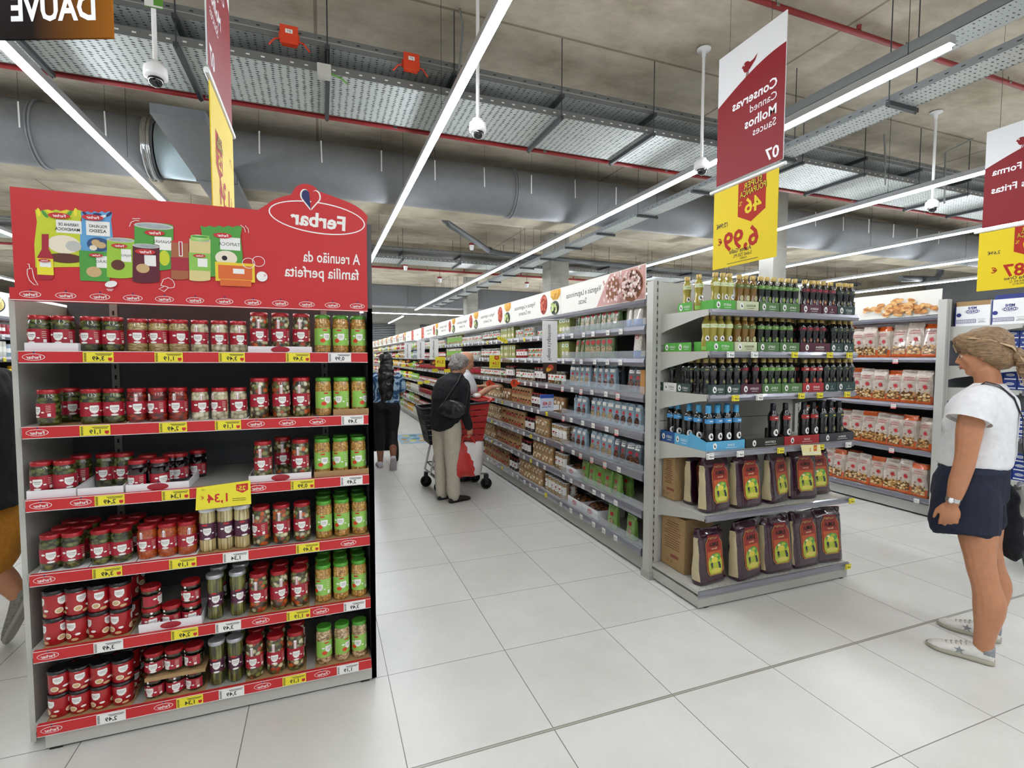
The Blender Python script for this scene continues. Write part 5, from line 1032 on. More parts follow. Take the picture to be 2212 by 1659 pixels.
def jar(name, desc, h, r, cont, lid, lab, l0, l1, word, neck=.86, strap=False, waist=0., span=1.75, pic=None):
    t = thing(name, desc, 'jar')
    m = MB(); hl = .016
    m.lathe([(r*.85, 0), (r*.97, .003), (r, .01), (r*(1-waist), h*.35), (r*(1-waist), h*.55), (r, h*.72), (r, h-.035), (r*.96, h-.026), (r*neck, h-.016), (r*neck, h-.008)], cont, 20); m.build('glass_jar', t)
    m = MB(); m.lathe([(r*neck+.0025, h-hl), (r*neck+.0032, h-hl+.002), (r*neck+.0032, h-.002), (r*neck+.001, h)], lid, 20)
    m.lathe([(0, h-.0012), (r*neck-.004, h-.0012), (r*neck-.003, h+.0003)], lid, 20, cap=False); m.build('lid', t)
    rr = r*(1-waist)+.0004 if waist else r+.0004
    m = MB(); m.lathe([(rr, h*l0), (rr, h*l1)], lab, 26, cap=False, a0=-PI/2-span, a1=-PI/2+span)
    fn = cylf(rr); H = h*(l1-l0); c = h*(l0+l1)/2; s_ = min(H*.7, .03)
    badge(m, .004, c, s_, fn, word); m.oval(-.004, c+H*.4, .012, .0035, fn, red if lab is not dred else lidred, 2, 12)
    m.oval(-.02, c+.006, .007, .004, fn, white, 2, 10); m.oval(.026, c-H*.12, .005, .003, fn, white, 2, 10)
    if pic: m.oval(-.014, c-H*.22, .011, .009, fn, pic, 3, 14)
    else: m.oval(.004, c-H*.42, .012, .004, fn, white, 2, 12)
    for k in range(4): m.rect(.036, c+H*.3-k*H*.13, .05, c+H*.33-k*H*.13, fn, cream, 2)
    m.rect(.04, c-H*.42, .05, c-H*.2, fn, white, 2)
    m.build('label', t)
    if strap:
        m = MB(); y = -(r+.0009)
        m.rect(-.006, h*l1, .006, h-.03, cylf(r+.0006), white, 1, 1, 2)
        for a in (-.0045, .0025): m.rect(a, h*l1, a+.002, h-.03, cylf(r+.001), dred, 1, 1, 2)
        m.oval(0, h*.8, .005, .005, cylf(r+.0014), white, 1, 10)
        m.build('seal_strip', t)
    return t
P1 = {}
P1['G'] = (jar('chickpea_jar', 'green-lidded jar of chickpeas', .17, .0345, J_G, lidgreen, lgreen, .2, .64, 'GRÃO', pic=orange), 'green-lidded chickpea jar')
P1['W'] = (jar('bean_jar', 'green-lidded jar of white beans', .17, .0345, J_B, lidgreen, lgreen, .2, .64, 'FEIJÃO', pic=orange), 'green-lidded white bean jar')
P1['P'] = (jar('pickle_jar', 'red-lidded jar of gherkins', .137, .0365, J_P, lidred, dred, .22, .62, 'PEPINOS'), 'red-lidded gherkin jar')
P1['S'] = (jar('sauerkraut_jar', 'red-lidded jar of pale sauerkraut', .133, .0355, J_S, lidred, dred, .26, .66, 'CHUCRUTE'), 'pale sauerkraut jar with red lid')
P1['R'] = (jar('pepper_jar', 'red-lidded jar of red peppers', .137, .0355, J_R, lidred, dred, .26, .62, 'PIMENTOS', strap=True), 'jar of red peppers')
P1['O'] = (jar('onion_jar', 'red-lidded jar of pearl onions', .133, .0325, J_O, lidred, dred, .25, .62, 'CEBOLAS', strap=True), 'red-lidded pearl onion jar')
P1['M'] = (jar('mixed_pickle_jar', 'tall red-lidded jar of mixed pickles', .172, .0365, J_M, lidred, dred, .28, .6, 'PICKLES', strap=True), 'tall mixed pickle jar with seal strip')
P1['C'] = (jar('carrot_jar', 'red-lidded jar of grated carrot', .137, .0355, J_C, lidred, dred, .26, .62, 'CENOURA', strap=True), 'jar of orange grated carrot')
P1['A'] = (jar('asparagus_jar', 'slim jar of white asparagus', .186, .0315, J_A, lidwhite, purple, .28, .66, 'ESPARGOS', neck=.95, span=1.9), 'slim white asparagus jar')
P1['V'] = (jar('green_bean_jar', 'slim jar of green beans', .192, .031, J_V, lidsilver, purple, .28, .62, 'FEIJÃO', neck=.98, waist=.09, span=1.9), 'slim green bean jar with grey lid')
P1['T'] = (jar('beetroot_jar', 'red-lidded jar of dark beetroot', .122, .0345, J_T, lidred, dred, .12, .52, 'BETERRABA'), 'dark beetroot jar with red lid')
P1['D'] = (jar('antipasti_jar', 'short red-lidded antipasti jar', .088, .036, J_D, lidred, dred, .12, .6, 'SALADA', strap=True, neck=.9), 'short antipasti jar with red lid')
def can(name, desc, h, r, body, lid, words, pic):
    t = thing(name, desc, 'can')
    m = MB(); m.lathe([(r-.002, 0), (r, .003), (r, h-.01), (r-.002, h-.006)], body, 22); fn = cylf(r)
    for k, a in enumerate((-.012, .064, .14)):
        badge(m, a, h*.6, .032, fn, words, 1); m.oval(a-.012, h*.25, .014, .012, fn, cream, 1, 14); m.oval(a-.012, h*.25, .01, .008, fn, pic, 2, 12); m.oval(a+.022, h*.3, .009, .005, fn, white, 1, 10); m.oval(a+.012, h*.12, .012, .006, fn, beige, 1, 10); m.oval(a-.01, h*.86, .011, .003, fn, white, 1, 10)
    m.build('can_body', t)
    m = MB(); m.lathe([(r-.001, h-.017), (r+.0018, h-.016), (r+.0018, h-.001), (r-.002, h), (r-.005, h-.003), (0, h-.003)], lid, 22, cap=False); m.build('lid', t)
    return t
P1['K'] = (can('food_can', 'red can with a black plastic lid', .112, .0365, canred, lidblack, 'COGUMELOS', beige), 'red can with black lid')
YJ = 2.45
ROWS = [(0, C2, 180, [('P', 235), ('P', 370), ('P', 535), ('P', 660), ('S', 805), ('S', 927), ('S', 1043), ('O', 1165), ('O', 1280), ('O', 1390), ('M', 1512), ('M', 1635), ('M', 1757), ('G', 1880), ('G', 1985), ('G', 2090)]),
        (1, C2, 570, [('P', 285), ('P', 408), ('P', 535), ('P', 665), ('R', 800), ('R', 922), ('R', 1040), ('O', 1167), ('O', 1282), ('O', 1392), ('M', 1512), ('M', 1640), ('M', 1757), ('G', 1885), ('G', 1990), ('G', 2093)]),
        (2, C2, 960, [('P', 245), ('P', 378), ('T', 805), ('T', 930), ('M', 1535), ('M', 1650), ('M', 1753), ('G', 1880), ('G', 1985), ('G', 2090)]),
        (3, C3, 330, [('P', 203), ('P', 330), ('P', 500), ('P', 622), ('C', 775), ('C', 895), ('C', 1012), ('A', 1135), ('A', 1240), ('A', 1340), ('M', 1455), ('M', 1575), ('M', 1697), ('G', 1828), ('G', 1935), ('G', 2040)]),
        (4, C3, 740, [('K', 225), ('K', 355), ('K', 487), ('K', 615), ('D', 800), ('D', 920), ('D', 1037), ('V', 1180), ('V', 1315), ('M', 1438), ('M', 1560), ('M', 1682), ('G', 1825), ('G', 1930), ('G', 2037)]),
        (5, C3, 1150, [('K', 250), ('K', 375), ('K', 500), ('K', 628), ('D', 820), ('D', 942), ('D', 1060), ('V', 1192), ('V', 1300), ('M', 1415), ('M', 1540), ('M', 1660), ('W', 1830), ('W', 1937), ('W', 2040)])]
SHN = ['top', 'second', 'third', 'fourth', 'fifth', 'bottom']
BACK = {('G', 1): 1, ('G', 0): 1, ('G', 2): 1, ('G', 3): 2, ('G', 4): 2, ('P', 3): 2, ('C', 3): 1, ('K', 4): 2, ('K', 5): 2, ('V', 4): 2, ('V', 5): 1, ('W', 5): 0, ('M', 4): 1, ('M', 1): 1, ('M', 5): 1, ('D', 4): 0}
cnt = {}
KS = {4: .955, 5: .83}
def put_jar(kind, x, y, z, row, rowname, where='front row'):
    pr, d = P1[kind]; k = (kind, row, rowname, where); n = cnt.get(k, 0); cnt[k] = n+1
    place(pr, (x, y, z), random.gauss(0, .38) if where == 'front row' else random.uniform(-1.2, 1.2), '%s, %s from left, %s, %s display shelf' % (d, nth(n), where, SHN[row]), 'jars and cans on the red end display', sc=(1, 1, KS[row]) if kind == 'K' else None)
for ri, cv, yy, its in ROWS:
    z = ZS[ri]
    for kind, px in its:
        yy2 = yy if cv is C2 else yy-(px-1000)*.15
        x = on(*cv(px, yy2), 1, YJ).x; y = YJ
        if (ri, px) in ((1, 408), (2, 1650)): y = 2.55; x = on(*cv(px, yy2), 1, 2.55).x
        zz = z+(.0016)
        put_jar(kind, x, y, zz, ri, 0)
        h = {'K': .1125*KS.get(ri, 1), 'D': .0885}.get(kind)
        if kind == 'K' or (kind == 'D' and not (ri == 4 and px == 920) ):
            put_jar(kind, x+random.uniform(-.002, .002), y+.002, zz+h+(.012 if (kind == 'D' and ri == 5) else 0), ri, 1, 'upper layer')
        for b in range(BACK.get((kind, ri), 0)):
            put_jar(kind, x+random.uniform(-.004, .004), y+.085*(b+1)+.004, zz, ri, 0, ['second row', 'third row'][b])
            if kind == 'K' : put_jar(kind, x, y+.085*(b+1)+.004, zz+h, ri, 1, ['upper second row', 'upper third row'][b])
for (a, b, kind) in ((475, 960, 'P'), (620, 940, 'P'), (725, 930, 'P'), (1045, 920, 'T'), (1135, 890, 'T'), (860, 860, 'T'), (1000, 850, 'T')):
    p = on(*C2(a, b), 1, 2.56); put_jar(kind, p.x, 2.56+(.06 if kind == 'T' and a in (1135,) else 0) , ZS[2]+.0016, 2, 0, 'set back')
# ------------------------------------------------------------ low carton trays on the red display
wcard = M('tray_white_card', '#e6e7e9', .55)
def tray_box(x0, x1, y0, y1, z, hf, hs, mat, label, art=None, name='carton_tray', inner=None, th=.0025):
    t = thing(name, label, 'tray', ((x0+x1)/2, (y0+y1)/2, z), 'carton trays under the goods')
    inner = inner or mat
    m = MB(); m.box(x0, x1, y0, y1, z+.0002, z+.0013, inner); m.build('tray_base', t)
    m = MB(); m.box(x0, x1, y0, y0+th, z+.0013, z+hf, mat)
    if art: art(m, (x0+x1)/2, z+hf/2, x1-x0, hf, F_front(0, y0, 0))
    m.build('front_wall', t)
    for xx in (x0, x1-th):
        m = MB(); m.add([(xx, y0+th, z+.0013), (xx+th, y0+th, z+.0013), (xx+th, y1, z+.0013), (xx, y1, z+.0013), (xx, y0+th, z+hf), (xx+th, y0+th, z+hf), (xx+th, y1, z+hs), (xx, y1, z+hs)], [(0, 3, 2, 1), (4, 5, 6, 7), (0, 1, 5, 4), (2, 3, 7, 6), (0, 4, 7, 3), (1, 2, 6, 5)], mat); m.build('side_wall', t)
    return t
def ferb(m, u, v, w_, h_, fr): oval_logo(m, u, v, min(.075, w_*.4), fr, 1, dred, dred)
def txs(cv, a, b, yy): return on(*cv(a, yy), 1, 2.41).x, on(*cv(b, yy), 1, 2.41).x
for ri, cv, a, b, yy, hf, hs, mt, art, lab in (
    (0, C2, 148, 460, 240, .034, .034, wcard, None, 'blank white tray under the leftmost gherkin jars on the top display shelf'),
    (0, C2, 475, 722, 240, .003, .03, kraft, None, 'flat tray under the second pair of gherkin jars, top shelf'),
    (0, C2, 748, 1100, 240, .003, .028, kraft, None, 'flat tray under the sauerkraut jars on the top shelf'),
    (0, C2, 1108, 1440, 240, .003, .028, kraft, None, 'flat tray under the pearl onion jars, top display shelf'),
    (0, C2, 1446, 1816, 260, .028, .028, wcard, ferb, 'white tray with red oval emblem under mixed pickles, top shelf'),
    (1, C2, 215, 462, 690, .003, .032, kraft, None, 'low tray under the leftmost gherkin jars, second shelf'),
    (1, C2, 470, 722, 690, .003, .032, kraft, None, 'low tray under the second gherkin pair, second shelf'),
    (1, C2, 738, 1096, 680, .003, .03, wcard, None, 'low white tray under the red pepper jars'),
    (1, C2, 1108, 1448, 670, .003, .03, wcard, None, 'low white tray under pearl onions on the second shelf'),
    (1, C2, 1456, 1820, 655, .003, .03, kraft, None, 'low tray under mixed pickles on the second display shelf'),
    (1, C2, 1942, 2148, 628, .03, .03, kraft, None, 'brown card tray before two chickpea jars on the second shelf'),
    (2, C2, 160, 448, 1105, .034, .05, wcard, None, 'blank white tray under the leftmost gherkins on the third shelf'),
    (2, C2, 455, 722, 1080, .03, .05, wcard, None, 'blank empty-fronted white tray left of the beetroot tray'),
    (2, C2, 735, 1105, 1065, .03, .045, wcard, ferb, 'white tray with red oval emblem holding beetroot jars'),
    (2, C2, 1450, 1815, 1015, .03, .03, wcard, ferb, 'white tray with red oval emblem under third-shelf mixed pickles'),
    (2, C2, 1830, 2148, 985, .028, .03, kraft, None, 'brown card tray under the chickpea jars on the third shelf'),
    (3, C3, 118, 415, 470, .003, .045, wcard, None, 'white tray under leftmost gherkin jars on the fourth shelf'),
    (3, C3, 425, 700, 440, .003, .045, wcard, None, 'white tray under second pair of gherkins on the fourth shelf'),
    (3, C3, 712, 1068, 400, .003, .035, wcard, None, 'white tray under the orange carrot jars'),
    (3, C3, 1075, 1385, 380, .003, .03, kraft, None, 'brown tray under the white asparagus jars'),
    (3, C3, 1775, 2095, 290, .005, .03, kraft, None, 'brown tray under the chickpea jars on the fourth shelf'),
    (4, C3, 150, 672, 930, .003, .05, kraft, None, 'brown tray under the stacked red cans on the fifth shelf'),
    (4, C3, 722, 1100, 825, .036, .05, wcard, ferb, 'white tray with red oval emblem under the short jars, fifth shelf'),
    (4, C3, 1372, 1742, 770, .003, .03, kraft, None, 'brown tray under mixed pickles on the fifth shelf'),
    (4, C3, 1770, 2095, 690, .003, .03, kraft, None, 'brown tray under the chickpea jars on the fifth shelf'),
    (5, C3, 172, 685, 1340, .003, .05, kraft, None, 'brown tray under the stacked red cans on the bottom shelf'),
    (5, C3, 755, 1120, 1250, .003, .04, kraft, None, 'brown tray under the short jars on the bottom shelf'),
    (5, C3, 1358, 1722, 1120, .003, .03, kraft, None, 'brown tray under mixed pickles on the bottom shelf'),
    (5, C3, 1775, 2100, 1040, .005, .03, kraft, None, 'brown tray under the white bean jars, bottom shelf')):
    x0, x1 = txs(cv, a, b, yy); tray_box(x0, x1, 2.403, 2.66, ZS[ri], hf, hs, mt, lab, art)
x0, x1 = txs(C3, 755, 1120, 1080)
m = MB(); m.box(x0, x1, 2.404, 2.52, ZS[5]+.0016+.0905, ZS[5]+.0016+.0925, kraft); m.box(x0, x1, 2.403, 2.405, ZS[5]+.084, ZS[5]+.1, kraft)
tagt(m.build('carton_tray'), 'brown card layer between the two rows of short jars, bottom shelf', 'tray', 'carton trays under the goods')
# big price card on third shelf edge
t = thing('price_card', 'yellow price card reading 1,34 clipped on the third shelf edge of the red display', 'sign', (-.4, 2.376, .955))
m = MB(); m.prism([(-.495, .905), (-.29, .912), (-.291, 1.014), (-.489, 1.0)], ((0, 2.374, 0), (1, 0, 0), (0, 0, 1), (0, -1, 0)), yellow, .002); fr = F_front(0, 2.374, 0)
m.text('1,34', -.415, .95, .034, fr, red, 1, .02); m.text('€', -.47, .955, .014, fr, red, 1)
m.pol([(-.345, 1.0), (-.3, 1.003), (-.3, .975), (-.322, .963), (-.345, .975)], fr, red, 1); m.text('25', -.322, .984, .018, fr, yellow, 2, .02); m.text('%', -.339, .982, .007, fr, yellow, 2)
m.text('1,79', -.465, .988, .006, fr, ink, 1); m.rect(-.36, .94, -.31, .942, fr, ink, 1); m.rect(-.36, .932, -.31, .934, fr, ink, 1); m.build('card', t)
# ============================================================ olive-oil end display (right)
def tagp(parent, x, y, z, base, left=False, w_=.055, h_=.036, red_=False):
    q = MB(); e = .003
    if left:
        fr = F_left(x-e, y, z); q.box(x-e, x, y-w_/2, y+w_/2, z-h_/2, z+h_/2, base)
    else:
        fr = F_front(x, y-e, z); q.box(x-w_/2, x+w_/2, y-e, y, z-h_/2, z+h_/2, base)
    for k in range(3): q.rect(-w_/2+.003, -h_/2+.004+k*.009, -w_/2+.01, -h_/2+.009+k*.009, fr, ink, 1)
    q.text('4,49', .008, -.004, .014, fr, ink, 1, .02, maxw=.03)
    q.rect(-.01, h_*.33, w_*.42, h_*.38, fr, ink, 1)
    if red_: q.rect(-w_/2, -h_/2-.012, w_/2, -h_/2+.002, fr, red, 2)
    return q.build('price_tag', parent)
def price_edge(m, x0, x1, y, z0, z1):           # rounded price rail facing the front
    prof = [(0, z0), (-.012, z0+.004), (-.018, (z0+z1)/2), (-.012, z1-.004), (0, z1)]
    v = [(x, y+a, b) for x in (x0, x1) for a, b in prof]; k = len(prof)
    m.add(v, [(i, k+i, k+i+1, i+1) for i in range(k-1)]+[tuple(range(k))[::-1], tuple(range(k, 2*k))], strip, False)
def price_edge_left(m, y0, y1, x, z0, z1):
    prof = [(0, z0), (-.012, z0+.004), (-.018, (z0+z1)/2), (-.012, z1-.004), (0, z1)]
    v = [(x+a, y, b) for y in (y1, y0) for a, b in prof]; k = len(prof)
    m.add(v, [(i, k+i, k+i+1, i+1) for i in range(k-1)]+[tuple(range(k))[::-1], tuple(range(k, 2*k))], strip, False)
def end_shelf(root, x0, x1, y0, y1, z, thick=.04):
    m = MB(); m.box(x0+.004, x1-.004, y0+.012, y1, z-.022, z, lgrey)
    for k in range(int((x1-x0)/.025)-2):
        if k % 2 == 0: m.box(x0+.03+k*.025, x0+.036+k*.025, y0+.03, y0+.036, z, z+.0004, ink)
    sh = m.build('shelf', root)
    m = MB(); price_edge(m, x0, x1, y0+.012, z-thick, z+.003); m.build('price_rail', sh)
    return sh
def brackets(root, xs, y0, y1, z):
    for x in xs:
        m = MB(); P = [(y0+.02, z), (y1, z), (y1, z-.13), (y1-.06, z-.11), (y0+.1, z-.045), (y0+.02, z-.035)]
        v = [(xx, a, b-.001) for xx in (x, x+.006) for a, b in P]; k = len(P)
        m.add(v, [tuple(range(k)), tuple(range(k, 2*k))[::-1]]+[(i, k+i, k+(i+1) % k, (i+1) % k)[::-1] for i in range(k)], lgrey); m.build('shelf_bracket', root)
XA, XB = 2.17, 3.425
D2 = thing('end_gondola', 'grey metal end display of olive oil bottles and rice bags', 'shelf', (2.8, 2.6, 0))
Z2 = [1.83, 1.577, 1.313, .968, .575]
m = MB(); m.box(XA+.004, XB-.004, 2.88, 2.9, .02, 2.05, lgrey); m.box(XA+.004, XB-.004, 2.8795, 2.88, 1.1, 1.104, ink); m.box(XA+.004, XB-.004, 2.8795, 2.88, 1.62, 1.623, ink); m.build('back_panel', D2)
for x in (2.098, 3.43):
    m = MB(); m.box(x, x+.07, 2.865, 2.935, 0, 2.055, lgrey)
    m.box(x+.028, x+.042, 2.864, 2.865, .06, 2.05, grey)
    for k in range(40): m.box(x+.0315, x+.0385, 2.8635, 2.864, .08+k*.05, .105+k*.05, ink)
    m.box(x-.005, x+.075, 2.85, 2.95, 0, .05, grey); m.build('upright_post', D2)
m = MB(); m.box(XA-.045, XB-.01, 2.405, 2.87, .015, .075, lgrey); m.box(XA-.047, XB-.008, 2.403, 2.405, .012, .068, grey); m.build('plinth', D2)
for a in (2.18, 3.36):
    m = MB(); m.box(a, a+.03, 2.41, 2.44, 0, .015, black); m.build('foot', D2)
sh = end_shelf(D2, XA-.045, XB, 2.395, 2.87, .113, .04)
tagp(sh, 3.39, 2.377, .095, yellow)
shs = []
tg = {1: ((820, 'w'), (1035, 'w'), (1395, 'y'), (1710, 'y'), (1885, 'y')), 2: ((865, 'y'), (1080, 'w'), (1455, 'y'), (1620, 'y'), (1865, 'y')), 3: ((960-320, 'w'), (1630, 'y'), (1875, 'w'))}
for i, z in enumerate(Z2):
    s_ = end_shelf(D2, XA, XB, 2.395, 2.87, z); brackets(D2, (XA-.002, XB-.004), 2.4, 2.872, z); shs.append(s_)
    for px, kd in tg.get(i, ()): x = on(*C5(px, 760 if i == 1 else 1140 if i == 2 else 1620), 1, 2.377).x; tagp(s_, x, 2.377, z-.019, yellow if kd == 'y' else white)
x = on(*C6(955, 105), 1, 2.377).x; tagp(shs[3], x, 2.377, .949, white)
x = on(*C6(1335, 70), 1, 2.377).x; tagp(shs[3], x, 2.377, .949, yellow)
tagp(shs[4], 3.40, 2.377, .556, yellow)
t = thing('price_card', 'yellow and white price card hanging under the tall bottles', 'sign', (2.95, 2.37, .93))
m = MB(); m.prism([(-.095, -.03), (.075, -.036), (.055, .034), (-.115, .04)], ((3.01, 2.368, .935), (1, 0, 0), (0, 0, 1), (0, -1, 0)), M('card_pale_yellow', '#efe6a8', .5), .0015)
fr = F_front(3.01, 2.368, .935); m.rect(.0, -.005, .03, .032, fr, red, 1); m.text('25', .015, .014, .018, fr, yellow, 2, .02); m.text('2', -.03, .005, .02, fr, red, 1, .02); m.line([(-.1, -.015), (-.06, -.02), (-.02, -.012), (.03, -.022), (.06, -.018)], .006, fr, white, 1); m.build('card', t)
# ------------------------------------------------------------ bottles
gold = M('cap_gold', '#b79f62', .35, .55); oilg = M('glass_dark_green', '#0d120c', .08, coat=1.); oilk = M('glass_black', '#0b0b0d', .08, coat=1.); oily = M('oil_pale_yellow', '#a79a3c', .1, coat=1., trans=.15); oila = M('oil_amber', '#7b5a20', .1, coat=1.)
bgreen = M('band_green', '#5f8a3e', .45); bmar = M('band_maroon', '#5c1f2c', .45); bred = M('band_red', '#a52b2b', .45); bdk = M('band_dark', '#2c3a35', .45); bblue = M('band_blue', '#4b92c9', .4); capblue = M('cap_blue', '#4aa3d6', .35); capdk = M('cap_dark', '#1a1a20', .3); bcream = M('band_cream', '#b9bf94', .5); bolive = M('band_olive', '#5b6a30', .5)
def rooster(m, u, v, s_, fn, col, L):
    m.pol([(u-s_*.25, v+s_*.5), (u+s_*.05, v+s_*.45), (u+s_*.1, v+s_*.1), (u+s_*.4, v-s_*.1), (u+s_*.35, v-s_*.45), (u-s_*.05, v-s_*.5), (u-s_*.3, v-s_*.2), (u-s_*.2, v+s_*.2)], fn, col, L)
def bottle(name, desc, h, r, glass, cap, band, emb, emblem_bg, foot=None, tall=False, capr=.0165):
    t = thing(name, desc, 'bottle')
    m = MB()
    if tall: pf = [(r*.9, 0), (r, .004), (r, h*.22), (r*.9, h*.42), (r*.88, h*.5), (r, h*.62), (r*1.0, h*.7), (r*.75, h*.78), (.014, h*.84), (.0135, h-.022)]
    else: pf = [(r*.9, 0), (r, .004), (r, h*.2), (r*.93, h*.32), (r*.78, h*.45), (r*.86, h*.56), (r, h*.66), (r*.97, h*.74), (r*.6, h*.83), (.013, h*.88), (.0125, h-.02)]
    m.lathe(pf, glass, 16); m.build('glass_body', t)
    m = MB(); hh = .05 if tall else .028
    m.lathe([(capr, h-hh), (capr+.0006, h-hh+.003), (capr+.0006, h-.003), (capr-.002, h), (0, h)], cap, 14); m.build('cap', t)
    m = MB(); z0, z1 = (h*.6, h*.7) if tall else (h*.63, h*.735)
    m.lathe([(r+.0006, z0), (r+.0006, z1)], band, 18, cap=False, a0=-PI/2-1.3, a1=-PI/2+1.3)
    fn = cylf(r+.0008); m.rect(-.012, (z0+z1)/2-.002, .012, (z0+z1)/2+.003, fn, emb, 1); m.build('neck_label', t)
    m = MB(); rr = r+.0007; fn = cylf(rr); c = h*.3 if tall else h*.335
    if foot: m.lathe([(rr, .006), (rr, h*.13)], foot, 18, cap=False, a0=-PI/2-1.3, a1=-PI/2+1.3)
    q_ = 1.35 if tall else 1.; m.oval(0, c+.002, .0135*q_, .0165*q_, fn, emblem_bg, 2, 14); rooster(m, 0, c+.004, .018*q_, fn, ink if emblem_bg is white else gold, 3); m.build('badge_label', t)
    return t
BT = {}
BT['y'] = bottle('oil_bottle', '', .226, .0285, oily, gold, M('band_pale', '#cfd5ae', .5), lgreen, white, lgreen)
BT['a'] = bottle('oil_bottle', '', .222, .0285, oila, gold, bolive, bcream, bcream, bcream)
BT['g'] = bottle('oil_bottle', '', .222, .0285, oilg, gold, bgreen, bcream, bgreen)
BT['m'] = bottle('oil_bottle', '', .222, .0285, oilk, gold, bmar, red, bmar)
BT['k'] = bottle('oil_bottle', '', .22, .0285, oilk, gold, bdk, gold, bdk)
BT['r'] = bottle('oil_bottle', '', .218, .0285, oilk, gold, bred, white, bred)
BT['b'] = bottle('oil_bottle', '', .275, .0325, oilk, capblue, bblue, white, white, tall=True)
BT['R'] = bottle('oil_bottle', '', .272, .0325, oilk, capdk, bred, white, white, tall=True)
BT['K'] = bottle('oil_bottle', '', .272, .0325, oilk, capdk, bdk, yellow, bdk, tall=True)
BD = {'y': 'pale yellow oil bottle with gold cap', 'a': 'amber oil bottle with olive neck label', 'g': 'dark oil bottle with green neck label', 'm': 'dark oil bottle with maroon neck label', 'k': 'dark oil bottle with dark neck label', 'r': 'dark oil bottle with red neck label', 'b': 'tall blue-capped oil bottle', 'R': 'tall dark oil bottle with red label', 'K': 'tall black oil bottle with yellow dot'}
BR = [(0, 200, [('y', 432), ('y', 537), ('y', 683), ('y', 750), ('y', 808), ('a', 895), ('a', 952), ('a', 1018), ('g', 1087), ('g', 1143), ('g', 1205), ('g', 1272), ('g', 1332), ('g', 1392), ('m', 1485), ('m', 1545), ('m', 1598), ('m', 1652), ('m', 1715), ('k', 1790), ('k', 1845), ('k', 1895)]),
      (1, 560, [('y', 603), ('y', 660), ('y', 727), ('y', 797), ('a', 875), ('a', 942), ('a', 1005), ('g', 1080), ('g', 1143), ('g', 1207), ('g', 1275), ('g', 1335), ('m', 1455), ('m', 1513), ('m', 1572), ('m', 1630), ('k', 1735), ('k', 1788), ('k', 1838), ('k', 1888)]),
      (2, 950, [('k', 205), ('k', 245), ('k', 297), ('k', 420), ('k', 470), ('k', 532), ('k', 597), ('k', 658), ('k', 735), ('k', 797), ('k', 865), ('m', 935), ('m', 1033), ('g', 1110), ('g', 1170), ('g', 1228), ('g', 1290), ('g', 1350), ('r', 1480), ('r', 1545), ('r', 1603), ('k', 1668), ('k', 1722), ('k', 1780), ('k', 1835), ('k', 1888)]),
      (3, 1360, [('b', 225), ('b', 290), ('b', 350), ('b', 450), ('b', 535), ('b', 620), ('b', 700), ('b', 783), ('b', 868), ('R', 1200), ('R', 1310), ('R', 1475), ('R', 1557), ('K', 1640), ('K', 1712), ('K', 1785)])]
RN = ['top', 'second', 'third', 'fourth']
cb = {}
for ri, yy, its in BR:
    last = {}
    for kd, px in its:
        r0 = .0325 if kd in 'bRK' else .0285
        p = on(*C5(px, yy), 1, 2.468); xm = XA+.018+r0
        if p.x < xm: s_ = xm/p.x; x, y = xm, 2.468*s_
        else: x, y = p.x, 2.468
        if y > 2.84: continue
        k = (ri, kd); n = cb.get(k, 0); cb[k] = n+1
        place(BT[kd], (x, y, Z2[ri]+.0022), random.gauss(-.35 if y > 2.48 else 0, .12), '%s, %s from left on the %s oil shelf' % (BD[kd], nth(n), RN[ri]), 'oil bottles on the grey end display')
        # second rank behind, seen between the first
        if ri in (1, 2, 3) and y < 2.48 and p.x > XA+.12 and (ri != 3 or kd in 'bK'):
            place(BT[kd], (x+.004, y+.075, Z2[ri]+.0022), random.gauss(0, .2), '%s, %s in the rank behind, %s oil shelf' % (BD[kd], nth(n), RN[ri]), 'oil bottles on the grey end display')
def carton_art(word, tc=white, logo=white):
    def f_(m, u, v, w_, h_, fr):
        s_ = min(h_*.36, .02); a = u-w_*.28
        m.oval(a, v, s_*.75, s_, fr, logo, 1, 14); rooster(m, a, v, s_*.95, fr, ink, 2)
        if w_ > .09: m.text(word, u+w_*.14, v+.002, h_*.22, fr, tc, 1, .01, maxw=w_*.42); m.rect(u+w_*.0, v-h_*.26, u+w_*.3, v-h_*.22, fr, tc, 1)
    return f_
cg = M('carton_green', '#4e7340', .6); cm = M('carton_maroon', '#4f2130', .6); cd = M('carton_dark_green', '#2d4440', .6); cbg = M('carton_bright_green', '#4fa43a', .55); ccr = M('carton_cream', '#c6cda8', .6); crd = M('carton_red', '#a3262c', .6); clb = M('carton_light_blue', '#5aa7cf', .55); cdb = M('carton_deep_blue', '#1f4f8c', .55); ck = M('carton_black', '#26241f', .6); cgr = M('carton_charcoal', '#3a3a40', .6); cw = M('carton_white', '#dcdcd8', .6)
def bxr(ri, a, b, yy): return on(*C5(a, yy), 1, 2.425).x, on(*C5(b, yy), 1, 2.425).x
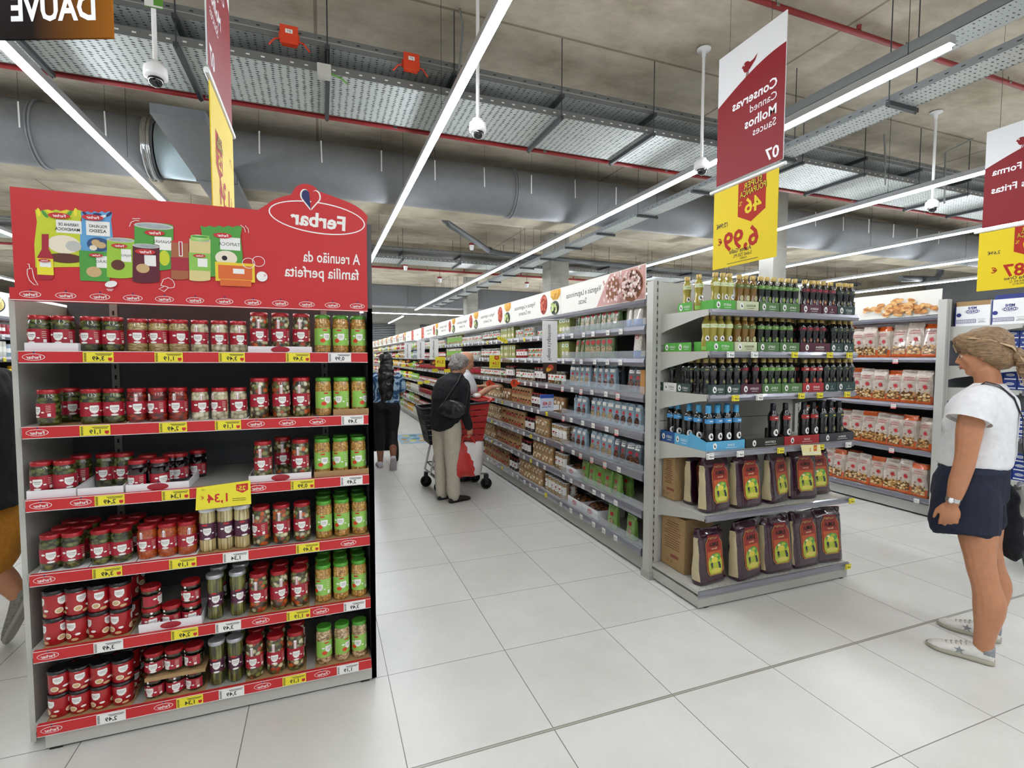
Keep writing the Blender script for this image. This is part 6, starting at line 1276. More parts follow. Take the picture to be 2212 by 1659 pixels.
FC = [(0, 320, [(670, 865, cbg, 'AZEITE', 'bright green and white'), (880, 1075, ccr, 'MANZANILHA', 'cream'), (1085, 1260, cg, 'SUBTIL', 'green'), (1268, 1445, cg, 'SUBTIL', 'green, second'), (1455, 1640, cm, 'RESERVA', 'maroon'), (1648, 1780, cm, 'R', 'maroon, narrow'), (1786, 1940, cd, 'SELECT', 'dark green')]),
      (1, 705, [(648, 845, cbg, 'AZEITE', 'bright green and white'), (862, 1058, ccr, 'MANZANILHA', 'cream'), (1066, 1258, cg, 'SUBTIL', 'green'), (1266, 1440, cg, 'SUBTIL', 'green, second'), (1448, 1716, cm, 'RESERVA', 'maroon'), (1722, 1832, cd, 'S', 'dark green'), (1838, 1930, cd, 'S', 'dark green, rightmost')]),
      (2, 1065, [(652, 778, cd, 'CLASSICO', 'dark green'), (784, 912, cd, 'CLASSICO', 'dark green, second'), (918, 1102, cm, 'COLHEITA', 'maroon'), (1108, 1275, cg, 'SUBTIL', 'green'), (1283, 1465, cg, 'SUBTIL', 'green, second'), (1472, 1658, crd, 'SUAVE', 'red'), (1664, 1768, cd, 'S', 'dark green, narrow'), (1773, 1940, cd, 'S', 'dark green, rightmost')]),
      (3, 1560, [(585, 950, clb, 'SUAVE', 'light blue'), (958, 1300, ck, 'AZEITONA', 'black, nearly empty'), (1306, 1615, crd, 'SUAVE', 'red'), (1622, 1925, cgr, 'RESERVA', 'charcoal')])]
for ri, yy, its in FC:
    for a, b, mt, wd, ds in its:
        x0, x1 = bxr(ri, a, b, yy); hf = .058 if ri == 3 else .06 if ri else .058
        x0 = max(x0, XA+.008)
        tray_box(x0, x1-.001, 2.425, 2.575, Z2[ri], hf, hf+(.04 if ri == 3 else 0), mt, '%s bottle carton, %s oil shelf' % (ds.split(',')[0]+' card' + (','+ds.split(',')[1] if ',' in ds else ''), RN[ri]), carton_art(wd, ink if mt is ccr else white), 'bottle_carton', kraft)
SC_ = [(0, 1, (cbg,)), (1, 3, (cbg, cbg, None)), (2, 3, (cd, cw, cd)), (3, 2, (clb, cdb))]
def side_carton(y0, y1, z, hf, mat, label, word):
    t = thing('bottle_carton', label, 'tray', (XA+.06, (y0+y1)/2, z), 'carton trays under the goods')
    x0, x1 = XA+.008, XA+.12
    m = MB(); m.box(x0, x1, y0, y1, z+.0002, z+.0013, kraft); m.build('tray_base', t)
    m = MB(); m.box(x0, x0+.0025, y0, y1, z+.0013, z+hf, mat); carton_art(word, ink if mat is cw else white)(m, 0, 0, y1-y0, hf, F_left(x0, (y0+y1)/2, z+hf/2)); m.build('side_wall', t)
    m = MB(); m.box(x0+.0025, x1, y1-.0025, y1, z+.0013, z+hf, mat); m.build('back_wall', t)
for ri, n, mts in SC_:
    yy = 2.577; L_ = .135 if ri != 3 else .145
    for k, mt in enumerate(mts):
        if mt: side_carton(yy, yy+L_-.003, Z2[ri], .058 if ri != 3 else .075, mt, '%s carton on the open left end of the %s oil shelf, %s back' % ({cbg: 'bright green', cd: 'dark green', cw: 'white', clb: 'light blue', cdb: 'deep blue'}[mt], RN[ri], nth(k)), 'CLASSICO')
        yy += L_
# ------------------------------------------------------------ soft bags
def bag_mesh(w_, h_, d_, front, side, top, name, parent, crimp=.07, seed=0, botm=None, n=28, wr=.5):
    """upright filled bag: flat leaning front, gusset sides, crimped top; returns front-surface map"""
    rnd = random.Random(seed)
    fz = lambda t: 1-.0*t if t < .12 else (1-(t-.12)/.73*.42 if t < .85 else max(.05, .58-(t-.85)/.12*.53))
    mb = MB(); rows = [0, .02, .06, .12, .25, .4, .55, .7, .8, .85, .9, .95, .98, 1.]
    V = []; ph = [rnd.uniform(0, 6.28) for _ in range(6)]
    for t in rows:
        hd = d_/2*fz(t)*(.86 if t == 0 else 1); hw = w_/2*(.97 if t == 0 else 1-.06*max(0, t-.3)+(.0 if t < .9 else .01))
        for i in range(n):
            a = 2*PI*i/n; ca, sa = math.cos(a), math.sin(a)
            x = hw*math.copysign(abs(ca)**.35, ca); y = hd*math.copysign(abs(sa)**.45, sa)
            k = wr*.004*math.sin(ph[0]+t*17+a*3)+wr*.003*math.sin(ph[1]+t*31-a*5)
            if abs(ca) > .75: x += math.copysign(k, ca)
            if t > .86: y += wr*.01*math.sin(ph[2]+a*2+x*60)*(t-.86)/.14
            V.append((x, y, h_*t))
    F_ = {}; k = len(rows)
    def put(cond, mat):
        F = [(j*n+i, j*n+(i+1) % n, (j+1)*n+(i+1) % n, (j+1)*n+i) for j in range(k-1) for i in range(n) if cond(j, i)]
        mb.add(V, F, mat, True)
    sd = lambda i: abs(math.cos(2*PI*(i+.5)/n)) > .93
    tp = lambda j: top and j >= 9
    put(lambda j, i: sd(i) and 2 <= j < 9, side); put(lambda j, i: not (sd(i) and 2 <= j < 9) and not (botm and j < 4) and not tp(j), front)
    if top: put(lambda j, i: tp(j), top)
    if botm: put(lambda j, i: j < 4 and not (sd(i) and 2 <= j < 9), botm)
    mb.add(V[:n], [tuple(range(n))[::-1]], front); mb.add(V[-n:], [tuple(range(n))], front)
    fm = lambda u, v, L=1: Vector((u, -(d_/2*fz(max(0, min(1, v/h_)))+.0016+.0005*L), v))
    return mb, fm
ricep = M('rice_bag_purple', '#2e0a20', .22, coat=.8, noise=(18, .25, .5)); ricev = M('rice_window', '#c6b792', .4, coat=.4, noise=(220, .15))
def rice_bag(seed):
    t = thing('rice_bag', '', 'rice bag'); mb, fm = bag_mesh(.235, .37, .105, ricep, ricev, None, 'bag', t, seed=seed, wr=1.6); mb.build('bag_body', t)
    m = MB(); u0 = .012
    oct_ = [(-.077+u0, .085), (-.055+u0, .058), (.055+u0, .058), (.077+u0, .085), (.077+u0, .27), (.05+u0, .308), (-.05+u0, .308), (-.077+u0, .27)]; u0 = .012
    m.pol(oct_, fm, M('rice_gold_rim', '#a8823e', .4), 1); c = u0
    s = lambda k: [(c+(p[0]-c)*k, .18+(p[1]-.18)*k) for p in oct_]
    m.pol(s(.955), fm, M('rice_red', '#8f2b1e', .45), 2)
    m.pol([(c-.06, .14), (c+.06, .14), (c+.064, .215), (c-.064, .215)], fm, M('rice_orange', '#b8552a', .45), 3)
    lim = M('rice_lime', '#a9b83a', .45)
    m.pol([(c-.063, .15), (c-.062, .088), (c-.046, .066), (c+.046, .066), (c+.062, .088), (c+.063, .15), (c+.05, .175), (c-.05, .175)], fm, lim, 4)
    m.oval(c+.004, .172, .05, .028, fm, M('rice_green', '#4f9a4c', .45), 5, 20, rot=.1); m.oval(c-.004, .158, .03, .018, fm, M('rice_yellow', '#d9c94a', .45), 6, 16); m.oval(c+.016, .184, .02, .01, fm, lim, 7, 12); m.oval(c-.022, .18, .014, .008, fm, M('rice_pale', '#e5d9a8', .5), 7, 12)
    m.oval(c, .088, .045, .015, fm, M('rice_straw', '#cfc35c', .45), 7, 16)
    for k in (-1, 1):
        for q in range(3): m.pol([(c+k*.035+q*.006-.006, .13-q*.002), (c+k*.035+q*.006, .128), (c+k*.037+q*.006, .098), (c+k*.034+q*.006-.002, .098)], fm, M('rice_navy', '#26244a', .5), 8)
        m.oval(c+k*.033, .135, .01, .007, fm, M('rice_navy', '#26244a', .5), 9, 10)
    m.pol([(c-.05, .285), (c+.05, .285), (c+.058, .32), (c-.05, .325)], fm, M('rice_scroll', '#7c1620', .4), 5); m.text('VeeTee', c, .303, .016, fm, gold, 8, .01)
    m.text('अमन' if False else 'JUMLA', c, .262, .026, fm, ink, 6, .03, maxw=.09); m.text('Basmati', c, .234, .011, fm, M('rice_pale', '#e5d9a8', .5), 6)
    m.build('printed_panel', t); return t
RB = [rice_bag(i) for i in range(3)]
def put_rice(i, x, y, z, rz, rx, label, sz=1.): place(RB[i % 3], (x, y, z), rz, label, 'purple rice bags', rx=rx, sc=(sz, sz, sz)) if i < 3 or True else None
for k, (x, rz, y, sz) in enumerate(((2.29, .1, 2.5, .93), (2.565, .16, 2.475, 1), (2.83, -.02, 2.48, 1), (3.08, .04, 2.48, 1), (3.3, -.1, 2.485, 1))):
    put_rice(k, x, y, .1165, rz, -.05, 'purple rice bag, %s from left on the bottom shelf' % nth(k), sz)
for k, (x, rz, y, sz) in enumerate(((2.31, .12, 2.487, .92), (2.565, .05, 2.49, .92), (2.85, .22, 2.51, .9), (3.075, -.12, 2.51, .9), (3.27, -.1, 2.56, .9))):
    put_rice(k+1, x, y, .5785, rz, -.04, 'purple rice bag, %s from left on the shelf under the bottles' % nth(k), sz)
put_rice(2, 2.34, 2.66, .5785, .1, -.02, 'purple rice bag behind the first on the upper rice shelf', .9)
for z, h_, nm in ((.5785, .33, 'upper'), (.1165, .36, 'lower')):
    t = thing('cardboard_box', 'brown cardboard box with red-brown print at the left end of the %s rice shelf' % nm, 'box', (2.33, 2.74, z))
    x0, x1, y0, y1 = XA+.03, XA+.26, 2.625 if nm == 'lower' else 2.655, 2.862
    if nm == 'upper': h_ = .3
    if nm == 'upper': y0 = 2.735
    m = MB(); m.box(x0, x1, y0, y1, z, z+h_, kraft); fr = F_left(x0, (y0+y1)/2, z+h_/2); pm = M('print_brown_red', '#6e3f28', .7)
    for k in range(12):
        l = (y1-y0)*random.uniform(.25, .42); m.rect(-l+.01, h_*.36-k*h_*.045, l*.8, h_*.36-k*h_*.045+.005, fr, pm, 1)
    m.rect(-.02, -h_*.3, .06, -h_*.24, fr, M('print_stamp', '#8c4a3e', .7), 1); m.ring(-.05, -h_*.38, .012, .012, .003, fr, pm, 1, 14); m.ring(-.01, -h_*.38, .009, .009, .003, fr, pm, 1, 14)
    m.build('carton', t)
    m = MB(); m.box(x0+.1, x0+.14, y0-.0006, y1+.0006, z-.0, z+h_+.0008, M('packing_tape', '#b9935a', .3)) if False else m.box(x0, x1, (y0+y1)/2-.02, (y0+y1)/2+.02, z+h_, z+h_+.0008, M('packing_tape', '#b9935a', .3)); m.build('tape', t)
# ============================================================ long aisle shelving
BAY = 1.33
ZL = [1.762, 1.532, 1.279, 1.003, .716, .449, .176]
garl = M('print_garlic', '#dcc3bb', .6); garl2 = M('print_garlic_rose', '#c99a92', .6); wood = M('print_wood', '#8c5533', .6); tom = M('print_tomato', '#c2452c', .6); corn = M('print_corn', '#e0a72f', .6); bowl = M('print_bowl_dark', '#4f5a50', .6); pea = M('print_pea', '#a9bf62', .6); hdr = M('header_print_cream', '#e9e7df', .5)
def bay(kind):
    t = thing('aisle_gondola', '', 'shelf')
    m = MB(); m.box(.001, BAY-.001, .47, .488, .02, 2.05, dgrey); m.build('back_panel', t)
    m = MB(); m.box(.001, BAY-.001, .03, .47, .015, .17, lgrey); m.box(.001, BAY-.001, .012, .03, .02, .118, grey); m.build('plinth', t)
    for x in (.03, BAY-.06):
        m = MB(); m.box(x, x+.03, .04, .08, 0, .016, black); m.build('foot', t)
    for x in (.0005, BAY-.0125):
        m = MB(); m.box(x, x+.012, .45, .469, 0, 2.05, lgrey); m.build('upright_post', t)
    lv = {'c': [1.545, 1.09, .636, .176], 'x': ZL}.get(kind, ZL)
    for i, z in enumerate(lv):
        th = .06
        m = MB(); m.box(.002, BAY-.002, .004, .468, z-.03, z, grey); sh = m.build('shelf', t)
        m = MB(); price_edge(m, .001, BAY-.001, .004, z-th if kind != 'c' else z-.05, z+.002)
        m.build('price_rail', sh)
        if kind != 'x':
            xs = [.08+.19*k+random.uniform(-.03, .03) for k in range(6)] if kind != 'c' else ([.95] if i < 3 else [1.2])
            for x in xs:
                r_ = random.random(); b = white if r_ < .72 or kind == 'v' else (yellow if r_ < .86 else white)
                q = MB(); w_ = .05; z0 = z-.03; q.box(x-w_/2, x+w_/2, -.0185, -.0155, z0-.02, z0+.02, b if kind != 'c' else white); fr = F_front(x, -.0185, z0)
                for k in range(3): q.rect(-.021, -.014+k*.01, -.015, -.009+k*.01, fr, ink, 1)
                q.text('1,29', .005, -.003, .013, fr, ink, 1, .01, maxw=.028)
                if (kind == 'v' and i in (2, 3, 4) and random.random() < .55) or (kind == 'c' and i < 3):
                    q.rect(-.028, -.034, .028, -.018, fr, red, 2); q.rect(-.028, .016, .028, .021, fr, red, 2); q.rect(-.022, -.028, .022, -.024, fr, white, 3)
                q.build('price_tag', sh)
            if kind == 'v':
                m = MB(); m.box(.01, BAY-.01, .006, .0075, z+.002, z+.055, glassm); m.build('clear_riser', sh)
    m = MB(); m.box(.001, BAY-.001, .0, .2, 1.9, 1.918, lgrey); price_edge(m, .001, BAY-.001, .0, 1.896, 1.945); m.build('header_shelf', t)
    m = MB(); m.box(.003, BAY-.003, -.004, .0, 1.946, 2.19, hdr); hp = m.build('header_panel', t)
    fr = F_front(0, -.004, 0, .0003); A = MB(); rnd = random.Random(5)
    if kind == 'v':
        A.pol([(.66, 1.95), (1.324, 1.95), (1.324, 2.186), (.86, 2.186), (.78, 2.1)], fr, garl2, 1)
        A.oval(1.16, 2.06, .14, .115, fr, wood, 2, 24); A.oval(1.16, 2.072, .125, .098, fr, M('print_bowl_shade', '#6e3f2a', .6), 3, 24); A.oval(.9, 2.07, .1, .085, fr, wood, 2, 20, .7)
        L = 4
        for k in range(170):
            a = rnd.uniform(0, 6.28); r_ = rnd.random()**.5; u, v = 1.16+.115*r_*math.cos(a), 2.075+.088*r_*math.sin(a)
            if k > 78: u, v = rnd.uniform(.82, 1.31), rnd.uniform(1.962, 2.17)
            A.oval(u, min(v, 2.172), .0135, .0115, fr, [garl, garl2, M('print_garlic_pale', '#eadcd4', .6)][k % 3], L, 8); L += 1
        A.text('Vegetais e Leguminosas', .42, 2.1, .046, fr, ink, 1, .006, maxw=.62); A.text('Secas', .42, 2.025, .046, fr, ink, 1, .005)
    elif kind == 'n':
        A.oval(.94, 2.07, .085, .1, fr, M('print_sauce', '#a8341f', .6), 1, 22); A.oval(1.2, 2.155, .1, .06, fr, corn, 1, 22) if False else A.pol([(1.1, 2.187), (1.1, 2.13), (1.16, 2.09), (1.26, 2.09), (1.32, 2.13), (1.32, 2.187)], fr, corn, 1)
        A.oval(1.2, 2.015, .095, .068, fr, bowl, 2, 22); A.oval(1.2, 2.015, .08, .056, fr, M('print_bowl_in', '#39423a', .6), 3, 22); L = 4
        for k in range(26): A.oval(.94+rnd.uniform(-.055, .055), 2.07+rnd.uniform(-.07, .07), .02, .016, fr, [tom, M('print_tomato_light', '#d9694a', .6)][k % 2], L, 8); L += 1
        for k in range(20): A.oval(1.2+rnd.uniform(-.058, .058), 2.015+rnd.uniform(-.038, .038), .014, .02, fr, [pea, M('print_pea_pale', '#d3dba2', .6)][k % 2], L, 8, rnd.uniform(0, 3)); L += 1
        for k in range(14): A.oval(1.21+rnd.uniform(-.08, .08), 2.145+rnd.uniform(-.03, .025), .014, .011, fr, M('print_corn_light', '#edc45a', .6), L, 8); L += 1
        A.text('Vegetais e Leguminosas', .42, 2.1, .044, fr, ink, 1, .006, maxw=.62); A.text('em Conserva', .42, 2.03, .044, fr, ink, 1, .005)
    elif kind == 'r':
        A.pol([(.9, 1.95), (1.2, 1.95), (1.2, 2.186), (.9, 2.186)], fr, tom, 1)
        for k in range(14): A.oval(1.05+rnd.uniform(-.11, .11), 2.07+rnd.uniform(-.09, .09), .03, .026, fr, [M('print_tomato_light', '#d9694a', .6), M('print_tomato_pink', '#d98a7c', .6)][k % 2], 2+k, 10)
        A.text('Conservas', .42, 2.06, .036, fr, ink, 1, .005)
    elif kind == 'c':
        rnd = random.Random(3); L = 1
        cols = [M('print_cookie', '#d59a55', .6), M('print_cookie_dark', '#b9753a', .6), M('print_cookie_light', '#e5b87a', .6)]
        for k in range(58):
            u = .98+rnd.gauss(0, .15); v = 1.975+abs(rnd.gauss(0, .07)); 
            if abs(u-.98) > .34 or v > 2.165-abs(u-.98)*.35: continue
            A.oval(u, v, .042, .022, fr, cols[k % 3], L, 12, rnd.uniform(-.9, .9)); A.oval(u+.003, v+.004, .033, .015, fr, cols[(k+2) % 3], L+1, 12, rnd.uniform(-.5, .5)); L += 2
        A.rect(1.2, 1.948, 1.325, 1.953, fr, ink, 1)
    elif kind == 'l':
        A.oval(.9, 2.06, .2, .09, fr, ink, 1, 24); A.oval(.9, 2.065, .18, .08, fr, M('print_cheese', '#e3d58b', .6), 2, 24)
        for k in range(30): A.oval(.9+rnd.uniform(-.12, .12), 2.065+rnd.uniform(-.045, .045), .03, .014, fr, [M('print_cheese_light', '#f0e6b4', .6), M('print_cheese_dark', '#c9b35e', .6)][k % 2], 3+k, 8, rnd.uniform(0, 3))
    A.build('header_print', hp)
    return t
BV, BN, BRr, BC, BL = bay('v'), bay('n'), bay('r'), bay('c'), bay('l')
GX = 2.12
for k in range(15):
    b = BV if k == 0 else (BRr if k in (6, 7) else BN)
    place(b, (GX, 2.975+BAY*(k+1)-.0, 0), -PI/2, 'aisle shelving bay, %s from the near end, left-facing, grey with picture header' % nth(k), 'bays of the long left-facing shelf run')
for k in range(2):
    place(BC, (5.44, 3.02+BAY*(k+1), 0), -PI/2, 'biscuit shelving bay with cookie picture header, %s from near end' % nth(k), 'biscuit shelving bays')
for k in range(2, 8):
    place(BN, (5.44, 3.02+BAY*(k+1), 0), -PI/2, 'shelving bay further down the biscuit run, %s from near end' % nth(k), 'biscuit shelving bays')
for k in range(9):
    place(BL, (-3.05, 3.0+BAY*k, 0), PI/2, 'shelving bay with cheese picture header left of the red display, %s from near end' % nth(k), 'cheese shelving bays')
for k in range(12):
    place(BN, (.17, 2.95+BAY*k, 0), PI/2, 'shelving bay hidden behind the red display, %s from near end' % nth(k), 'bays behind the red display')
for (x, y, lab) in ((5.385, 2.95, 'biscuit run'),):
    D3 = thing('end_gondola', 'grey end display with white and blue biscuit cartons behind the woman', 'shelf', (6.05, 2.7, 0))
    for xx in (5.365, 6.72):
        m = MB(); m.box(xx, xx+.07, 2.94, 3.01, 0, 2.08, lgrey); m.box(xx+.028, xx+.042, 2.939, 2.94, .06, 2.05, grey); m.build('upright_post', D3)
    m = MB(); m.box(5.45, 6.7, 2.95, 2.97, .02, 2.05, dgrey); m.build('back_panel', D3)
    m = MB(); m.box(5.42, 6.7, 2.41, 2.94, .015, .15, lgrey); m.build('plinth', D3)
    m = MB(); m.box(5.44, 5.47, 2.42, 2.45, 0, .015, black); m.build('foot', D3)
    Z3 = [1.83, 1.47, 1.27, .87, .5, .19]
    for z in Z3:
        end_shelf(D3, 5.44, 6.7, 2.4, 2.94, z); brackets(D3, (5.437, 6.695), 2.41, 2.945, z)
    navy = M('carton_navy', '#26337e', .5)
    for k, (y0, y1) in enumerate(((2.665, 2.925), (2.405, 2.655))):
        t = thing('biscuit_carton', ['white and blue biscuit carton beside the upright post, kraft top', 'white and blue biscuit carton with open top showing packs, above the woman'][k], 'carton', (5.65, (y0+y1)/2, 1.8302), 'white and blue biscuit cartons')
        m = MB(); m.box(5.462, 5.86, y0, y1, 1.8305, 2.05 if k == 0 else 2.045, white2); fr = F_left(5.462, (y0+y1)/2, 1.94)
        w2 = (y1-y0)/2
        m.rect(-w2, -.11, -w2+.008, .105, fr, navy, 1)
        if k == 0: m.rect(-w2, .07, w2, .11, fr, kraft, 1)
        m.text('MINI', 0, .05, .022, fr, navy, 2, .03); m.oval(0, .017, .055, .019, fr, navy, 2, 24); m.oval(0, .017, .051, .0155, fr, white2, 3, 24); m.text('OREO', 0, .017, .022, fr, navy, 4, .03, maxw=.088)
        m.oval(-.1, -.01, .02, .018, fr, navy, 2, 18); m.rect(-.118, -.085, .03, -.052, fr, navy, 2); m.rect(-.114, -.081, .026, -.056, fr, white2, 3)
        for q in range(18): m.rect(-.11+q*.0075, -.079, -.107+q*.0075, -.058, fr, navy, 4)
        m.rect(.045, -.082, .1, -.079, fr, ink, 2); m.rect(.045, -.055, .1, -.053, fr, ink, 2); m.text('Lacasa', .072, -.068, .01, fr, ink, 2)
        m.build('carton', t)
        if k:
            for q in range(3):
                m = MB(); m.box(5.48+q*.1, 5.57+q*.1, y0+.01, y1-.01, 2.046, 2.085, navy); m.build('biscuit_pack', t)
navy = M('carton_navy', '#26337e', .5)
def bpack():
    t = thing('biscuit_pack', '', 'biscuit pack'); m = MB(); m.box(-.045, .045, -.03, .03, 0, .075, M('pack_blue', '#27408f', .35, coat=.5)); fr = F_front(0, -.03, .04); m.oval(0, .01, .03, .012, fr, white2, 1, 14); m.text('OREO', 0, .01, .012, fr, navy, 2, .02); m.rect(-.04, -.03, .04, -.02, fr, white2, 1); m.build('wrapper', t); return t
BP = bpack(); n = 0
for zi, z in ((1, 1.4705), (2, 1.2705), (3, .8705), (4, .5005)):
    for j in range({1: 4, 2: 2, 3: 3, 4: 3}[zi]):
        for k in range(4):
            place(BP, (5.56, 2.44+k*.095, z+j*.0765), -PI/2, 'blue biscuit pack, %s from front, layer %s, %s shelf behind the woman' % (nth(k), nth(j), nth(zi-1)), 'blue biscuit packs on the end display'); n += 1
# ------------------------------------------------------------ goods on the aisle
def soft(name, w_, h_, d_, top, body, botm, art, seed, side=None, cat='bag', wr=1.):
    t = thing(name, '', cat); mb, fm = bag_mesh(w_, h_, d_, body, side or body, top, 'bag', t, seed=seed, botm=botm, n=16, wr=wr); mb.build('bag_body', t)
    m = MB(); art(m, fm); m.build('print', t); return t
bagg = M('bag_green', '#4f6b35', .3, coat=.7, noise=(30, .35)); bagw = M('bag_white_speckle', '#c9c3b8', .3, coat=.7, noise=(90, .25)); bagblue = M('bag_blue', '#2f6fae', .3, coat=.7, noise=(60, .35)); packb = M('pack_grey_blue', '#8ba3b1', .3, coat=.7, noise=(25, .2)); packd = M('pack_slate', '#56626c', .3, coat=.7, noise=(40, .25)); packg = M('pack_green', '#6f9a45', .35, coat=.6, noise=(25, .2)); pulse = Mcell('pulses', ['#6b3a2a', '#8a5a3e', '#4a2620'], (140, 140, 140), '#20100c'); pulsl = Mcell('pulses_pale', ['#c9b48e', '#b39c74'], (140, 140, 140), '#5a4a30'); orangep = M('bag_orange', '#cf5a1e', .3, coat=.7, noise=(30, .2)); cookw = M('bag_white_film', '#bdb0a4', .28, coat=.8, noise=(22, .3, .6)); cookc = Mcell('cookies_in_bag', ['#d6ab70', '#c08c4e', '#e4c898'], (34, 34, 50), '#5a3a1a', ew=.2); leafr = M('maple_red', '#b3202c', .45)
def a_green(m, f): m.oval(0, .13, .025, .02, f, red, 1, 12); m.oval(0, .07, .03, .03, f, pulsl, 1, 14)
def a_bw(m, f): m.oval(0, .165, .028, .026, f, red, 1, 16); m.oval(0, .165, .021, .019, f, white, 2, 16); m.line([(-.014, .175), (.014, .155)], .007, f, red, 3)
def a_pk(m, f): m.oval(.0, .06, .034, .035, f, pulse, 1, 16); m.pol([(-.02, .1), (.02, .1), (.014, .12), (-.01, .125)], f, leafr, 2); m.rect(-.03, .14, .03, .165, f, white, 1)
def a_pl(m, f): m.oval(.0, .06, .034, .035, f, pulsl, 1, 16); m.pol([(-.02, .1), (.02, .1), (.014, .12), (-.01, .125)], f, leafr, 2); m.rect(-.03, .14, .03, .165, f, white, 1)
def a_gp(m, f): m.oval(0, .05, .03, .035, f, pulsl, 1, 16); m.rect(-.02, .1, .02, .13, f, leafr, 1)
def a_ck(m, f):
    m.text('biscoitos', 0, .26, .016, f, leafr, 1, .01, maxw=.1); m.text('CASEIROS', 0, .235, .014, f, leafr, 1, .01, maxw=.1)
    u, v, s_ = .012, .175, .028
    pts = []
    for k in range(22): r_ = (1 if k % 2 == 0 else .5)*s_; a = PI/2+2*PI*k/22; pts.append((u+r_*math.cos(a), v+r_*math.sin(a)))
    m.pol(pts, f, leafr, 1); m.rect(u-.002, v-.035, u+.002, v-.02, f, leafr, 1); m.oval(-.03, .145, .01, .007, f, wood, 1, 8); m.oval(.03, .16, .008, .006, f, wood, 1, 8)
    m.pol([(-.061, .1), (-.04, .13), (-.01, .108), (.02, .128), (.045, .112), (.061, .125), (.06, .03), (-.06, .03)], f, cookc, 1)
PK = {}
PK['bg'] = (soft('legume_bag', .085, .19, .055, None, bagg, None, a_green, 1), .088, 'green legume bag')
PK['bw'] = (soft('legume_bag', .1, .215, .06, None, bagw, bagblue, a_bw, 2), .108, 'speckled white and blue bag')
PK['pk'] = (soft('legume_pack', .085, .19, .055, None, packb, None, a_pk, 3), .09, 'grey-blue pack of dark beans')
PK['pl'] = (soft('legume_pack', .085, .195, .055, None, packb, None, a_pl, 4), .09, 'grey-blue pack of pale pulses')
PK['ps'] = (soft('legume_pack', .085, .185, .055, None, packd, None, a_pk, 5), .09, 'slate pack of dark beans')
PK['pg'] = (soft('legume_pack', .12, .18, .05, None, packg, None, a_gp, 6), .128, 'bright green legume pack')
PK['ck'] = (soft('biscuit_bag', .138, .335, .1, orangep, cookw, orangep, a_ck, 7, cat='biscuit bag', wr=1.6), .14, 'white and orange biscuit bag')
PK['cx'] = (soft('biscuit_bag', .138, .335, .1, None, cookw, orangep, a_ck, 17, cat='biscuit bag', wr=1.8), .14, 'white film biscuit bag with orange base')
PK['co'] = (soft('biscuit_bag', .135, .32, .1, None, orangep, None, a_ck, 8, cat='biscuit bag', wr=2.), .14, 'mostly orange biscuit bag')
def simple_can(name, h, r, body, lid, lab=None, extra=None, cat='can'):
    t = thing(name, '', cat); m = MB(); m.lathe([(r-.002, 0), (r, .003), (r, h-.005), (r-.003, h)], body, 14); m.build('can_body' if cat == 'can' else 'glass_jar', t)
    m = MB(); m.lathe([(r-.002, h-.014 if cat != 'can' else h-.003), (r+.001, h-.012 if cat != 'can' else h-.002), (r+.001, h-.001), (r-.004, h), (0, h)], lid, 14, cap=False); m.build('lid', t)
    if lab or extra:
        m = MB(); fn = cylf(r+.0004)
        if lab: m.lathe([(r+.0003, h*.25), (r+.0003, h*.72)], lab, 16, cap=False, a0=-PI/2-1.5, a1=-PI/2+1.5)
        if extra: extra(m, fn, h)
        m.build('label', t)
    return t
def x_bean(m, fn, h): m.oval(0, h*.33, .02, h*.16, fn, leafr, 2, 12); m.oval(-.022, h*.7, .016, h*.1, fn, pulse, 2, 10); m.oval(.03, h*.55, .014, h*.1, fn, pulse, 2, 10)
def x_pale(m, fn, h): m.oval(0, h*.36, .018, h*.18, fn, cream, 2, 12); m.oval(-.028, h*.6, .014, h*.12, fn, M('can_cashew', '#d9b67c', .5), 2, 10); m.oval(.028, h*.62, .014, h*.12, fn, cream, 2, 10)
def x_lab(m, fn, h): m.oval(0, h*.5, .014, .01, fn, dred, 2, 12); m.rect(-.02, h*.36, .02, h*.38, fn, ink, 2)
def x_grn(m, fn, h): m.oval(-.01, h*.4, .016, .012, fn, gg, 2, 10); m.oval(.014, h*.55, .012, .01, fn, orange, 2, 10); m.rect(-.02, h*.75, .02, h*.8, fn, ink, 2)
tan = M('can_tan', '#b08a5a', .4, .1, coat=.4, noise=(60, .3)); tan2 = M('can_tan_dark', '#8a6238', .4, .1, coat=.4, noise=(50, .4)); canw = M('can_white', '#d8d8cf', .35, .1, coat=.4)
PK['tb'] = (simple_can('bean_can', .095, .039, tan, steel, None, x_bean), .081, 'tan can with red beans')
PK['tp'] = (simple_can('chickpea_can', .095, .039, tan, steel, None, x_pale), .081, 'tan can with pale chickpeas')
PK['td'] = (simple_can('bean_can', .15, .04, tan2, lidblack, None, x_pale), .083, 'tall brown can')
PK['dj'] = (simple_can('bean_jar', .15, .04, J_K, lidred, white, x_lab, 'jar'), .084, 'dark bean jar with white label')
PK['pj'] = (simple_can('chickpea_jar', .165, .037, J_B, lidwhite, white, x_lab, 'jar'), .078, 'pale chickpea jar with white label')
PK['wj'] = (simple_can('vegetable_jar', .12, .035, J_M, steel, white, x_grn, 'jar'), .073, 'vegetable jar with white label')
PK['wc'] = (simple_can('vegetable_can', .09, .036, canw, steel, None, x_grn), .075, 'white vegetable can')
PK['sc'] = (simple_can('small_can', .05, .04, canw, steel, None, x_grn), .083, 'small white can')
PK['yj'] = (simple_can('asparagus_jar', .15, .03, J_A, lidwhite, lgreen, None, 'jar'), .063, 'yellow-green asparagus jar')
PK['rc'] = (simple_can('red_can', .095, .037, canred, steel, white, x_lab), .077, 'red can with white label')
PK['rj'] = (simple_can('red_jar', .11, .037, J_R, lidred, dred, x_lab, 'jar'), .077, 'red jar with dark red label')
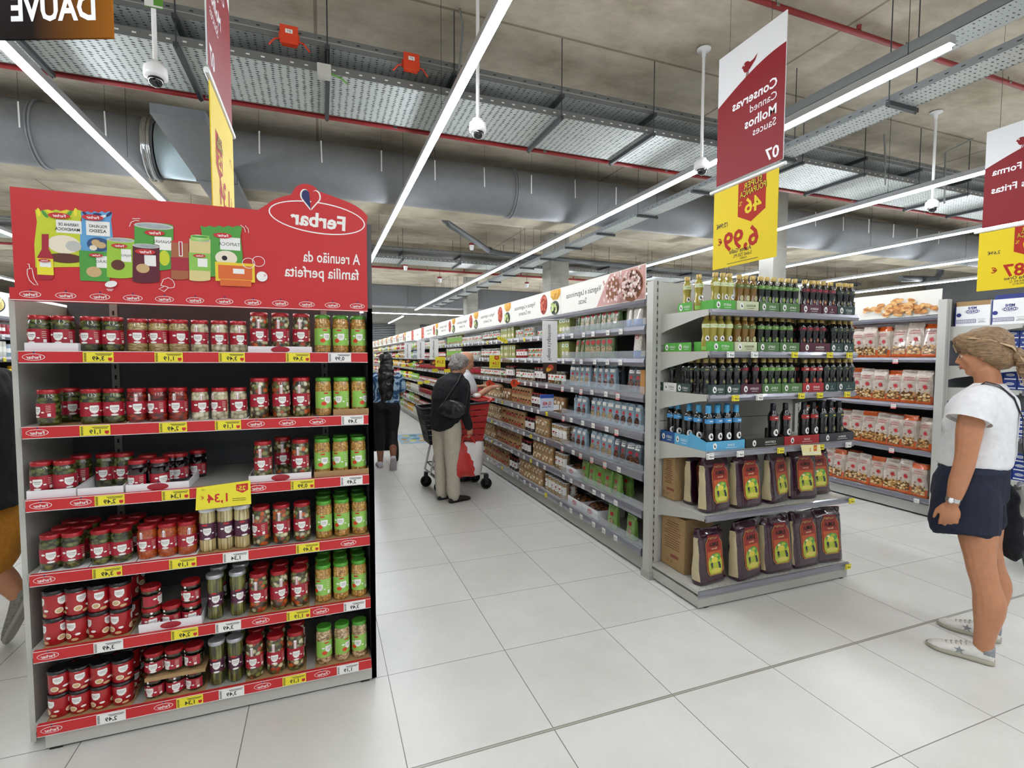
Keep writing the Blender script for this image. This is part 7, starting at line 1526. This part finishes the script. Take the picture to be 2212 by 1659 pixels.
t = thing('legume_carton', '', 'carton'); m = MB(); m.box(-.03, .03, -.045, .045, 0, .15, M('carton_yellow_green', '#9fa45c', .5)); fr = F_front(0, -.045, .07); m.oval(0, -.03, .02, .02, fr, cream, 1, 12); m.rect(-.02, .03, .02, .06, fr, white, 1); m.oval(0, .045, .01, .008, fr, gg, 2, 10); m.build('carton_body', t); PK['ct'] = (t, .064, 'yellow-green legume carton')
LVN = ['top', 'second', 'third', 'fourth', 'fifth', 'sixth', 'bottom']
cnt2 = {}
def fill(lv, ya, yb, kd, st=1, x=None, dx=.0, zoff=0., run='aisle', zz=None, face=-PI/2, jit=.006, maxn=999, setback=''):
    pr, pitch, ds = PK[kd]; z = (zz if zz is not None else ZL[lv])+.0025+zoff; gx = (x if x is not None else GX)
    dep = {'bg': .036, 'bw': .038, 'pk': .036, 'pl': .036, 'ps': .036, 'pg': .034, 'ck': .06, 'co': .06, 'cx': .06, 'ct': .05}.get(kd, .045)
    y = ya+pitch/2; h = {'tb': .0955, 'tp': .0955, 'td': .1505, 'rc': .0955, 'wc': .0905, 'sc': .0505, 'dj': .1505, 'rj': .1105, 'wj': .1205}.get(kd, .2)
    c = 0
    while y+pitch/2 < yb+.01 and c < maxn:
        for s_ in range(st):
            k = (lv, kd, s_, run, setback); n = cnt2.get(k, 0); cnt2[k] = n+1
            soft_ = kd in ('bg', 'bw', 'pk', 'pl', 'ps', 'pg', 'ck', 'co', 'cx')
            place(pr, (gx+dep+.012+dx, y+random.uniform(-1, 1)*.002, z+s_*h), face+random.gauss(0, .14 if soft_ else .3), '%s, %s from near end%s, %s %s shelf' % (ds, nth(n), ['', ', upper layer', ', third layer'][s_]+setback, LVN[lv], run), 'goods on the long aisle shelves' if run == 'aisle' else 'biscuit bags on the shelves', rx=(random.gauss(0, .05) if kd in ('ck', 'co', 'cx') else 0), sc=(1, 1, random.uniform(.92, 1.02)) if kd in ('ck', 'co', 'cx') else None)
        y += pitch; c += 1
LA = 'aisle'
SEG = {0: [(3.06, 3.3, 'bw', 1), (3.36, 4.12, 'bg', 1), (4.2, 4.5, 'ct', 1), (4.6, 5.0, 'sc', 1), (5.05, 5.3, 'sc', 2), (5.35, 5.6, 'wc', 1), (5.62, 6.1, 'ct', 1), (6.15, 6.9, 'wj', 1), (6.95, 8.0, 'wc', 1), (8.05, 9.1, 'yj', 1)],
       1: [(3.06, 3.18, 'bw', 1), (3.45, 4.12, 'bg', 1), (4.2, 4.5, 'ct', 1), (4.6, 5.2, 'sc', 2), (5.25, 5.6, 'rc', 1), (5.62, 6.1, 'ct', 1), (6.15, 7.0, 'wj', 1), (7.05, 8.1, 'wc', 1), (8.1, 9.1, 'yj', 1)],
       2: [(3.05, 3.3, 'ps', 1), (3.4, 3.75, 'pk', 1), (3.8, 4.2, 'pl', 1), (4.3, 4.7, 'wj', 1), (4.75, 5.0, 'dj', 1), (5.05, 5.6, 'wj', 1), (5.65, 5.9, 'dj', 1), (5.95, 7.0, 'wj', 1), (7.05, 9.0, 'rj', 1)],
       3: [(3.05, 3.4, 'pk', 1), (3.42, 3.8, 'pl', 1), (3.85, 4.2, 'pk', 1), (4.3, 4.7, 'td', 1), (4.75, 5.1, 'dj', 1), (5.12, 5.7, 'tb', 2), (5.72, 6.1, 'td', 1), (6.12, 6.9, 'tp', 2), (6.95, 9.0, 'rj', 1)],
       4: [(3.05, 3.4, 'ps', 1), (3.42, 3.8, 'pl', 1), (3.85, 4.2, 'pk', 1), (4.25, 4.6, 'pj', 1), (4.65, 5.0, 'tp', 2), (5.02, 5.3, 'dj', 1), (5.32, 6.1, 'tb', 2), (6.12, 6.9, 'tp', 2), (6.95, 9.0, 'rc', 2)],
       5: [(3.3, 3.95, 'pg', 1), (4.25, 4.5, 'pj', 1), (4.55, 5.1, 'tp', 2), (5.12, 5.4, 'dj', 1), (5.42, 6.3, 'tb', 2), (6.32, 6.9, 'tp', 2), (6.95, 9.0, 'rc', 2)],
       6: [(3.1, 3.24, 'pg', 1), (3.36, 3.5, 'pg', 1), (4.25, 4.75, 'pj', 1), (4.8, 5.5, 'tp', 2), (5.52, 5.8, 'dj', 1), (5.82, 6.8, 'tb', 2), (6.82, 7.0, 'wj', 1), (7.05, 9.0, 'rc', 2)]}
for lv, L_ in SEG.items():
    for ya, yb, kd, st in L_: fill(lv, ya, yb, kd, st, run=LA)
# second ranks near the front
for lv, ya, yb, kd in ((0, 3.4, 4.1, 'bg'), (2, 3.45, 4.2, 'ps'), (3, 3.1, 4.2, 'ps'), (4, 3.1, 4.2, 'ps'), (5, 3.3, 3.95, 'pg'), (4, 4.25, 4.6, 'pj'), (6, 4.25, 4.75, 'pj')): fill(lv, ya, yb, kd, 1, dx=.085, run=LA, setback=', set behind')
for lv in range(7):                                    # red goods further on
    fill(lv, 9.25, 11.9, ['wc', 'rc', 'rj', 'rc', 'rj', 'rc', 'rj'][lv], 1, run=LA)
fill(0, 9.15, 9.2, 'yj', 1, run=LA)
def mix(name, x, sgn, ya, yb, label, lv=ZL):
    rnd = random.Random(int(x*10)+3); m = MB(); cols = [canred, canw, tan, lgreen, yellow, packb, J_M, dred, corn]
    for z in lv:
        y = ya; c = rnd.choice(cols); run = 0
        while y < yb:
            if run <= 0: c = rnd.choice(cols); run = rnd.randint(4, 9); h = rnd.uniform(.1, .19)
            w_ = .075; xx = x+sgn*.05
            m.lathe([(.034, 0), (.035, .003), (.035, h-.01), (.033, h)], c, 8, (xx, y, z+.003)); m.lathe([(.0354, h*.3), (.0354, h*.65)], white if run % 3 else c, 8, (xx, y, z+.003), cap=False); y += w_; run -= 1
    o = m.build(name); tagt(o, label, 'packaged goods', kind='stuff')
mix('packaged_goods', GX, 1, 12.05, 22.8, 'mixed tiny cans and jars filling the far half of the long aisle shelves')
mix('packaged_goods', .17, -1, 3.1, 18.5, 'mixed cans and jars on the shelves hidden behind the red display')
mix('packaged_goods', -3.05, -1, 3.1, 14.8, 'mixed goods on the shelves seen left of the red display')
mix('packaged_goods', 5.44, 1, 5.75, 13.6, 'mixed goods further down the biscuit run', )
# biscuit bags
ZC3 = [1.545, 1.09, .636, .176]
for i, z in enumerate(ZC3):
    yq = 3.06+.03*(i % 2); q_ = 0
    while yq < 5.4: fill(i, yq, yq+.15, 'cx' if (q_+i) % 3 else 'ck', 1, x=5.44, run='biscuit', zz=z, maxn=1); yq += .138; q_ += 1
    fill(i, 3.12, 5.5, 'co', 1, x=5.44, dx=.11, run='biscuit', zz=z+.0, setback=', set behind')
# white trays with oval emblem, brown contents, bottom left shelves
J_F = Mcell('dried_figs', ['#7a4a2c', '#8e5a38', '#5e3620'], (30, 30, 30), '#2c160c')
for (lv, y0, y1, lab) in ((6, 3.62, 3.88, 'white tray of brown packets on the bottom aisle shelf, nearer one'), (6, 3.9, 4.16, 'white tray of brown packets on the bottom aisle shelf, farther one'), (5, 4.0, 4.2, 'white tray of brown packets on the sixth aisle shelf')):
    z = ZL[lv]; t = thing('carton_tray', lab, 'tray', (GX+.14, (y0+y1)/2, z), 'white trays on the aisle shelves')
    x0, x1 = GX+.012, GX+.28
    m = MB(); m.box(x0, x1, y0, y1, z+.0022, z+.0035, wcard); m.build('tray_base', t)
    m = MB(); m.box(x0, x0+.003, y0, y1, z+.0035, z+.08, wcard); fr = F_left(x0, (y0+y1)/2, z+.042); m.oval(0, 0, .045, .022, fr, red, 1, 20); m.oval(0, 0, .042, .019, fr, white, 2, 20); m.oval(0, 0, .039, .0165, fr, red, 3, 20); m.text('Ferbar', 0, 0, .012, fr, white, 4, .02, maxw=.06); m.build('front_wall', t)
    for a in (y0, y1-.003): m = MB(); m.box(x0+.003, x1, a, a+.003, z+.0035, z+.08, wcard); m.build('side_wall', t)
    for k in range(2):
        q = thing('snack_packet', 'brown filled clear packet, %s in the %s' % (['near', 'far'][k], lab.replace('white tray of brown packets on the ', 'white tray, ').replace('white tray', 'tray')), 'packet', (GX+.11, y0+.07+k*.12, z+.0036), 'brown packets in the white trays')
        m = MB(); m.ellip((GX+.12, y0+.068+k*.122 if y1-y0 > .22 else y0+.05+k*.095, z+.052), (.09, .055 if y1-y0 > .22 else .044, .048), J_F, 14, 8); m.build('packet_body', q)
# signs clipped along the aisle
m = None
def blade(y, x0=1.88, x1=2.03, z0=1.39, z1=1.87, lab='', txt=True, i=0):
    t = thing('aisle_flag', lab, 'sign', ((x0+x1)/2, y, z0), 'white flag signs along the aisle')
    m = MB(); m.box(x0, x1, y-.0015, y+.0015, z0+.1, z1, white2); fr = F_front((x0+x1)/2, y-.0015, (z0+z1)/2)
    m.text('Vegetais e Leguminosas', 0, .03, .026, lambda a, b, L=1: fr(b*1., a*1.+0, L) if False else fr(-(b-.03), a+.03, L), ink, 1, .005, maxw=.34, flip=False, ) if False else m.text('Vegetais e Leguminosas', 0, .04, .034, fr, ink, 1, .008, maxw=.33, rot=-PI/2)
    m.build('flag_panel', t)
    m = MB(); m.box(x0+.01, x1-.005, y-.0015, y+.0015, z0, z0+.1, M('flag_photo_brown', '#3a2a20', .5)); fr = F_front((x0+x1)/2, y-.0015, z0+.05); m.oval(.01, .005, .03, .028, fr, tom, 1, 12); m.oval(-.01, -.01, .03, .02, fr, corn, 2, 10, .6); m.oval(.0, .01, .02, .014, fr, tom, 3, 10, .6); m.build('flag_photo', t)
    m = MB(); m.tube([(2.125, y, 1.92), (2.1, y, 1.885), (x0-.01, y, 1.878)], .004, white2, 6); m.build('arm', t)
blade(4.2, lab='white flag sign hanging at right of the aisle, largest and nearest one')
for i, y in enumerate((9.2, 10.5, 12.2)): blade(y, 1.86, 2.02, lab='small far white flag sign along the aisle, %s beyond the couple' % nth(i))
t = thing('price_card', 'yellow card reading 1,04 on the aisle shelf edge right of the couple', 'sign', (2.05, 6.0, 1.48)); m = MB(); m.box(1.965, 2.112, 5.999, 6.001, 1.4, 1.56, yellow); fr = F_front(2.04, 5.999, 1.48)
m.text('1,04', .005, -.02, .036, fr, red, 1, .02); m.text('€', -.055, -.015, .014, fr, red, 1); m.pol([(-.01, .075), (.05, .075), (.05, .035), (.02, .02), (-.01, .035)], fr, red, 1); m.text('23', .02, .053, .022, fr, yellow, 2, .02); m.rect(-.05, -.06, .05, -.056, fr, ink, 1); m.build('card', t); m = MB(); m.box(2.06, 2.104, 6.0012, 6.003, 1.42, 1.5, white2); m.build('clip', t)
t = thing('price_card', 'white card with blue top reading 0,48 on the fourth aisle shelf', 'sign', (1.98, 4.3, 1.1)); m = MB(); m.box(1.905, 2.045, 4.299, 4.301, 1.035, 1.19, M('card_pale_blue', '#cfd6e8', .5)); fr = F_front(1.975, 4.299, 1.11)
m.rect(-.07, .045, .07, .08, fr, M('card_blue', '#2d4fa3', .5), 1); m.text('0,48', .0, -.005, .034, fr, red, 1, .02, maxw=.1); m.rect(-.05, -.04, .04, -.035, fr, ink, 1); m.build('card', t); m = MB(); m.box(2.0, 2.104, 4.3012, 4.303, 1.04, 1.09, white2); m.build('clip', t)
for i, (px, py, y) in enumerate(((1070, 828, 6.2), (1128, 827, 5.3))):
    p = on(px, py, 1, y); t = thing('shelf_wobbler', ['round red wobbler sign on the shelf edge, farther one', 'round red wobbler sign on the shelf edge, nearer one'][i], 'sign', (2.06, y, p.z))
    m = MB(); m.tube([(2.03, y, p.z), (2.033, y+.002, p.z)], .045, orange, 18, smooth=False) if False else m.prism([(.045*math.cos(a), .045*math.sin(a)) for a in [2*PI*k/18 for k in range(18)]], ((2.03, y, p.z), (1, 0, 0), (0, 0, 1), (0, -1, 0)), orange, .002); fr = F_front(2.03, y, p.z); m.text('3', 0, 0, .04, fr, ink, 1, .02); m.build('disc', t)
    m = MB(); m.box(2.07, 2.102, y+.0005, y+.0015, p.z-.02, p.z+.01, orange); m.build('clip', t)
p = on(1090, 733, 0, 2.05)
t = thing('shelf_wobbler', 'yellow tag sign sticking out at the second aisle shelf', 'sign', (2.05, p.y, p.z)); m = MB(); m.prism([(-.08, .02), (-.06, .04), (.06, -.01), (.06, -.045), (.03, -.05), (-.07, 0)], ((2.03, p.y, p.z), (1, 0, 0), (0, 0, 1), (0, -1, 0)), yellow, .002); fr = F_front(2.03, p.y, p.z); m.oval(-.005, -.005, .04, .012, fr, ink, 1, 14, -.4); m.oval(-.005, -.005, .033, .008, fr, yellow, 2, 14, -.4); m.build('tag', t)
for i, (x, y, z) in enumerate(((2.05, 8.6, 1.3), (2.05, 9.6, 1.28), (2.05, 10.4, 1.02), (2.05, 11.2, .96), (2.05, 12.5, 1.35), (2.05, 13.6, 1.3), (2.05, 14.8, 1.55), (2.05, 16.2, 1.4))):
    t = thing('shelf_wobbler', 'small far yellow tag along the aisle shelves, %s from near' % nth(i), 'sign', (x, y, z), 'far yellow shelf tags'); m = MB(); m.box(x-.06, x+.05, y, y+.002, z-.03, z+.03, yellow); m.build('tag', t)
t = thing('price_card', 'far yellow price card left of the couple', 'sign', (1.98, 8.9, 1.45)); m = MB(); m.box(1.9, 2.08, 8.899, 8.901, 1.36, 1.54, yellow); fr = F_front(1.99, 8.899, 1.45); m.text('2,19', 0, 0, .05, fr, red, 1, .02, maxw=.13); m.build('card', t)
t = thing('snack_display', 'yellow-brown cellulose sleeve on the third shelf beside the near upright', 'packet', (GX+.05, 3.02, 1.2815)); m = MB(); m.box(GX+.014, GX+.08, 2.995, 3.05, 1.282, 1.45, M('sleeve_tan', '#b9854a', .5)); m.build('sleeve', t)
# floor sticker
t = MB(); z = .0012; t.box(1.3, 2.0, 8.95, 10.05, 0, z, M('sticker_blue', '#8fb7d0', .4)); f_ = lambda a, b, L=1: Vector((a, b, z+.0002*L)); rnd = random.Random(2)
for k in range(26): t.oval(rnd.uniform(1.4, 1.92), rnd.uniform(9.1, 9.92), rnd.uniform(.04, .1), rnd.uniform(.03, .08), f_, [corn, M('sticker_green', '#6fa36a', .5), white, M('sticker_teal', '#3f86a8', .5), yellow][k % 5], 1+k, 12)
tagt(t.build('floor_sticker'), 'blue and yellow floor sticker in the aisle beyond the couple', 'sticker')
